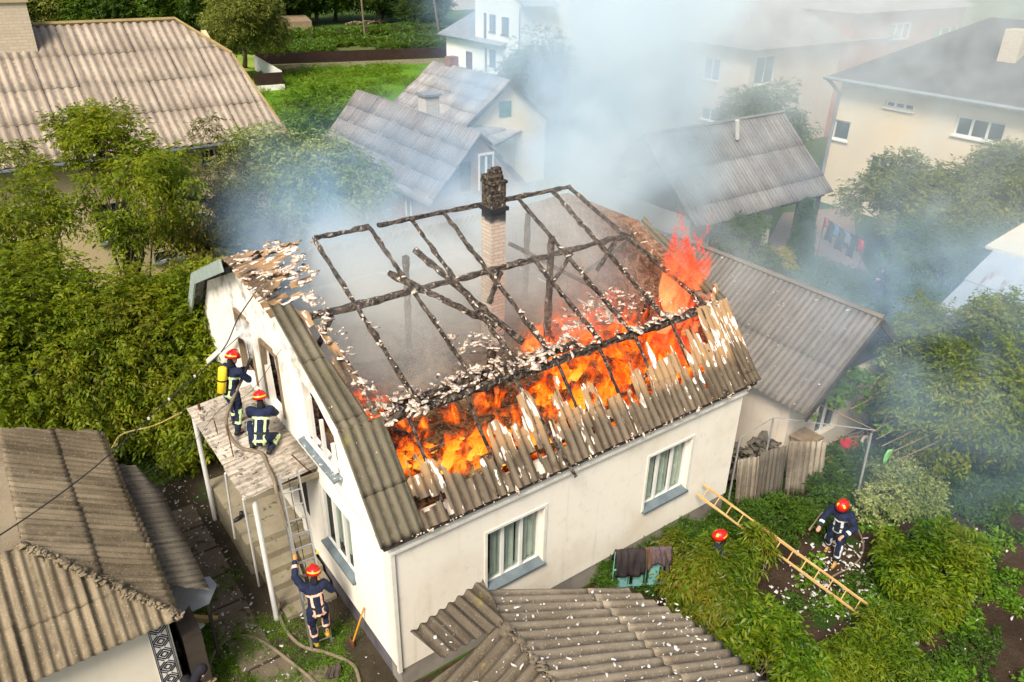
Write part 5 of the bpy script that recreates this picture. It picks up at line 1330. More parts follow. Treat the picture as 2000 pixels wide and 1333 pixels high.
# thuja: narrow cone of scale sprays
th = empty('thuja', 'narrow dark green conical thuja beside the porch of the barn', 'tree', (22.5, 8.0, 0))
cl = []
for i in range(330):
    z = rs.rand() ** 1.3 * 3.1; a = rs.rand() * 2 * PI; r = (.62 * (1 - z / 3.25) ** .8) * (.8 + .2 * rs.rand()); cl.append((22.5 + r * math.cos(a), 8.0 + r * math.sin(a), .1 + z))
V, F = foliage(cl, np.full(len(cl), .12), 26, 5, .10, .06, .035, -.6, 26); npmesh('crown', V, F, LF['thuja'], th)
b = MB(); b.tube([(22.5, 8, 0), (22.5, 8, 3.0)], [.07, .02], 6); b.build('trunk', M['bark'], th)
# right hand trees
tree('apple_tree', 'grey green apple tree before the triple window of the cream house', 'tree', at(1790, 520)[:2], [B(1760, 350, 3.5, 1.1), B(1710, 385, 3.0, .9), B(1780, 400, 3.1, 1.2), B(1750, 430, 2.4, .9), B(1830, 400, 3.2, 1.0), B(1670, 390, 2.8, .5), B(1840, 340, 3.7, .5)],
     LF['olive'], 130, .42, 34, 5, .3, .16, .075, .35, .14, 27, .3, 22)
tree('apple_tree', 'tall apple tree at the right edge covering the corner of the cream house', 'tree', at(1960, 540)[:2], [B(1950, 330, 3.9, 1.2), B(1990, 390, 3.3, 1.5), B(1900, 430, 2.7, 1.2), B(1960, 300, 4.3, .6), B(1900, 360, 3.4, .7), B(2040, 360, 3.8, 1.4)],
     LF['olive'], 150, .45, 40, 5, .3, .15, .07, .35, .14, 28, .3, 22)
tree('plum_tree', 'shaded plum tree above the lawn left of the tin roofed shed', 'tree', at(1830, 600)[:2], [B(1815, 475, 2.4, .9), B(1870, 490, 2.2, .9), B(1775, 520, 2.0, .5), B(1900, 470, 2.3, .8), B(1790, 555, 1.2, .4)],
     LF['mid'], 110, .45, 38, 5, .28, .15, .07, .35, .11, 29, .25, 16)
tree('walnut_tree', 'large spreading walnut tree in bluish haze at the right, below the tin roof', 'tree', at(1900, 880)[:2], [B(1830, 680, 2.9, 1.2), B(1900, 740, 2.8, 1.3), B(1960, 680, 3.4, 1.3), B(1810, 760, 2.4, .7), B(1860, 810, 2.0, 1.2), B(1970, 800, 2.3, 1.2), B(2040, 740, 3, 1.4), B(1940, 640, 3.6, .7), B(1985, 610, 3.8, .5)],
     LF['walnut'], 250, .42, 42, 7, .28, .13, .055, .5, .15, 30, .26, 30)
tree('plum_tree', 'green shrubby tree between the annex gable and the big walnut', 'tree', at(1790, 720)[:2], [B(1790, 650, 1.9, .65), B(1800, 600, 2.0, .7), B(1760, 690, 1.9, .4), B(1750, 610, 1.4, .45)],
     LF['mid'], 80, .35, 36, 5, .22, .12, .06, .3, .08, 31, .25, 14)
tree('vine', 'grape vine climbing from the annex wall over the wire trellis', 'vine', at(1700, 870)[:2], [(aty(1640, 760, -.1), .38), (aty(1600, 790, -.1), .22), (aty(1680, 770, -.2), .3), (aty(1720, 800, -.3), .3), (at(1712, 830, 1.7), .2), (aty(1665, 740, -.1), .35), (at(1760, 790, 1.9), .25)],
     LF['bright'], 34, .15, 11, 4, .14, .11, .10, .3, .02, 32, .1, 10)
tree('currant_bush', 'pale green currant bush beside the white trellis post', 'bush', at(1770, 985)[:2], [B(1755, 935, .7, .55), B(1720, 990, .5, .45), B(1790, 960, .6, .5)], LF['pale'], 60, .22, 34, 5, .14, .07, .04, .2, .03, 33, .2, 8)
for i, (px, py, r, n_, lf, lb) in enumerate([
    (1880, 920, .75, 80, 'mid', 'bluish green bush under the big walnut'), (1950, 900, .8, 80, 'mid', 'bluish green bush at the right edge under the walnut'),
    (1820, 860, .7, 70, 'mid', 'shaded bush behind the stack of rails'), (1600, 960, .34, 45, 'mid', 'dark green nettles beside the corrugated sheets'),
    (1655, 915, .28, 34, 'mid', 'leafy plants below the red basin'), (1900, 1000, .55, 60, 'mid', 'hazy shrub at the far end of the vegetable bed'),
    (1690, 930, .45, 40, 'mid', 'plants at the foot of the white trellis post'), (1980, 960, .6, 50, 'mid', 'shrub at the right edge above the bare soil')]):
    p = at(px, py)
    tree('garden_bush', lb, 'bush', p[:2], [(p + [0, 0, r * .55], r, .7), (p + [.3 * r, .6 * r, r * .5], r * .7, .7)], LF[lf], int(n_ * .8), .22, 26, 5, .18, .12, .055, .2, .03, 140 + i, .3, 10)
# foreground bushes
tree('peach_bush', 'bright green peach bush at the end of the long wooden ladder', 'bush', at(1800, 1170)[:2], [B(1800, 1075, .95, .5), B(1770, 1110, .7, .42), B(1860, 1110, .8, .45), B(1820, 1160, .5, .45), B(1880, 1060, .8, .3), B(1755, 1050, .9, .22), B(1830, 1040, 1.1, .25)],
     LF['peachb'], 130, .16, 26, 6, .20, .15, .04, .35, .03, 41, .34, 20)
tree('orange_bush', 'yellow green bush in front of the ladder at the lower right', 'bush', at(1700, 1300)[:2], [B(1730, 1235, .6, .32), B(1670, 1290, .5, .38), B(1740, 1290, .5, .36), B(1780, 1215, .6, .26), B(1620, 1300, .4, .28), B(1700, 1260, .8, .2)],
     LF['orange'], 120, .15, 28, 6, .17, .12, .034, .35, .03, 42, .32, 20)
tree('peach_tree', 'low peach tree with long drooping leaves covering the middle of the ladder', 'tree', at(1440, 1230)[:2], [B(1400, 1100, 1.0, .42), B(1340, 1130, .85, .36), B(1455, 1100, 1.0, .3), B(1410, 1170, .75, .4), B(1350, 1200, .5, .34), B(1478, 1050, 1.15, .17), B(1440, 1160, .65, .3), B(1390, 1240, .4, .34), B(1325, 1070, .85, .22), B(1495, 1070, 1.0, .12), B(1408, 1068, 1.35, .2), B(1385, 1092, 1.2, .18), B(1430, 1080, 1.3, .16)],
     LF['peach'], 170, .14, 26, 6, .20, .15, .034, .7, .05, 43, .32, 34)
tree('elder_bush', 'bright leafy bush at the bottom edge beside the near shed roof', 'bush', at(1500, 1330)[:2], [B(1500, 1220, .8, .35), B(1530, 1270, .6, .4), B(1450, 1290, .5, .4), B(1560, 1310, .5, .4), B(1420, 1330, .4, .35)],
     LF['peachb'], 105, .14, 24, 5, .19, .15, .045, .4, .03, 44, .3, 14)
tree('weed_clump', 'weeds growing along the plinth under the right window', 'weeds', at(1300, 1080)[:2], [(np.array([6.0, -.55, .3]), .35), (np.array([5.5, -.35, .25]), .3), (np.array([6.6, -.6, .35]), .4), (np.array([7.2, -.5, .3]), .35), (np.array([4.85, -.2, .3]), .22), (np.array([7.9, -.55, .3]), .3)],
     LF['mid'], 100, .15, 34, 5, .12, .065, .03, .0, .01, 45, .1, 4)
tree('weed_clump', 'tall weeds in front of the leaning corrugated sheets', 'weeds', at(1500, 1010)[:2], [(at(1480, 1010, .3), .4), (at(1530, 1000, .35), .4), (at(1580, 1010, .3), .35), (at(1450, 1040, .3), .35), (at(1600, 980, .3), .35), (at(1555, 1040, .2), .3)],
     LF['mid'], 60, .15, 26, 5, .14, .08, .035, .0, .01, 46, .1, 4)
# ground plants that nobody could count
def carpet(name, label, mat, area, n, seed, h=.12, size=(.07, .035), patch=(.8, .5), sprigs=14, r=.14):
    rs = np.random.RandomState(seed); out = []
    x0, y0, x1, y1 = area
    while len(out) < n:
        x, y = x0 + rs.rand() * (x1 - x0), y0 + rs.rand() * (y1 - y0)
        if vn(x * patch[0] + seed, y * patch[0], seed) > patch[1] - .12 * rs.rand(): out.append((x, y, h * rs.rand()))
    V, F = foliage(out, np.full(n, r), sprigs, 5, .12, size[0], size[1], .0, seed); V[:, 2] = np.maximum(V[:, 2], .012)
    o = npmesh(name, V, F, mat); o['label'] = label; o['category'] = 'ground plants'; o['kind'] = 'stuff'; return o
carpet('garden_weeds', 'low green weeds and bean plants over the dark garden soil', LF['mid'], (4.5, -9, 19, 2), 1250, 51, patch=(1.1, .62))
carpet('garden_weeds', 'sparse young plants in the bare vegetable bed at the lower right', LF['bright'], (8, -9, 18, -2.2), 420, 52, size=(.10, .055), patch=(1.6, .62))
carpet('yard_grass', 'tufts of grass along the yard path', LF['bright'], (-3.2, -1, .0, 4.5), 420, 53, h=.03, size=(.06, .012), patch=(1.1, .62), r=.12)
carpet('yard_grass', 'dim undergrowth below the walnut trees', LF['mid'], (-7, 8.5, -.4, 16), 900, 54, h=.15, patch=(.8, .4), r=.2)
carpet('yard_grass', 'rough grass behind the barn and annex', LF['mid'], (15.5, 1, 30, 9), 900, 55, h=.1, size=(.12, .05), patch=(.5, .55), r=.25)

def inside(x, y, P):
    r_ = False
    for i in range(len(P)):
        (x1, y1), (x2, y2) = P[i], P[(i + 1) % len(P)]
        if (y1 > y) != (y2 > y) and x < (x2 - x1) * (y - y1) / (y2 - y1) + x1: r_ = not r_
    return r_
def tufts(name, label, mat, P, n, seed, ll, lw, r, patch, h=.05):
    rs = np.random.RandomState(seed); out = []; xs = [q[0] for q in P]; ys = [q[1] for q in P]
    while len(out) < n:
        x, y = min(xs) + rs.rand() * (max(xs) - min(xs)), min(ys) + rs.rand() * (max(ys) - min(ys))
        if inside(x, y, P) and vn(x * patch, y * patch, seed) > .38 * rs.rand() + .3: out.append((x, y, h))
    V, F = foliage(out, np.full(n, r), 9, 5, .2, ll, lw, -.4, seed); V[:, 2] = np.maximum(V[:, 2], .02)
    o = npmesh(name, V, F, mat); o['label'] = label; o['category'] = 'grass'; o['kind'] = 'stuff'
LF['lawn'] = mat_leaf('lawn_blades', [(.07, .16, .008), (.13, .25, .012), (.20, .33, .02)], (.30, .30, .06), .3, .4)
tufts('lawn_grass', 'bright green grass tufts on the lawn between the long house and the fence', LF['lawn'], [(17, 30), (38, 31), (41, 64), (22.6, 69), (15, 60)], 2600, 61, .22, .05, .35, .35)
tufts('potato_plants', 'rows of leafy potato plants on the far plot', LF['mid'], [tuple(at(*q)[:2]) for q in ((430, 104), (560, 110), (880, 92), (880, 66), (700, 78), (430, 96))], 1500, 62, .35, .2, .45, .25, .15)
tufts('potato_plants', 'narrow band of leafy plants along the far edge of the field', LF['mid'], [tuple(at(*q)[:2]) for q in ((430, 88), (600, 80), (865, 62), (860, 52), (640, 62), (430, 72))], 1000, 63, .4, .22, .5, .25, .15)
# ------------------------------------------------------------------ people
CLOUD = bpy.data.textures.new('cloth_folds', 'CLOUDS'); CLOUD.noise_scale = .085; CLOUD.noise_depth = 2
def remeshed(name, shapes, mats, parent, voxel=.014, smooth=4, pick=None, local=None):
    """capsules ('c', p0, r0, p1, r1) and ellipsoids ('e', c, (rx,ry,rz)) fused into one continuous skin"""
    b = MB()
    def sph(c, r, R=None):
        nu_, nv_ = 12, 8; n0 = len(b.v)
        for i in range(nv_ + 1):
            th = PI * i / nv_
            for j in range(nu_):
                ph = 2 * PI * j / nu_
                b.v.append((c[0] + r[0] * math.sin(th) * math.cos(ph), c[1] + r[1] * math.sin(th) * math.sin(ph), c[2] + r[2] * math.cos(th)))
        for i in range(nv_):
            for j in range(nu_):
                p = n0 + i * nu_ + j; q = n0 + i * nu_ + (j + 1) % nu_; b.f.append((p, p + nu_, q + nu_, q)); b.m.append(0)
    for s in shapes:
        if s[0] == 'c':
            b.tube([s[1], s[3]], [s[2], s[4]], 12); sph(s[1], (s[2],) * 3); sph(s[3], (s[4],) * 3)
        else: sph(s[1], s[2])
    me = bpy.data.meshes.new('tmp'); me.from_pydata([tuple(map(float, v)) for v in b.v], [], b.f)
    bm = bmesh.new(); bm.from_mesh(me); bmesh.ops.remove_doubles(bm, verts=bm.verts, dist=1e-5); bmesh.ops.recalc_face_normals(bm, faces=bm.faces); bm.to_mesh(me); bm.free()
    o = bpy.data.objects.new('tmp', me); C.objects.link(o)
    r = o.modifiers.new('r', 'REMESH'); r.mode = 'VOXEL'; r.voxel_size = voxel; r.use_smooth_shade = True
    if smooth: s_ = o.modifiers.new('s', 'SMOOTH'); s_.iterations = smooth; s_.factor = .5
    if name in ('jacket', 'trousers'):
        dm = o.modifiers.new('d', 'DISPLACE'); dm.texture = CLOUD; dm.texture_coords = 'LOCAL'; dm.strength = .034; dm.mid_level = .45
    dg = bpy.context.evaluated_depsgraph_get()
    ev = o.evaluated_get(dg); me2 = bpy.data.meshes.new_from_object(ev); me2.name = name
    bpy.data.objects.remove(o); bpy.data.meshes.remove(me)
    me2.materials.clear()
    me2.polygons.foreach_set('use_smooth', [True] * len(me2.polygons))
    if pick is not None:
        cs = np.zeros(len(me2.polygons) * 3); me2.polygons.foreach_get('center', cs)
        me2.polygons.foreach_set('material_index', pick(cs.reshape(-1, 3)).astype(np.int32))
    return link(name, me2, mats, parent, world=False)
M['navy'] = mat_rough('navy_turnout_cloth', (.012, .018, .045), (.02, .028, .065), 6, 40, .4, .85)
M['navy_dark'] = mat_rough('black_cloth', (.012, .012, .016), (.022, .022, .028), 6, 40, .4, .85)
M['skin'] = mat_flat('skin', (.50, .28, .19), .6, var=.1)
M['tape_y'] = mat_flat('lime_reflective_tape', (.62, .78, .38), .4, spec=.6, var=.05)
M['tape_w'] = mat_flat('silver_reflective_tape', (.78, .78, .74), .4, spec=.6, var=.05)
M['tape_o'] = mat_flat('pale_orange_tape', (.85, .50, .36), .4, spec=.6, var=.05)
M['helmet'] = mat_flat('red_helmet', (.58, .014, .010), .34, spec=.5, var=.3)
M['yellow'] = mat_flat('yellow_paint', (.85, .60, .02), .3, spec=.6, var=.05)
M['rubber'] = mat_flat('black_rubber', (.015, .015, .015), .6, var=.2)
M['boot_y'] = mat_flat('yellow_black_boot', (.50, .30, .03), .5, var=.5)
M['glove'] = mat_flat('orange_glove', (.60, .28, .07), .7)
V3 = lambda *a: np.array(a, float)
STAND = dict(pelvis=(0, 0, .95), chest=(0, .02, 1.34), neck=(0, .02, 1.50), head=(0, .05, 1.63),
             shl=(-.19, .02, 1.42), shr=(.19, .02, 1.42), ell=(-.26, .0, 1.14), elr=(.26, 0, 1.14), wrl=(-.27, .08, .90), wrr=(.27, .08, .90),
             hpl=(-.10, 0, .92), hpr=(.10, 0, .92), knl=(-.12, .03, .50), knr=(.12, .03, .50), anl=(-.13, -.02, .09), anr=(.13, -.02, .09), face=(0, 1, 0))
def person(label, loc, rz, pose, tape='tape_y', jacket='navy', helmet=True, cyl=False, boots='rubber', gloves='skin', hood=None, group=None, bands=True, cat='person'):
    J = {k: V3(*v) for k, v in {**STAND, **pose}.items()}
    root = empty('person', label, cat, loc, group, rz)
    f = J['face'] / np.linalg.norm(J['face']); hd = J['head']; up = hd - J['neck']; up /= np.linalg.norm(up)
    r_ = np.cross(f, up); r_ /= np.linalg.norm(r_); f = np.cross(up, r_)
    S = [('c', J['pelvis'], .10, J['chest'], .11), ('c', J['chest'], .08, J['neck'], .055), ('c', J['neck'], .055, hd - up * .04, .055),
         ('e', hd + up * .02, (.078, .095, .115)), ('e', hd + f * .035 - up * .05, (.055, .06, .065)), ('e', hd + f * .098 - up * .015, (.014, .02, .024)),
         ('e', hd + r_ * .078 - up * .01, (.012, .02, .028)), ('e', hd - r_ * .078 - up * .01, (.012, .02, .028)), ('e', hd + f * .088 - up * .065, (.026, .012, .010))]
    for s in 'lr':
        S += [('c', J['chest'] + [0, 0, .05], .06, J['sh' + s], .055), ('c', J['sh' + s], .052, J['el' + s], .040), ('c', J['el' + s], .038, J['wr' + s], .027),
              ('c', J['hp' + s], .075, J['kn' + s], .055), ('c', J['kn' + s], .052, J['an' + s], .038), ('c', J['an' + s], .036, J['an' + s] + [0, .12, -.04], .028)]
        d = J['wr' + s] - J['el' + s]; d /= np.linalg.norm(d)
        q = np.cross(d, [0, 0, 1.]); q = q / (np.linalg.norm(q) + 1e-6); w = np.cross(q, d); W0 = J['wr' + s]
        S.append(('c', W0 + d * .02, .028, W0 + d * .075, .034))
        for i, o_ in enumerate((-.027, -.009, .009, .027)):
            a0 = W0 + d * .085 + q * o_; a1 = a0 + d * (.034 + .006 * (i in (1, 2))) - w * .012; a2 = a1 + d * .012 - w * .034; a3 = a2 - w * .01 - d * .022
            S += [('c', a0, .0105, a1, .0098), ('c', a1, .0098, a2, .009), ('c', a2, .009, a3, .0085)]
        sd = q if s == 'l' else -q
        S += [('c', W0 + d * .03 + sd * .025, .013, W0 + d * .07 + sd * .045 - w * .02, .0105), ('c', W0 + d * .07 + sd * .045 - w * .02, .0105, W0 + d * .10 + sd * .03 - w * .035, .0095)]
    gl = gloves
    def pk(c):
        out = np.zeros(len(c))
        for s in 'lr': out[np.linalg.norm(c - (J['wr' + s] + (J['wr' + s] - J['el' + s]) * .3), axis=1) < .125] = 1
        return out
    remeshed('body', S, [M['skin'], M[gl]], root, .0095, 1, pk)
    # jacket: sleeves, torso and a skirt below the belt
    hem = J['pelvis'] - (J['chest'] - J['pelvis']) / np.linalg.norm(J['chest'] - J['pelvis']) * .02
    Jk = [('c', hem, .155, J['pelvis'] + (J['chest'] - J['pelvis']) * .45, .145), ('c', J['pelvis'] + (J['chest'] - J['pelvis']) * .45, .145, J['chest'], .155),
          ('c', J['chest'], .13, J['neck'] - up * .03, .075), ('c', hem - r_ * .05, .13, hem + r_ * .05, .13), ('c', J['chest'] - r_ * .06, .13, J['chest'] + r_ * .06, .13)]
    for s in 'lr':
        Jk += [('c', J['chest'] + (J['sh' + s] - J['chest']) * .6, .095, J['sh' + s], .085), ('c', J['sh' + s], .082, J['el' + s], .065), ('c', J['el' + s], .064, J['wr' + s] - (J['wr' + s] - J['el' + s]) * .08, .048)]
    ax = J['chest'] - J['pelvis']; tl_ = np.linalg.norm(ax); ax /= tl_; fx_ = np.cross(ax, np.cross((0, 1, 0), ax)); 
    sx = np.cross((0, 1, 0), ax); sx = sx / (np.linalg.norm(sx) + 1e-6) if np.linalg.norm(sx) > .05 else r_
    sx = r_ - ax * np.dot(r_, ax); sx /= np.linalg.norm(sx)
    def pj(c):
        out = np.zeros(len(c)); 
        if not bands: return out
        best = np.full(len(c), 9.0); kind = np.zeros(len(c)); tt = np.zeros(len(c))
        segs = [(J['pelvis'], J['chest'] + ax * .1, 0, .17)] + [(J['sh' + s], J['el' + s], 1, .07) for s in 'lr'] + [(J['el' + s], J['wr' + s], 2, .05) for s in 'lr']
        for a, b_, k, rr in segs:
            d = b_ - a; t_ = np.clip(((c - a) @ d) / (d @ d), 0, 1); ds = np.linalg.norm(c - (a + t_[:, None] * d), axis=1) - rr
            m_ = ds < best; best = np.where(m_, ds, best); kind = np.where(m_, k, kind); tt = np.where(m_, t_, tt)
        h_ = (c - J['pelvis']) @ ax; x_ = (c - J['pelvis']) @ sx
        out[(kind == 0) & (np.abs(h_ - (tl_ - .06)) < .024)] = 1
        out[(kind == 0) & (np.abs(h_ + .06) < .026)] = 1
        out[(kind == 0) & (np.abs(np.abs(x_) - .085) < .022) & (h_ < tl_ - .05)] = 1
        out[(kind == 0) & (np.abs(h_ - .09) < .025)] = 2
        out[(kind == 2) & (np.abs(tt - .62) < .10)] = 1
        return out
    remeshed('jacket', Jk, [M[jacket], M[tape], M['rubber']], root, .013, 4, pj)
    Tr = [('c', J['pelvis'] - r_ * .06, .13, J['pelvis'] + r_ * .06, .13)]
    for s in 'lr': Tr += [('c', J['hp' + s], .105, J['kn' + s], .08), ('c', J['kn' + s], .08, J['an' + s] + (J['kn' + s] - J['an' + s]) * .12, .062)]
    def pt_(c):
        out = np.zeros(len(c))
        if not bands: return out
        for s in 'lr':
            a, b_ = J['kn' + s], J['an' + s]; d = b_ - a; t_ = ((c - a) @ d) / (d @ d); ds = np.linalg.norm(c - (a + np.clip(t_, 0, 1)[:, None] * d), axis=1)
            out[(np.abs(t_ - .52) < .075) & (ds < .12)] = 1
            sd = c @ r_ - (a @ r_ + np.clip(t_, -1, 1) * (d @ r_)); out[(np.abs(t_ - .1) < .5) & (np.abs(np.abs(sd) - .07) < .014) & (ds < .13) & (t_ < .5) & (t_ > -.3)] = 1
        return out
    remeshed('trousers', Tr, [M[jacket], M[tape]], root, .013, 3, pt_)
    for s in 'lr':
        a = J['an' + s]; k_ = (J['kn' + s] - a); k_ /= np.linalg.norm(k_)
        fw = V3(0, 1, 0) - k_ * k_[1]; fw /= np.linalg.norm(fw) if np.linalg.norm(fw) > .2 else 1; 
        if 'foot' + s in J: fw = J['foot' + s]
        remeshed('boot', [('c', a + k_ * .14, .062, a - k_ * .03, .052), ('c', a - k_ * .045 - fw * .03, .045, a - k_ * .05 + fw * .15, .040)], M[boots], root, .014, 2)
    if helmet:
        hc = hd + up * .055 - f * .01
        b = MB(); n0 = 0; nu_, nv_ = 28, 9
        for i in range(nv_ + 1):
            th = PI / 2 * i / nv_
            for j in range(nu_):
                ph = 2 * PI * j / nu_; cx, cy_ = math.cos(ph) * math.sin(th), math.sin(ph) * math.sin(th)
                R_ = (.128, .152, .135); rim = 1 + .10 * max(0, (i - nv_ + 1)) 
                b.v.append(tuple(hc + r_ * cx * R_[0] * rim + f * cy_ * R_[1] * rim + up * (math.cos(th) * R_[2] - .02 * (i == nv_))))
        for i in range(nv_):
            for j in range(nu_):
                p, q = i * nu_ + j, i * nu_ + (j + 1) % nu_
                ph = 2 * PI * (j + .5) / nu_
                st = 1 if (i in (7,) and math.sin(ph) < -.2) or (i in (3, 4, 5) and abs(abs(math.cos(ph)) - .8) < .13 and math.sin(ph) > 0) else 0
                b.f.append((p, p + nu_, q + nu_, q)); b.m.append(st)
        inner = len(b.v)
        for j in range(nu_):
            ph = 2 * PI * j / nu_; b.v.append(tuple(hc + r_ * math.cos(ph) * .11 + f * math.sin(ph) * .13 - up * .015))
        for j in range(nu_): b.f.append((nv_ * nu_ + j, inner + j, inner + (j + 1) % nu_, nv_ * nu_ + (j + 1) % nu_)); b.m.append(0)
        b.f.append(tuple(inner + j for j in range(nu_))); b.m.append(0)
        me = bpy.data.meshes.new('helmet'); me.from_pydata(b.v, [], b.f); me.polygons.foreach_set('material_index', b.m)
        me.polygons.foreach_set('use_smooth', [True] * len(b.f)); hm = link('helmet', me, [M['helmet'], M['yellow']], root, world=False)
        b = MB()
        pts = [hc + up * (math.cos(t_) * .14) + f * math.sin(t_) * .158 for t_ in np.linspace(-1.2, 1.2, 9)]
        for i in range(8): b.bar(pts[i], pts[i + 1], .022, .022, r_)
        me = bpy.data.meshes.new('crest'); me.from_pydata(b.v, [], b.f); link('crest', me, M['helmet'], hm, world=False)
        remeshed('neck_flap', [('c', hd - f * .07 - up * .02, .06, hd - f * .06 - up * .12, .065), ('c', hd - f * .02 - up * .1, .07, hd - f * .03 - up * .13, .08)], M['navy_dark'], root, .016, 2)
    elif hood:
        remeshed('hair' if hood == 'hair' else 'hood', [('e', hd + up * .045 - f * .02, (.095, .11, .105)), ('c', hd - f * .05, .08, hd - f * .05 - up * .1, .08)], M['wood_dark' if hood == 'hair' else 'navy_dark'], root, .014, 2)
    if cyl:
        b = MB(); c0 = J['chest'] - f * .24 + ax * .14 - r_ * .02; c1 = J['pelvis'] - f * .22 + ax * .03 - r_ * .02
        d = (c1 - c0); b.tube([c0 - d * .07, c0 - d * .03, c0, c1, c1 + d * .04], [.03, .07, .085, .085, .05], 14)
        me = bpy.data.meshes.new('air_cylinder'); me.from_pydata(b.v, [], b.f); me.polygons.foreach_set('use_smooth', [True] * len(b.f)); cyo = link('air_cylinder', me, M['yellow'], root, world=False)
        b = MB(); m_ = (c0 + c1) / 2; b.tube([m_ - d * .03, m_ + d * .03], [.092, .092], 14); b.tube([c1 + d * .04, c1 + d * .12], [.03, .02], 8)
        me = bpy.data.meshes.new('strap'); me.from_pydata(b.v, [], b.f); link('strap', me, M['rubber'], cyo, world=False)
        b = MB(); b.bar(J['chest'] - f * .16 + ax * .1, J['pelvis'] - f * .16, .2, .03, r_); me = bpy.data.meshes.new('back_plate'); me.from_pydata(b.v, [], b.f); link('back_plate', me, M['rubber'], root, world=False)
    return root
R_ = math.radians
# firefighter with the nozzle at the balcony door
person('firefighter with yellow air cylinder standing on the porch canopy aiming a nozzle', (-.80, 5.10, CZ + .08), R_(-62),
       dict(pelvis=(0, -.02, .90), chest=(.02, .08, 1.28), neck=(.02, .12, 1.43), head=(.02, .16, 1.56), shl=(-.17, .10, 1.36), shr=(.20, .08, 1.36), ell=(-.24, .26, 1.16), elr=(.28, .22, 1.12), wrl=(-.02, .46, 1.18), wrr=(.12, .38, 1.05),
            hpl=(-.1, -.02, .88), hpr=(.1, -.02, .88), knl=(-.14, .12, .50), knr=(.14, -.02, .46), anl=(-.16, .10, .09), anr=(.16, -.16, .09), face=(0, 1, -.15)), 'tape_y', cyl=True)
# crouching helper
person('firefighter crouching on the porch canopy over the hose, back to the camera', (-.62, 4.12, CZ + .09), R_(-30),
       dict(pelvis=(0, -.10, .34), chest=(.03, .12, .72), neck=(.03, .20, .86), head=(.02, .24, .99), shl=(-.18, .14, .82), shr=(.20, .14, .82), ell=(-.25, .34, .60), elr=(.24, .36, .60), wrl=(-.12, .52, .42), wrr=(.08, .54, .48),
            hpl=(-.11, -.10, .33), hpr=(.11, -.10, .33), knl=(-.26, .28, .40), knr=(.22, .22, .14), anl=(-.22, .06, .09), anr=(.16, -.20, .10), face=(-.1, 1, -.3)), 'tape_y')
# climbing the ladder
person('firefighter seen from behind climbing the aluminium ladder, left arm up', (-.80, 1.62, .0), R_(-8),
       dict(pelvis=(0, .0, 1.10), chest=(.0, .10, 1.50), neck=(.02, .13, 1.65), head=(.04, .17, 1.78), shl=(-.18, .12, 1.60), shr=(.19, .10, 1.56), ell=(-.27, .26, 1.78), elr=(.32, .12, 1.32), wrl=(-.20, .50, 1.92), wrr=(.20, .36, 1.38),
            hpl=(-.1, .0, 1.08), hpr=(.1, .0, 1.08), knl=(-.12, .08, .66), knr=(.14, .14, .72), anl=(-.10, .02, .26), anr=(.12, .02, .42), face=(.1, 1, .3)), 'tape_o', gloves='glove', boots='boot_y')
# garden firefighter
person('firefighter standing among white shards in the garden holding a nozzle low', tuple(at(1622, 1092)), R_(100),
       dict(pelvis=(0, .0, .93), chest=(.0, .08, 1.30), neck=(.0, .12, 1.45), head=(.0, .18, 1.57), shl=(-.19, .08, 1.38), shr=(.19, .08, 1.38), ell=(-.33, .08, 1.12), elr=(.30, .18, 1.16), wrl=(-.22, .34, 1.02), wrr=(.27, .44, 1.06),
            hpl=(-.1, 0, .9), hpr=(.1, 0, .9), knl=(-.14, .14, .50), knr=(.16, -.04, .48), anl=(-.15, .12, .09), anr=(.18, -.26, .12), face=(0, 1, -.35)), 'tape_w', boots='boot_y')
person('firefighter half hidden in the peach tree, only the red helmet and dark sleeves showing', tuple(at(1388, 1168)), R_(60), dict(face=(0, 1, -.2)), 'tape_w')
person('man in dark clothes with raised hands standing on the far brick path behind the annex', tuple(at(1706, 606)), R_(95),
       dict(ell=(-.30, .12, 1.16), elr=(.30, .12, 1.16), wrl=(-.08, .30, 1.32), wrr=(.08, .30, 1.30)), jacket='navy_dark', helmet=False, hood='hair', bands=False)
p = at(342, 1345, 1.45)
person('man in dark grey hooded jacket bending beside the shed wall at the bottom edge', (p[0] - .05, p[1] - .1, 0), R_(-75), dict(chest=(0, .28, 1.28), neck=(0, .40, 1.40), head=(0, .48, 1.50), shl=(-.19, .30, 1.34), shr=(.19, .30, 1.34), ell=(-.27, .38, 1.08), elr=(.27, .38, 1.08), wrl=(-.2, .55, .95), wrr=(.2, .55, .95), face=(0, 1, -.6)), jacket='navy_dark', helmet=False, hood='hood', bands=False)

# ------------------------------------------------------------------ hoses, ladders and loose things
def smooth_path(pts, n=8):
    pts = [np.array(p, float) for p in pts]; out = []
    P = [2 * pts[0] - pts[1]] + pts + [2 * pts[-1] - pts[-2]]
    for i in range(1, len(P) - 2):
        for k in range(n):
            t_ = k / n; a, b_, c, d = P[i - 1], P[i], P[i + 1], P[i + 2]
            out.append(.5 * ((2 * b_) + (-a + c) * t_ + (2 * a - 5 * b_ + 4 * c - d) * t_ ** 2 + (-a + 3 * b_ - 3 * c + d) * t_ ** 3))
    out.append(pts[-1]); return out
M['hose'] = mat_rough('canvas_hose', (.24, .19, .13), (.17, .135, .095), 6, 60, .3)
M['cable'] = mat_flat('black_cable', (.02, .02, .022), .6)
def hose(name, pts, r, label, cat, mat='hose', n=8):
    b = MB(); b.tube(smooth_path(pts, n), r, 8); o = b.build(name, M[mat] if isinstance(mat, str) else mat, smooth=True); return tag(o, label, cat)
g = lambda x, y, z=.035: at(x, y, z)
top_y = 2.86
lp = aty(525, 905, 3.4)
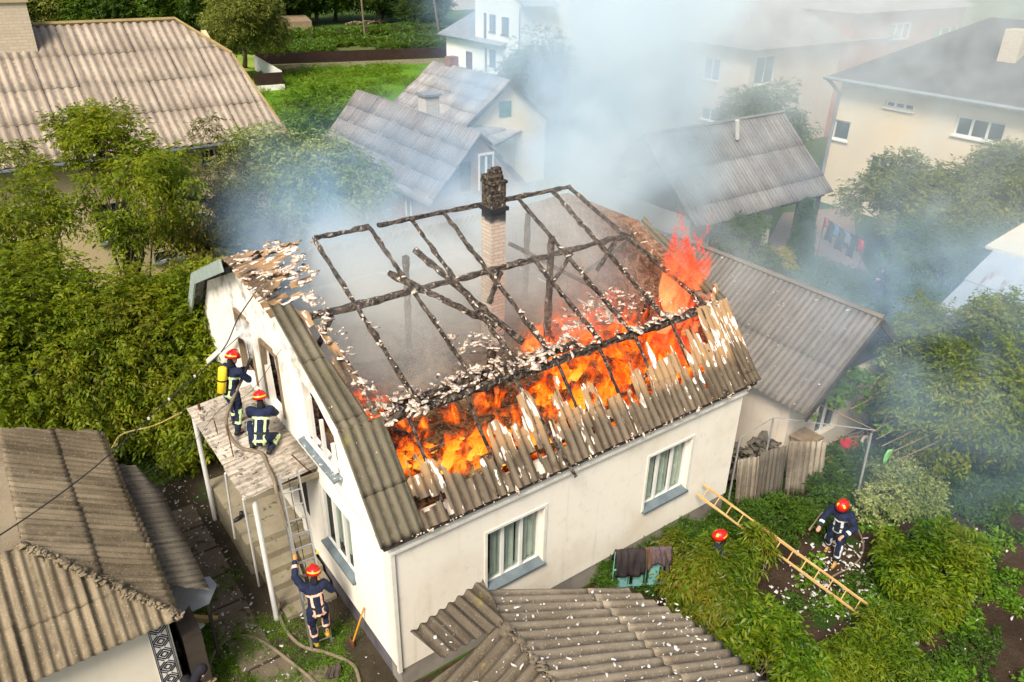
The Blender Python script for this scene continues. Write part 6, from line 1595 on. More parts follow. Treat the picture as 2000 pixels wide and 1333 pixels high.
hose('fire_hose', [g(706, 1345), g(690, 1300), g(640, 1276), g(590, 1262), g(555, 1225), g(545, 1180), at(556, 1140, .25), at(580, 1125, .4), np.array([-.72, 2.25, 1.2]), np.array([-.82, 2.62, 2.2]), np.array([-.86, 2.84, 3.0]), np.array([-.82, 3.05, 3.16]), np.array([-.75, 3.6, 3.13]),
                   np.array([-.72, 4.0, 3.14]), np.array([-1.0, 4.5, 3.12]), np.array([-1.06, 4.85, 3.5]), np.array([-.80, 4.92, 4.0]), np.array([-.52, 5.15, 4.22])], .035, 'beige fire hose looping through the yard and up the ladder to the canopy', 'fire hose')
hose('fire_hose', [g(408, 1345), g(412, 1290), g(440, 1252), g(480, 1243), g(520, 1258), g(570, 1295), g(612, 1330), g(640, 1360)], .035, 'beige fire hose curving over the yard below the shed', 'fire hose')
b = MB(); b.tube([(-.50, 5.18, 4.24), (-.36, 5.27, 4.36)], [.035, .03], 8); b.tube([(-.36, 5.27, 4.36), (-.26, 5.33, 4.46)], [.028, .045], 8); b.tube([(-.46, 5.2, 4.26), (-.44, 5.14, 4.12)], .014, 6)
tag(b.build('nozzle', M['rubber']), 'black hose nozzle in the hands of the standing firefighter', 'nozzle')
b = MB(); q0 = at(1605, 1002, 1.0); q1 = at(1580, 1036, .62); b.tube([q0, q0 + (q1 - q0) * .7], .015, 8); b.tube([q0 + (q1 - q0) * .65, q1], [.018, .028], 8)
tag(b.build('nozzle', M['hose']), 'pale hose nozzle held low by the garden firefighter', 'nozzle')
hose('fire_hose', [q0, at(1632, 1005, 1.0), at(1652, 1012, .9), at(1672, 1030, .5), g(1686, 1062), g(1680, 1090), g(1660, 1108), g(1620, 1130), g(1600, 1150)], .022, 'thin grey hose trailing behind the garden firefighter', 'fire hose')
# water jet
tw = NT('water_spray'); P = tw.coord('Position'); pvv = tw.n('ShaderNodeVolumePrincipled'); pvv.inputs['Color'].default_value = (1, 1, 1, 1)
tw.l(tw.math('MULTIPLY', tw.step(tw.noise(P, 9, 4, .6), .36, .6), 6.5), pvv.inputs['Density']); tw.l(pvv.outputs[0], tw.out.inputs['Volume'])
b = MB(); b.tube([(-.25, 5.34, 4.47), (-.12, 5.6, 4.62), (-.03, 5.95, 4.72), (.03, 6.3, 4.7)], [.03, .10, .20, .30], 10)
o = b.build('water_spray', tw.m); tag(o, 'white water spray from the nozzle into the attic door', 'water', None, 'stuff')
# aluminium extension ladder
al = empty('aluminium_ladder', 'aluminium extension ladder leaning on the porch canopy', 'ladder', (-.85, 1.8, 0))
b0, b1 = at(610, 1272), at(650, 1252)
t0, t1 = aty(540, 930, 2.80), aty(580, 922, 2.80)
wv_ = (b1 - b0 + t1 - t0) / 2
bb0 = b0; tt0 = t0
for s in (0, 1):
    for k, (lo, hi, of) in enumerate([(0, .72, 0), (.30, 1.0, .05)]):
        b = MB(); o_ = V3(0, -of, .03 * k) + (wv_ * .06 * k * (1 - 2 * s)); b.bar(bb0 + (tt0 - bb0) * lo + wv_ * s + o_, bb0 + (tt0 - bb0) * hi + wv_ * s + o_, .028, .075, (0, 1, .5)); b.build('rail', M['alu'], al)
for k in range(13):
    t_ = .04 + .077 * k
    for off in ((0,) if t_ < .3 else (0, .05)):
        if off == 0 and t_ > .72: continue
        b = MB(); q = bb0 + (tt0 - bb0) * (t_ + .012 * (off > 0)) + V3(0, -off, .03 * (off > 0)); b.tube([q, q + wv_], .014, 6); b.build('rung', M['alu'], al)
b = MB(); m0, m1 = bb0 + (tt0 - bb0) * .15 + wv_ * .5, bb0 + (tt0 - bb0) * .97 + wv_ * .5; b.tube([m0, (m0 + m1) / 2 + V3(0, .03, -.05), m1], .008, 5); b.build('rope', M['cable'], al)
# long wooden ladder
wl_ = empty('wooden_ladder', 'long yellow wooden ladder from the house wall through the peach tree into the garden', 'ladder', (8, -2, .5))
A0, A1 = V3(8.33, -3.88, .12), V3(7.49, -.10, 1.08); wv2 = V3(.20, 0.02, .17)
for s in (0, 1):
    b = MB(); b.rbar(A0 + wv2 * s, A1 + wv2 * s, .045, .05, 12, .003, seed=200 + s); b.build('rail', M['wood_yellow'], wl_)
for k in range(13):
    q = A0 + (A1 - A0) * (.04 + .077 * k); b = MB(); b.tube([q, q + wv2], .013, 6); b.build('rung', M['wood_yellow'], wl_)
# spade
sp_ = empty('spade', 'spade with orange wooden handle leaning on the plinth by the corner', 'spade', (-.27, 1.43, 0))
b = MB(); b.tube([(-.28, 1.42, .05), (-.03, 1.31, .92)], .018, 8); b.build('handle', mat_flat('orange_handle', (.62, .30, .03), .5), sp_)
b = MB(); b.box((-.30, 1.43, .05), (.03, .2, .12)); b.build('blade', M['rust'], sp_)
# cables
hose('power_cable', [(-.02, 5.15, 5.95), (-.35, 5.45, 5.35), at(430, 690, 4.6), at(330, 780, 4.2), at(200, 900, 3.9), at(90, 985, 3.9), at(-60, 1085, 4.0)], .012, 'thick black cable with white insulators sagging from the gable to the lower left', 'cable', 'cable')
b = MB()
for (x, y, z) in ((430, 690, 4.6), (380, 735, 4.42), (330, 780, 4.22), (290, 818, 4.1)):
    p = at(x, y, z); b.box(p, (.035, .035, .035))
tag(b.build('insulator_clips', M['steel_white']), 'white clips along the sagging black cable', 'clips')
hose('rope', [at(355, 806, 3.0), at(300, 832, 2.6), at(240, 848, 2.5), at(218, 876, 2.45)], .018, 'yellow and black rope hanging between the canopy and the shed roof', 'rope', mat_rough('yellow_black_rope', (.45, .36, .12), (.10, .08, .04), 25, 60, .2))
hose('thin_wire', [(-.03, 4.05, 5.2), (-.6, 4.4, 4.3), at(430, 800, 3.9), at(360, 880, 3.3), at(220, 955, 3.0)], .005, 'thin wire from the wall over the canopy to the left', 'wire', 'cable')
# turquoise gate leaf with blankets
gt = empty('old_gate', 'turquoise metal gate leaves standing in the weeds, dark blankets thrown over them', 'gate', (5.2, -.7, 0))
M['turq'] = mat_rough('rusty_turquoise_paint', (.16, .38, .36), (.22, .46, .43), 5, 30, .3, .6, (.16, .09, .05), .6)
G0, G1 = V3(4.72, -.42, .05), V3(5.75, -.98, .05)
b = MB(); gd = (G1 - G0)
for t_ in np.linspace(0, 1, 11): q = G0 + gd * t_; b.tube([q, q + [0, 0, 1.05]], .011, 6)
for z in (.08, .55, 1.0): b.bar(G0 + [0, 0, z], G1 + [0, 0, z], .02, .03)
b.build('bars', M['turq'], gt)
b = MB()
for t_ in (.1, .38, .66):
    q = G0 + gd * t_ + [0, 0, .08]; r2 = G0 + gd * (t_ + .17) + [0, 0, .08]; n_ = V3(-.02, -.03, 0)
    b.poly([q + n_, r2 + n_, r2 + n_ + [0, 0, .62], (q + r2) / 2 + n_ + [0, 0, .78], q + n_ + [0, 0, .62]])
    b.poly([q - n_, r2 - n_, r2 - n_ + [0, 0, .62], (q + r2) / 2 - n_ + [0, 0, .78], q - n_ + [0, 0, .62]][::-1])
b.build('panels', M['turq'], gt, recalc=False)
b = MB(); b.bar((5.45, -1.5, .0), (5.62, -.9, 1.1), .05, .06); b.bar((5.1, -1.6, .35), (5.7, -.95, .9), .05, .05); b.build('prop', M['wood_dark'], gt)
def cloth(name, P0, P1, drop0, drop1, w, mat, label, seed):
    P0, P1 = V3(*P0), V3(*P1); n_ = np.cross(P1 - P0, [0, 0, 1.]); n_ /= np.linalg.norm(n_); nu_, nv_ = 22, 18; V = []
    for i in range(nu_ + 1):
        s_ = i / nu_; base = P0 + (P1 - P0) * s_
        for j in range(nv_ + 1):
            t_ = (j / nv_ - .45) * 2; out_ = math.tanh(t_ * 2.5) * w * (.6 + .5 * abs(t_)); dn = -abs(t_) ** 1.4 * (drop0 if t_ < 0 else drop1) * (.8 + .35 * float(vn(s_ * 3 + seed, t_, seed)))
            wr_ = (float(vn(s_ * 9 + seed, t_ * 2.5, seed + 1)) - .5) * .09
            V.append(base + n_ * (out_ + wr_) + V3(0, 0, .05 + dn + wr_ * .4))
    I = np.arange((nu_ + 1) * (nv_ + 1)).reshape(nu_ + 1, nv_ + 1); F = np.stack([I[:-1, :-1], I[1:, :-1], I[1:, 1:], I[:-1, 1:]], -1).reshape(-1, 4)
    o = npmesh(name, V, F, mat, smooth=True); md = o.modifiers.new('thickness', 'SOLIDIFY'); md.thickness = .012
    return tag(o, label, 'blanket')
M['blank'] = mat_rough('dark_blanket', (.022, .018, .02), (.045, .035, .032), 4, 30, .5)
cloth('blanket', G0 + [0, 0, 1.04], G0 + gd * .52 + [0, 0, 1.04], .5, .45, .16, M['blank'], 'large dark brown blanket over the left half of the turquoise gate', 3)
cloth('blanket', G0 + gd * .5 + [0, 0, 1.04], G0 + gd * .66 + [0, 0, 1.04], .35, .42, .09, mat_rough('brown_rag', (.16, .10, .06), (.10, .06, .04), 5, 30, .4), 'narrow brown cloth in the middle of the turquoise gate', 4)
cloth('blanket', G0 + gd * .64 + [0, 0, 1.04], G1 + [0, 0, 1.02], .3, .36, .10, mat_rough('striped_rag', (.07, .06, .09), (.17, .10, .07), 9, 30, .4), 'striped dark cloth at the right end of the turquoise gate', 5)
# leaning corrugated sheets
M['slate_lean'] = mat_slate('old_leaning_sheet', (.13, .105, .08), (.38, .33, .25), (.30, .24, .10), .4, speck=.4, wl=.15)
for i, (q0_, q1_, h_, lb, ln) in enumerate([((8.95, -.12), (9.55, -.30), 1.3, 'pale edged corrugated sheet leaning beside the far corner of the house', .15), ((9.5, -.30), (10.35, -.45), 1.42, 'dark corrugated sheet in the middle of the leaning row', .12), ((10.35, -.5), (11.15, -1.0), 1.42, 'light streaked corrugated sheet at the right end of the leaning row', .25)]):
    d = V3(q1_[0] - q0_[0], q1_[1] - q0_[1], 0); nn_ = V3(-d[1], d[0], 0); nn_ /= np.linalg.norm(nn_)
    a_, b_ = V3(*q0_, 0.02), V3(*q1_, .02)
    o = corrugated('corrugated_sheet', M['slate_lean' if i != 1 else 'slate_dark'], None, [a_ + nn_ * ln + [0, 0, h_], b_ + nn_ * ln + [0, 0, h_ * .97], b_, a_], (-nn_[0] * ln, -nn_[1] * ln, -1), .13, .02, 2.5, .3, seed=230 + i, sheet=1.3, sub=7)
    tag(o, lb, 'roofing sheet', 'corrugated sheets leaning in a row')
pts = [(9.0 + rs.rand() * 2.1, -.12 - rs.rand() * .5, 1.08 + rs.rand() * .14) for i in range(150)]
o = flakes('sheet_offcuts', M['slate_dark'], None, [(9.2 + rs.rand() * 1.8, .12 + rs.rand() * .6, .5 + rs.rand() * .45) for i in range(160)], .26, 88, .6); tag(o, 'heap of broken dark sheets behind the leaning row', 'rubble', None, 'stuff')
# pipe frame and trellis by the annex
M['pipe'] = mat_rough('dull_pipe', (.34, .34, .33), (.24, .23, .22), 8, 30, .2, .6)
pf = empty('pipe_frame', 'thin grey pipe frame standing before the annex wall', 'frame', (10, 1, 0))
zt = 1.85
P1_, P2_, P3_ = at(1446, 855, zt), at(1511, 816, zt), at(1710, 841, 1.8)
for q in (P1_, P2_):
    b = MB(); b.tube([(q[0], q[1], 0), q], .025, 8); b.build('post', M['pipe'], pf)
for a_, c_ in ((P1_, P2_), (P2_, P3_)):
    b = MB(); b.tube([a_, c_], .014, 8); b.build('rail', M['pipe'], pf)
tr_ = empty('vine_trellis', 'vine trellis of pale rods on a white post right of the annex', 'trellis', tuple(at(1675, 965)))
b = MB(); q = at(1675, 965); b.tube([q, at(1702, 848, 1.76)], .03, 8); b.build('post', M['pipe'], tr_)
tp_ = at(1705, 842, 1.78)
for k, (p0, p1) in enumerate([((1702, 845), (1835, 772)), ((1712, 858), (1860, 782)), ((1722, 872), (1880, 796)), ((1735, 886), (1900, 812)), ((1755, 898), (1910, 828)), ((1600, 790), (1712, 842)), ((1660, 800), (1790, 735))]):
    b = MB(); b.tube([at(*p0, 1.78), at(*p1, 1.8)], .014, 6); b.build('rod', M['wood'], tr_)
b = MB(); q = at(1830, 860); b.tube([q, q + [0, 0, 1.8]], .03, 6); b.build('post', M['wood'], tr_)
cb = empty('cabinet', 'old white metal cabinet against the annex wall', 'cabinet', (11.35, -.2, 0))
b = MB(); b.box((11.35, -.22, .62), (.55, .5, 1.1)); b.box((11.35, -.22, 1.19), (.62, .56, .04)); b.build('carcass', M['wood'], cb)
b = MB(); b.box((11.35, -.49, .62), (.5, .03, 1.04)); dr = b.build('door', M['frame_white'], cb)
b = MB(); b.box((11.52, -.515, .66), (.02, .02, .12)); b.build('handle', M['rust'], dr)
b = MB(); q = at(1655, 880, .40); b.tube([q, q + [0, 0, .03], q + [0, 0, .22]], [.15, .17, .23], 14)
tag(b.build('basin', mat_flat('red_plastic', (.55, .03, .05), .4)), 'red plastic basin on the firewood by the annex', 'basin')
b = MB(); q = at(1688, 872, .3)
ring = [q + V3(.17 * math.cos(t_), .05 * math.sin(t_), .17 * math.sin(t_) + .1) for t_ in np.linspace(0, 2 * PI, 17)]; b.tube(ring, .045, 8, cap=False)
tag(b.build('rubber_ring', mat_flat('pale_ring', (.5, .46, .38), .6)), 'pale ring beside the red basin', 'ring')
b = MB()
for k in range(60):
    q = V3(12.0 + rs.rand() * 2.0, -.15 - rs.rand() * .5, .04 + rs.rand() * .28); d = V3(rs.randn() * .25, rs.randn() * .12, rs.randn() * .03); b.rbar(q - d, q + d + [.25, 0, 0], .035, .035, 2, .004, seed=k)
tag(b.build('firewood_pile', M['wood']), 'loose pile of thin firewood along the foot of the annex wall', 'firewood')
b = MB()
for k in range(9):
    q = at(1682 + k * 2, 965 - k * 1.5, .10 + .06 * (k % 3)); r2 = at(1800 + k * 2, 900 - k, .10 + .06 * (k % 3)); b.rbar(q, r2, .06, .06, 6, .008, seed=300 + k)
tag(b.build('rail_stack', M['wood']), 'stack of long grey rails on the ground below the trellis', 'rails')
q = aty(1735, 885, -.9); b = MB(); q = at(1737, 880, 1.5)
V = [q + V3(.10 * i - .1, .03 * math.sin(i * 2 + j), -.12 * j) for i in range(4) for j in range(4)]
F = [(i * 4 + j, i * 4 + j + 1, (i + 1) * 4 + j + 1, (i + 1) * 4 + j) for i in range(3) for j in range(3)]
o = npmesh('cloth', V, F, mat_flat('bright_green_cloth', (.20, .55, .15), .7)); md = o.modifiers.new('thickness', 'SOLIDIFY'); md.thickness = .01; tag(o, 'small bright green cloth hanging from the trellis', 'cloth')
# laundry behind the barn porch
ld = empty('clothes_line', 'rusty post clothes line beside the barn porch', 'clothes line', tuple(at(1640, 500)))
La, Lb = at(1612, 425, 1.9), at(1690, 470, 1.9)
for q in (La, Lb): b = MB(); b.tube([(q[0], q[1], 0), q], .03, 6); b.build('post', M['rust'], ld)
b = MB(); b.tube([La, (La + Lb) / 2 - V3(0, 0, .08), Lb], .01, 5); b.build('line', M['cable'], ld)
for k, (t_, c, w, h_, lb) in enumerate([(.08, (.60, .10, .12), .25, .3, 'small pink cloth at the left end of the clothes line'), (.2, (.02, .025, .04), .5, .8, 'dark navy garment hanging second on the clothes line'), (.34, (.10, .25, .45), .4, .5, 'blue shirt on the clothes line'), (.48, (.02, .02, .03), .5, .9, 'black trousers in the middle of the clothes line'), (.62, (.22, .25, .30), .5, .55, 'grey towel on the clothes line'), (.76, (.02, .02, .025), .45, .9, 'black coat right of the grey towel on the line'), (.94, (.50, .03, .03), .35, .5, 'red cloth at the right end of the clothes line')]):
    q = La + (Lb - La) * t_; d = (Lb - La) / np.linalg.norm(Lb - La)
    V = [q + d * (w * (i / 4 - .5)) + V3(.05 * math.sin(i * 2.1 + j), .05 * math.cos(i * 1.7), -.06 - h_ * j / 4) for i in range(5) for j in range(5)]
    F = [(i * 5 + j, i * 5 + j + 1, (i + 1) * 5 + j + 1, (i + 1) * 5 + j) for i in range(4) for j in range(4)]
    o = npmesh('garment', V, F, mat_flat('garment_%d' % k, c, .8), smooth=True); md = o.modifiers.new('thickness', 'SOLIDIFY'); md.thickness = .015; tag(o, lb, 'clothing', 'washing on the line')
b = MB(); q = at(1822, 570); b.hexa([q + V3(*t_) for t_ in ((-.5, -.4, .5), (.5, -.5, .5), (.7, .9, .75), (-.3, 1.0, .75), (-.5, -.4, .53), (.5, -.5, .53), (.7, .9, .78), (-.3, 1.0, .78))])
for (x, y, z) in ((-.45, -.35, .5), (.45, -.42, .5), (.65, .8, .7), (-.25, .9, .7)): b.bar(q + V3(x, y, 0), q + V3(x, y, z), .05, .05)
tag(b.build('garden_table', M['frame_white']), 'tilted white slatted garden table on the back lawn', 'table')
# yard clutter, lower left
M['plank_y'] = mat_rough('fresh_planks', (.50, .36, .15), (.42, .28, .12), 8, 40, .2)
pb = empty('plank_bundle', 'bundle of yellow planks beside the shed corner', 'planks', tuple(at(360, 1225, .6)))
for k in range(6):
    b = MB(); q = at(346 + k * 5, 1212 - k * 1.5, .85 + .012 * k); b.bar(q, q + V3(.42, -.22, -.10), .075, .03); b.build('plank', M['plank_y'], pb)
b = MB(); q = at(367, 1258, .55); b.box(q, (.42, .3, .25), .5); tag(b.build('crate', mat_rough('whitewashed_crate', (.36, .38, .34), (.20, .17, .12), 8, 30, .3)), 'whitewashed crate under the plank bundle', 'crate')
b = MB(); q = at(386, 1222, .75); b.box(q, (.16, .2, .03), .4); tag(b.build('small_panel', mat_rough('pale_blue_panel', (.50, .62, .68), (.66, .58, .4), 9, 30, .1)), 'small pale blue and cream panel beside the yellow planks', 'panel')
b = MB()
for k in range(10): q = V3(-3.0 + rs.rand() * .55, 1.2 + rs.rand() * .9, .1 + rs.rand() * .4); b.bar(q, q + V3(rs.randn() * .25, rs.randn() * .25, rs.randn() * .1), .09, .025)
tag(b.build('scrap_wood', M['wood']), 'scrap boards heaped on the ground by the shed corner', 'scrap')
for (p, lb) in (((455, 1020), 'dark boots lying on the porch terrace'), ((590, 1017), 'dark red shoe by the entrance')):
    q = at(*p, .86); b = MB(); b.tube([q, q + V3(.12, .02, .02), q + V3(.22, .05, .03)], [.04, .05, .035], 8); b.tube([q + V3(.2, .04, .03), q + V3(.22, .05, .14)], [.045, .045], 8)
    tag(b.build('boots', M['rust'] if 'red' in lb else M['rubber'], smooth=True), lb, 'boots')
b = MB(); q = at(615, 1082, .5)
for k in range(5): b.tube([q + V3(.03 * k, .04 * k, 0), q + V3(.05 + .02 * k, -.08 + .03 * k, .05), q + V3(.09, .04 * k, .02)], .018, 6)
tag(b.build('yellow_tool', mat_flat('yellow_tool_paint', (.7, .55, .05), .5)), 'small yellow and black tool at the wall beside the steps', 'tool')
b = MB(); p0, p1 = at(742, 1270, .02), at(757, 1290, .02); b.bar(p0 + [0, 0, .05], p1 + [0, 0, .3], .03, .02); tag(b.build('yellow_stick', M['plank_y']), 'short yellow stick against the plinth at the corner', 'stick')
b = MB(); q = at(638, 1325, .1)
for k in range(3): b.rbar(q + V3(.08 * k, -.05 * k, 0), q + V3(.12 + .08 * k, .08, .12), .08, .08, 3, .01, seed=k)
tag(b.build('log_ends', M['wood_dark']), 'dark log ends beside the hose at the bottom edge', 'logs')
# shards scattered over the yard and the garden
pts = []
for i in range(620):
    x, y = -3 + rs.rand() * 2.9, .2 + rs.rand() * 9
    if rs.rand() < .6: x = -2.4 + rs.rand() * 1.0
    pts.append((x, y, .03))
o = flakes('ground_shards', M['ash'], None, pts, .055, 90, .2); tag(o, 'pale ash shards scattered over the yard', 'shards', None, 'stuff')
pts = []
for i in range(620):
    c_ = [(9.4, -2.7, .8), (8.2, -3.0, .9), (8.5, -3.9, .8), (10.5, -3.5, 1.6), (11, -5, 2.5)][i % 5]; pts.append((c_[0] + rs.randn() * c_[2] * .6, c_[1] + rs.randn() * c_[2] * .5, .07))
o = flakes('ground_shards', M['ash'], None, pts, .085, 91, .25); tag(o, 'white ash shards scattered over the garden soil', 'shards', None, 'stuff')
pts = [(10.9 + rs.rand() * 2.0, -.3 + rs.rand() * 7, 0) for i in range(70)]
o = flakes('annex_shards', M['ash'], an, [(p[0], p[1], ae + (p[0] - 10.62) * (ar_ - ae) / 2.4 + .05) for p in pts], .06, 92, .2); o['kind'] = 'stuff'
# ------------------------------------------------------------------ smoke and fire
def vol_box(name, lo, hi, mat, label, cat):
    b = MB(); c = [(lo[i] + hi[i]) / 2 for i in range(3)]; b.box(c, [hi[i] - lo[i] for i in range(3)])
    o = b.build(name, mat); tag(o, label, cat, None, 'stuff'); return o
t = NT('smoke_volume'); P = t.coord('Position')
sep = t.n('ShaderNodeSeparateXYZ'); t.l(P, sep.inputs[0]); X, Y, Z = sep.outputs
mul = lambda *a: a[0] if len(a) == 1 else t.math('MULTIPLY', a[0], mul(*a[1:]))
add = lambda *a: a[0] if len(a) == 1 else t.math('ADD', a[0], add(*a[1:]))
# s: metres left (+) or right (-) of the line along which the plume drifts off from the roof
CS, SN = math.cos(math.radians(42)), math.sin(math.radians(42))
s = t.math('SUBTRACT', mul(t.math('SUBTRACT', Y, 4.5), CS), mul(t.math('SUBTRACT', X, 6.0), SN))
r = t.math('ADD', mul(t.math('SUBTRACT', X, 6.0), CS), mul(t.math('SUBTRACT', Y, 4.5), SN))
wp = t.noise(P, .20, 4, .6)
sw_ = t.math('ADD', s, mul(t.math('SUBTRACT', wp, .5), 9.0))
nb_ = t.n('ShaderNodeTexNoise'); t.l(P, nb_.inputs['Vector']); nb_.inputs['Scale'].default_value = .42; nb_.inputs['Detail'].default_value = 6; nb_.inputs['Roughness'].default_value = .6; nb_.inputs['Distortion'].default_value = .9
nz = mul(t.step(nb_.outputs['Fac'], .36, .66), 2.0)
def band(v, a0, a1, b0, b1): return mul(t.step(v, a0, a1), t.step(v, b1, b0))
core = mul(band(sw_, -5.0, -1.8, .2, 3.0), t.step(r, .0, 4.0), t.step(Z, 3.2, 5.0), t.step(r, 34, 15))
upper = mul(band(sw_, -22, -12, -2.5, .5), t.step(Z, 4.6, 7.5), t.step(r, 5, 14))
thin = mul(band(sw_, -34, -18, -1, 3), t.step(r, 2.0, 7.0), t.step(X, 9.3, 13.0))
def ball(c, rr):
    d = t.n('ShaderNodeVectorMath', operation='SUBTRACT'); t.l(P, d.inputs[0]); d.inputs[1].default_value = c
    m_ = t.n('ShaderNodeVectorMath', operation='DIVIDE'); t.l(d.outputs[0], m_.inputs[0]); m_.inputs[1].default_value = rr
    l_ = t.n('ShaderNodeVectorMath', operation='LENGTH'); t.l(m_.outputs[0], l_.inputs[0]); return t.step(l_.outputs['Value'], 1.0, .15)
D = add(mul(core, .27), mul(upper, .020), mul(thin, .016), mul(ball((6.0, 13.5, 5.0), (4.5, 5.5, 3.0)), .09), mul(ball((2.5, 8.5, 6.6), (3.2, 3.2, 1.3)), .06), mul(ball((12.5, 20, 4.5), (4.5, 6, 2.6)), .05), mul(ball((15.5, -1.2, 3.2), (8, 7, 4.6)), .115))
D = mul(D, nz)
inx = mul(t.step(X, .3, 1.2), t.step(X, 9.2, 6.6))
att = mul(inx, t.step(Y, 2.0, 4.6), t.step(Y, 10.5, 8.5), t.step(Z, 7.4, 5.2), t.math('ADD', .25, nz))
D = add(D, mul(att, .29))
warm = t.step(r, 16, 40)
blue = add(t.step(s, -1.0, 4.5), mul(t.step(s, -5.0, -8.5), t.step(Z, 6.5, 4.0), .75))
col = t.mix(blue, (.83, .945, 1.0), (.46, .72, 1.0))
col = t.mix(warm, col, (1.0, .945, .875))
col = t.mix(mul(inx, t.step(Z, 7.6, 6.0), t.step(Y, 9, 7)), col, (.93, .96, .92))
pv = t.n('ShaderNodeVolumePrincipled'); t.l(col, pv.inputs['Color']); t.l(D, pv.inputs['Density']); pv.inputs['Anisotropy'].default_value = -.08
t.l(pv.outputs[0], t.out.inputs['Volume'])
vol_box('smoke', (-.2, -6, .03), (64, 52, 12.6), t.m, 'white and bluish smoke streaming from the burning roof over the houses', 'smoke')

def fire_vol(name, lo, hi, zf, thr, strength, label, haze_tint=0.0, seed=0.0):
    f = NT(name + '_volume'); P = f.coord('Position')
    sp = f.n('ShaderNodeSeparateXYZ'); f.l(P, sp.inputs[0]); X, Y, Z = sp.outputs
    mp = f.n('ShaderNodeMapping'); f.l(P, mp.inputs[0]); mp.inputs['Scale'].default_value = (1, 1, .55); mp.inputs['Location'].default_value = (seed, 0, 0)
    n = f.n('ShaderNodeTexNoise'); f.l(mp.outputs[0], n.inputs['Vector']); n.inputs['Scale'].default_value = 1.9; n.inputs['Detail'].default_value = 5; n.inputs['Roughness'].default_value = .68; n.inputs['Distortion'].default_value = 1.6
    h = f.math('DIVIDE', f.math('SUBTRACT', Z, lo[2]), hi[2] - lo[2])
    edge = None
    for v, a, b_, w in ((X, lo[0], hi[0], .35), (Y, lo[1], hi[1], .3)):
        q = f.math('MULTIPLY', f.step(v, a, a + w), f.step(v, b_, b_ - w)); edge = q if edge is None else f.math('MULTIPLY', edge, q)
    base = f.math('SUBTRACT', n.outputs['Fac'], f.math('ADD', f.math('MULTIPLY', h, zf), f.math('MULTIPLY', f.math('SUBTRACT', 1.0, edge), .3)))
    m1 = f.step(base, thr, thr + .05)
    fine = f.noise(P, 9, 4, .7, 1.0)
    I = f.math('MULTIPLY', m1, f.math('ADD', .35, f.math('MULTIPLY', f.step(fine, .38, .66), 1.3)))
    hc = (1.0, .36 + haze_tint, .03 + haze_tint) if haze_tint == 0 else (1.0, .19, .07)
    hot = f.step(f.math('ADD', base, f.math('MULTIPLY', fine, .16)), thr + .10, thr + .24)
    fc = f.mix(hot, (1.0, .085 + haze_tint * .5, .004 + haze_tint), hc)
    em = f.n('ShaderNodeEmission'); f.l(fc, em.inputs['Color']); f.l(f.math('MULTIPLY', f.math('MULTIPLY', I, strength), f.math('ADD', .75, f.math('MULTIPLY', hot, 1.3))), em.inputs['Strength'])
    ab = f.n('ShaderNodeVolumeAbsorption'); ab.inputs['Color'].default_value = (.5, .2, .1, 1); f.l(f.math('MULTIPLY', I, 7.0), ab.inputs['Density'])
    ad = f.n('ShaderNodeAddShader'); f.l(em.outputs[0], ad.inputs[0]); f.l(ab.outputs[0], ad.inputs[1]); f.l(ad.outputs[0], f.out.inputs['Volume'])
    return vol_box(name, lo, hi, f.m, label, 'fire')
fire_vol('fire', (.30, .25, 3.42), (5.6, 2.7, 4.6), .24, .475, 6.0, 'orange fire burning along the front left of the attic floor')
fire_vol('fire', (.45, 2.2, 3.45), (2.0, 4.3, 4.25), .2, .43, 6.0, 'orange fire just inside the broken attic window', seed=5.0)
fire_vol('fire', (5.0, .25, 3.42), (8.6, 4.3, 4.9), .2, .465, 6.0, 'orange fire at the front right of the attic under the torn sheets', seed=3.0)
fire_vol('fire', (7.8, 1.0, 3.6), (9.2, 2.7, 6.4), .24, .42, 3.2, 'tall pinkish red flames rising at the right end of the roof', .045, seed=7.0)  # pinkish cast of the smoke haze is put into this fire's colour
# flame tongues: tapered licks of burning gas
fm_ = NT('flame_lick'); uvn = fm_.n('ShaderNodeUVMap', uv_map='uv').outputs[0]; s2 = fm_.n('ShaderNodeSeparateXYZ'); fm_.l(uvn, s2.inputs[0]); P = fm_.coord('Position')
hh = s2.outputs[1]; nn2 = fm_.noise(P, 9, 5, .7, 1.2)
fcol = fm_.ramp(fm_.math('ADD', hh, fm_.math('MULTIPLY', fm_.math('SUBTRACT', nn2, .5), .9)), [(0, (1.0, .50, .06)), (.35, (1.0, .27, .015)), (.75, (1.0, .10, .006)), (1, (.75, .03, .003))])
em = fm_.n('ShaderNodeEmission'); fm_.l(fcol, em.inputs['Color']); em.inputs['Strength'].default_value = 1.35
trp = fm_.n('ShaderNodeBsdfTransparent'); lw_ = fm_.n('ShaderNodeLayerWeight'); lw_.inputs[0].default_value = .4
al_ = fm_.math('MULTIPLY', fm_.step(lw_.outputs['Facing'], .85, .25), fm_.step(fm_.math('SUBTRACT', nn2, fm_.math('MULTIPLY', hh, .22)), .34, .46))
mx = fm_.n('ShaderNodeMixShader'); fm_.l(fm_.math('MULTIPLY', al_, .85), mx.inputs[0]); fm_.l(trp.outputs[0], mx.inputs[1]); fm_.l(em.outputs[0], mx.inputs[2]); fm_.l(mx.outputs[0], fm_.out.inputs['Surface'])
def lick_mat(name, cols, st):
    m2 = fm_.m.copy(); m2.name = name; m2.node_tree.nodes
    for nd in m2.node_tree.nodes:
        if nd.type == 'VALTORGB':
            for el, c in zip(nd.color_ramp.elements, cols): el.color = c + (1,)
        if nd.type == 'MATH' and abs(nd.inputs[1].default_value - .85) < .001 and not nd.inputs[1].is_linked: nd.inputs[1].default_value = .5
        if nd.type == 'EMISSION': nd.inputs['Strength'].default_value = st
    return m2
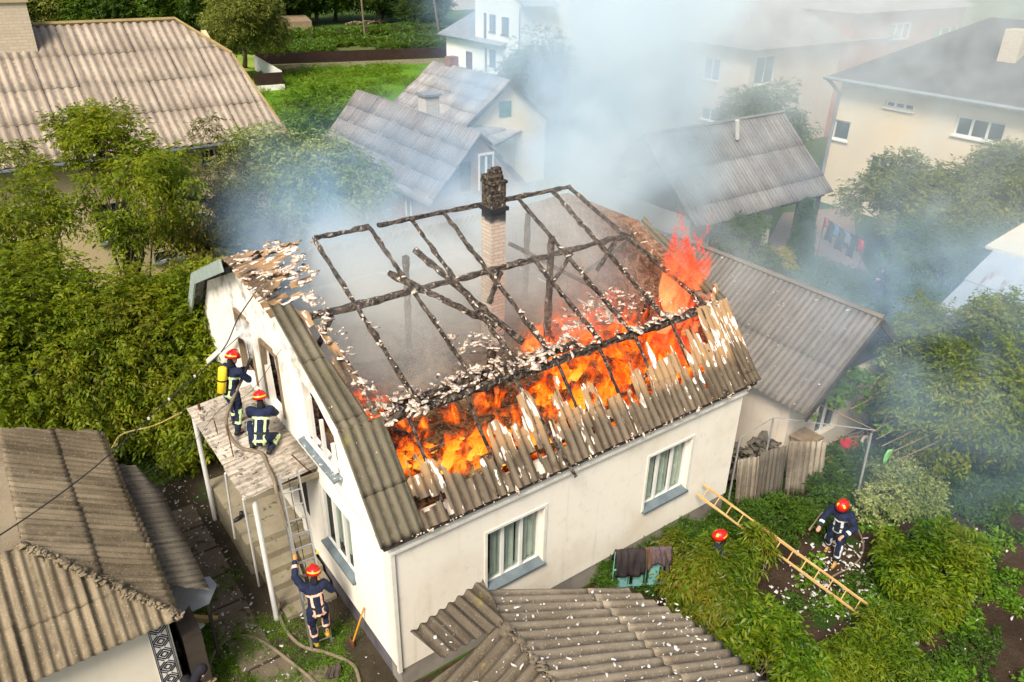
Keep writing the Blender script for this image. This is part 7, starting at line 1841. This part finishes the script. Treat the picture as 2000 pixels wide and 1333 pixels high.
def licks(nm, spots, label, seed, mat=None):
    rs = np.random.RandomState(seed); V, F, U = [], [], []; nb = 0
    for (x, y, z, h, w) in spots:
        ns, nr = 9, 7; ph = rs.rand(3) * 6; ln = rs.randn(2) * (.12 if h < 1 else .035)
        for i in range(ns + 1):
            t_ = i / ns; rr = w * (1 - t_) ** .8 * (.55 + .9 * math.sin(min(1, t_ * 1.5 + .25) * PI / 1.6)) * .6
            cx = x + ln[0] * t_ * h * 2 + .09 * h * math.sin(t_ * 6 + ph[0]); cy_ = y + ln[1] * t_ * h + .06 * h * math.sin(t_ * 5 + ph[1])
            for j in range(nr):
                a_ = 2 * PI * j / nr; V.append((cx + rr * math.cos(a_) * (1 + .35 * math.sin(3 * a_ + t_ * 7 + ph[2])), cy_ + rr * .6 * math.sin(a_), z + h * t_))
        for i in range(ns):
            for j in range(nr):
                p = nb + i * nr + j; q = nb + i * nr + (j + 1) % nr; F.append((p, q, q + nr, p + nr))
                U += [(0, i / ns), (0, i / ns), (0, (i + 1) / ns), (0, (i + 1) / ns)]
        nb += (ns + 1) * nr
    o = npmesh(nm, V, F, mat or fm_.m, None, U, smooth=True); return tag(o, label, 'flames', None, 'stuff')
rs = np.random.RandomState(12)
sp1 = []
for i in range(150):
    x = .7 + rs.rand() ** .9 * 7.4; y = .45 + rs.rand() * 1.3 + (x > 5) * .3
    if vn(x * 1.4, y, 5) < .42: continue
    h = .18 + rs.rand() ** 2 * .65; sp1.append((x, y, 3.45 + rs.rand() * .35, h, .10 + h * .16))
licks('flames', sp1, 'orange flame tongues licking up along the attic floor behind the torn sheets', 13)
sp2 = [(8.25 + rs.rand() * .75, 1.2 + rs.rand() * 1.0, 3.7 + rs.rand() * 1.3, .4 + rs.rand() ** 1.5 * 1.5, .12 + rs.rand() * .12) for i in range(14)] + [(8.35 + rs.randn() * .12, 1.9 + rs.randn() * .14, 4.1 + rs.rand() * .8, 1.6 + rs.rand() * 1.2, .24 + rs.rand() * .12) for i in range(14)]
licks('flames', sp2, 'tall red flame tongues at the right end of the burning roof', 14, lick_mat('red_flame_lick', [(1, .46, .16), (1, .20, .07), (1, .085, .045), (.85, .05, .03)], 1.05))  # redder ramp carries the same haze cast in the flame colour
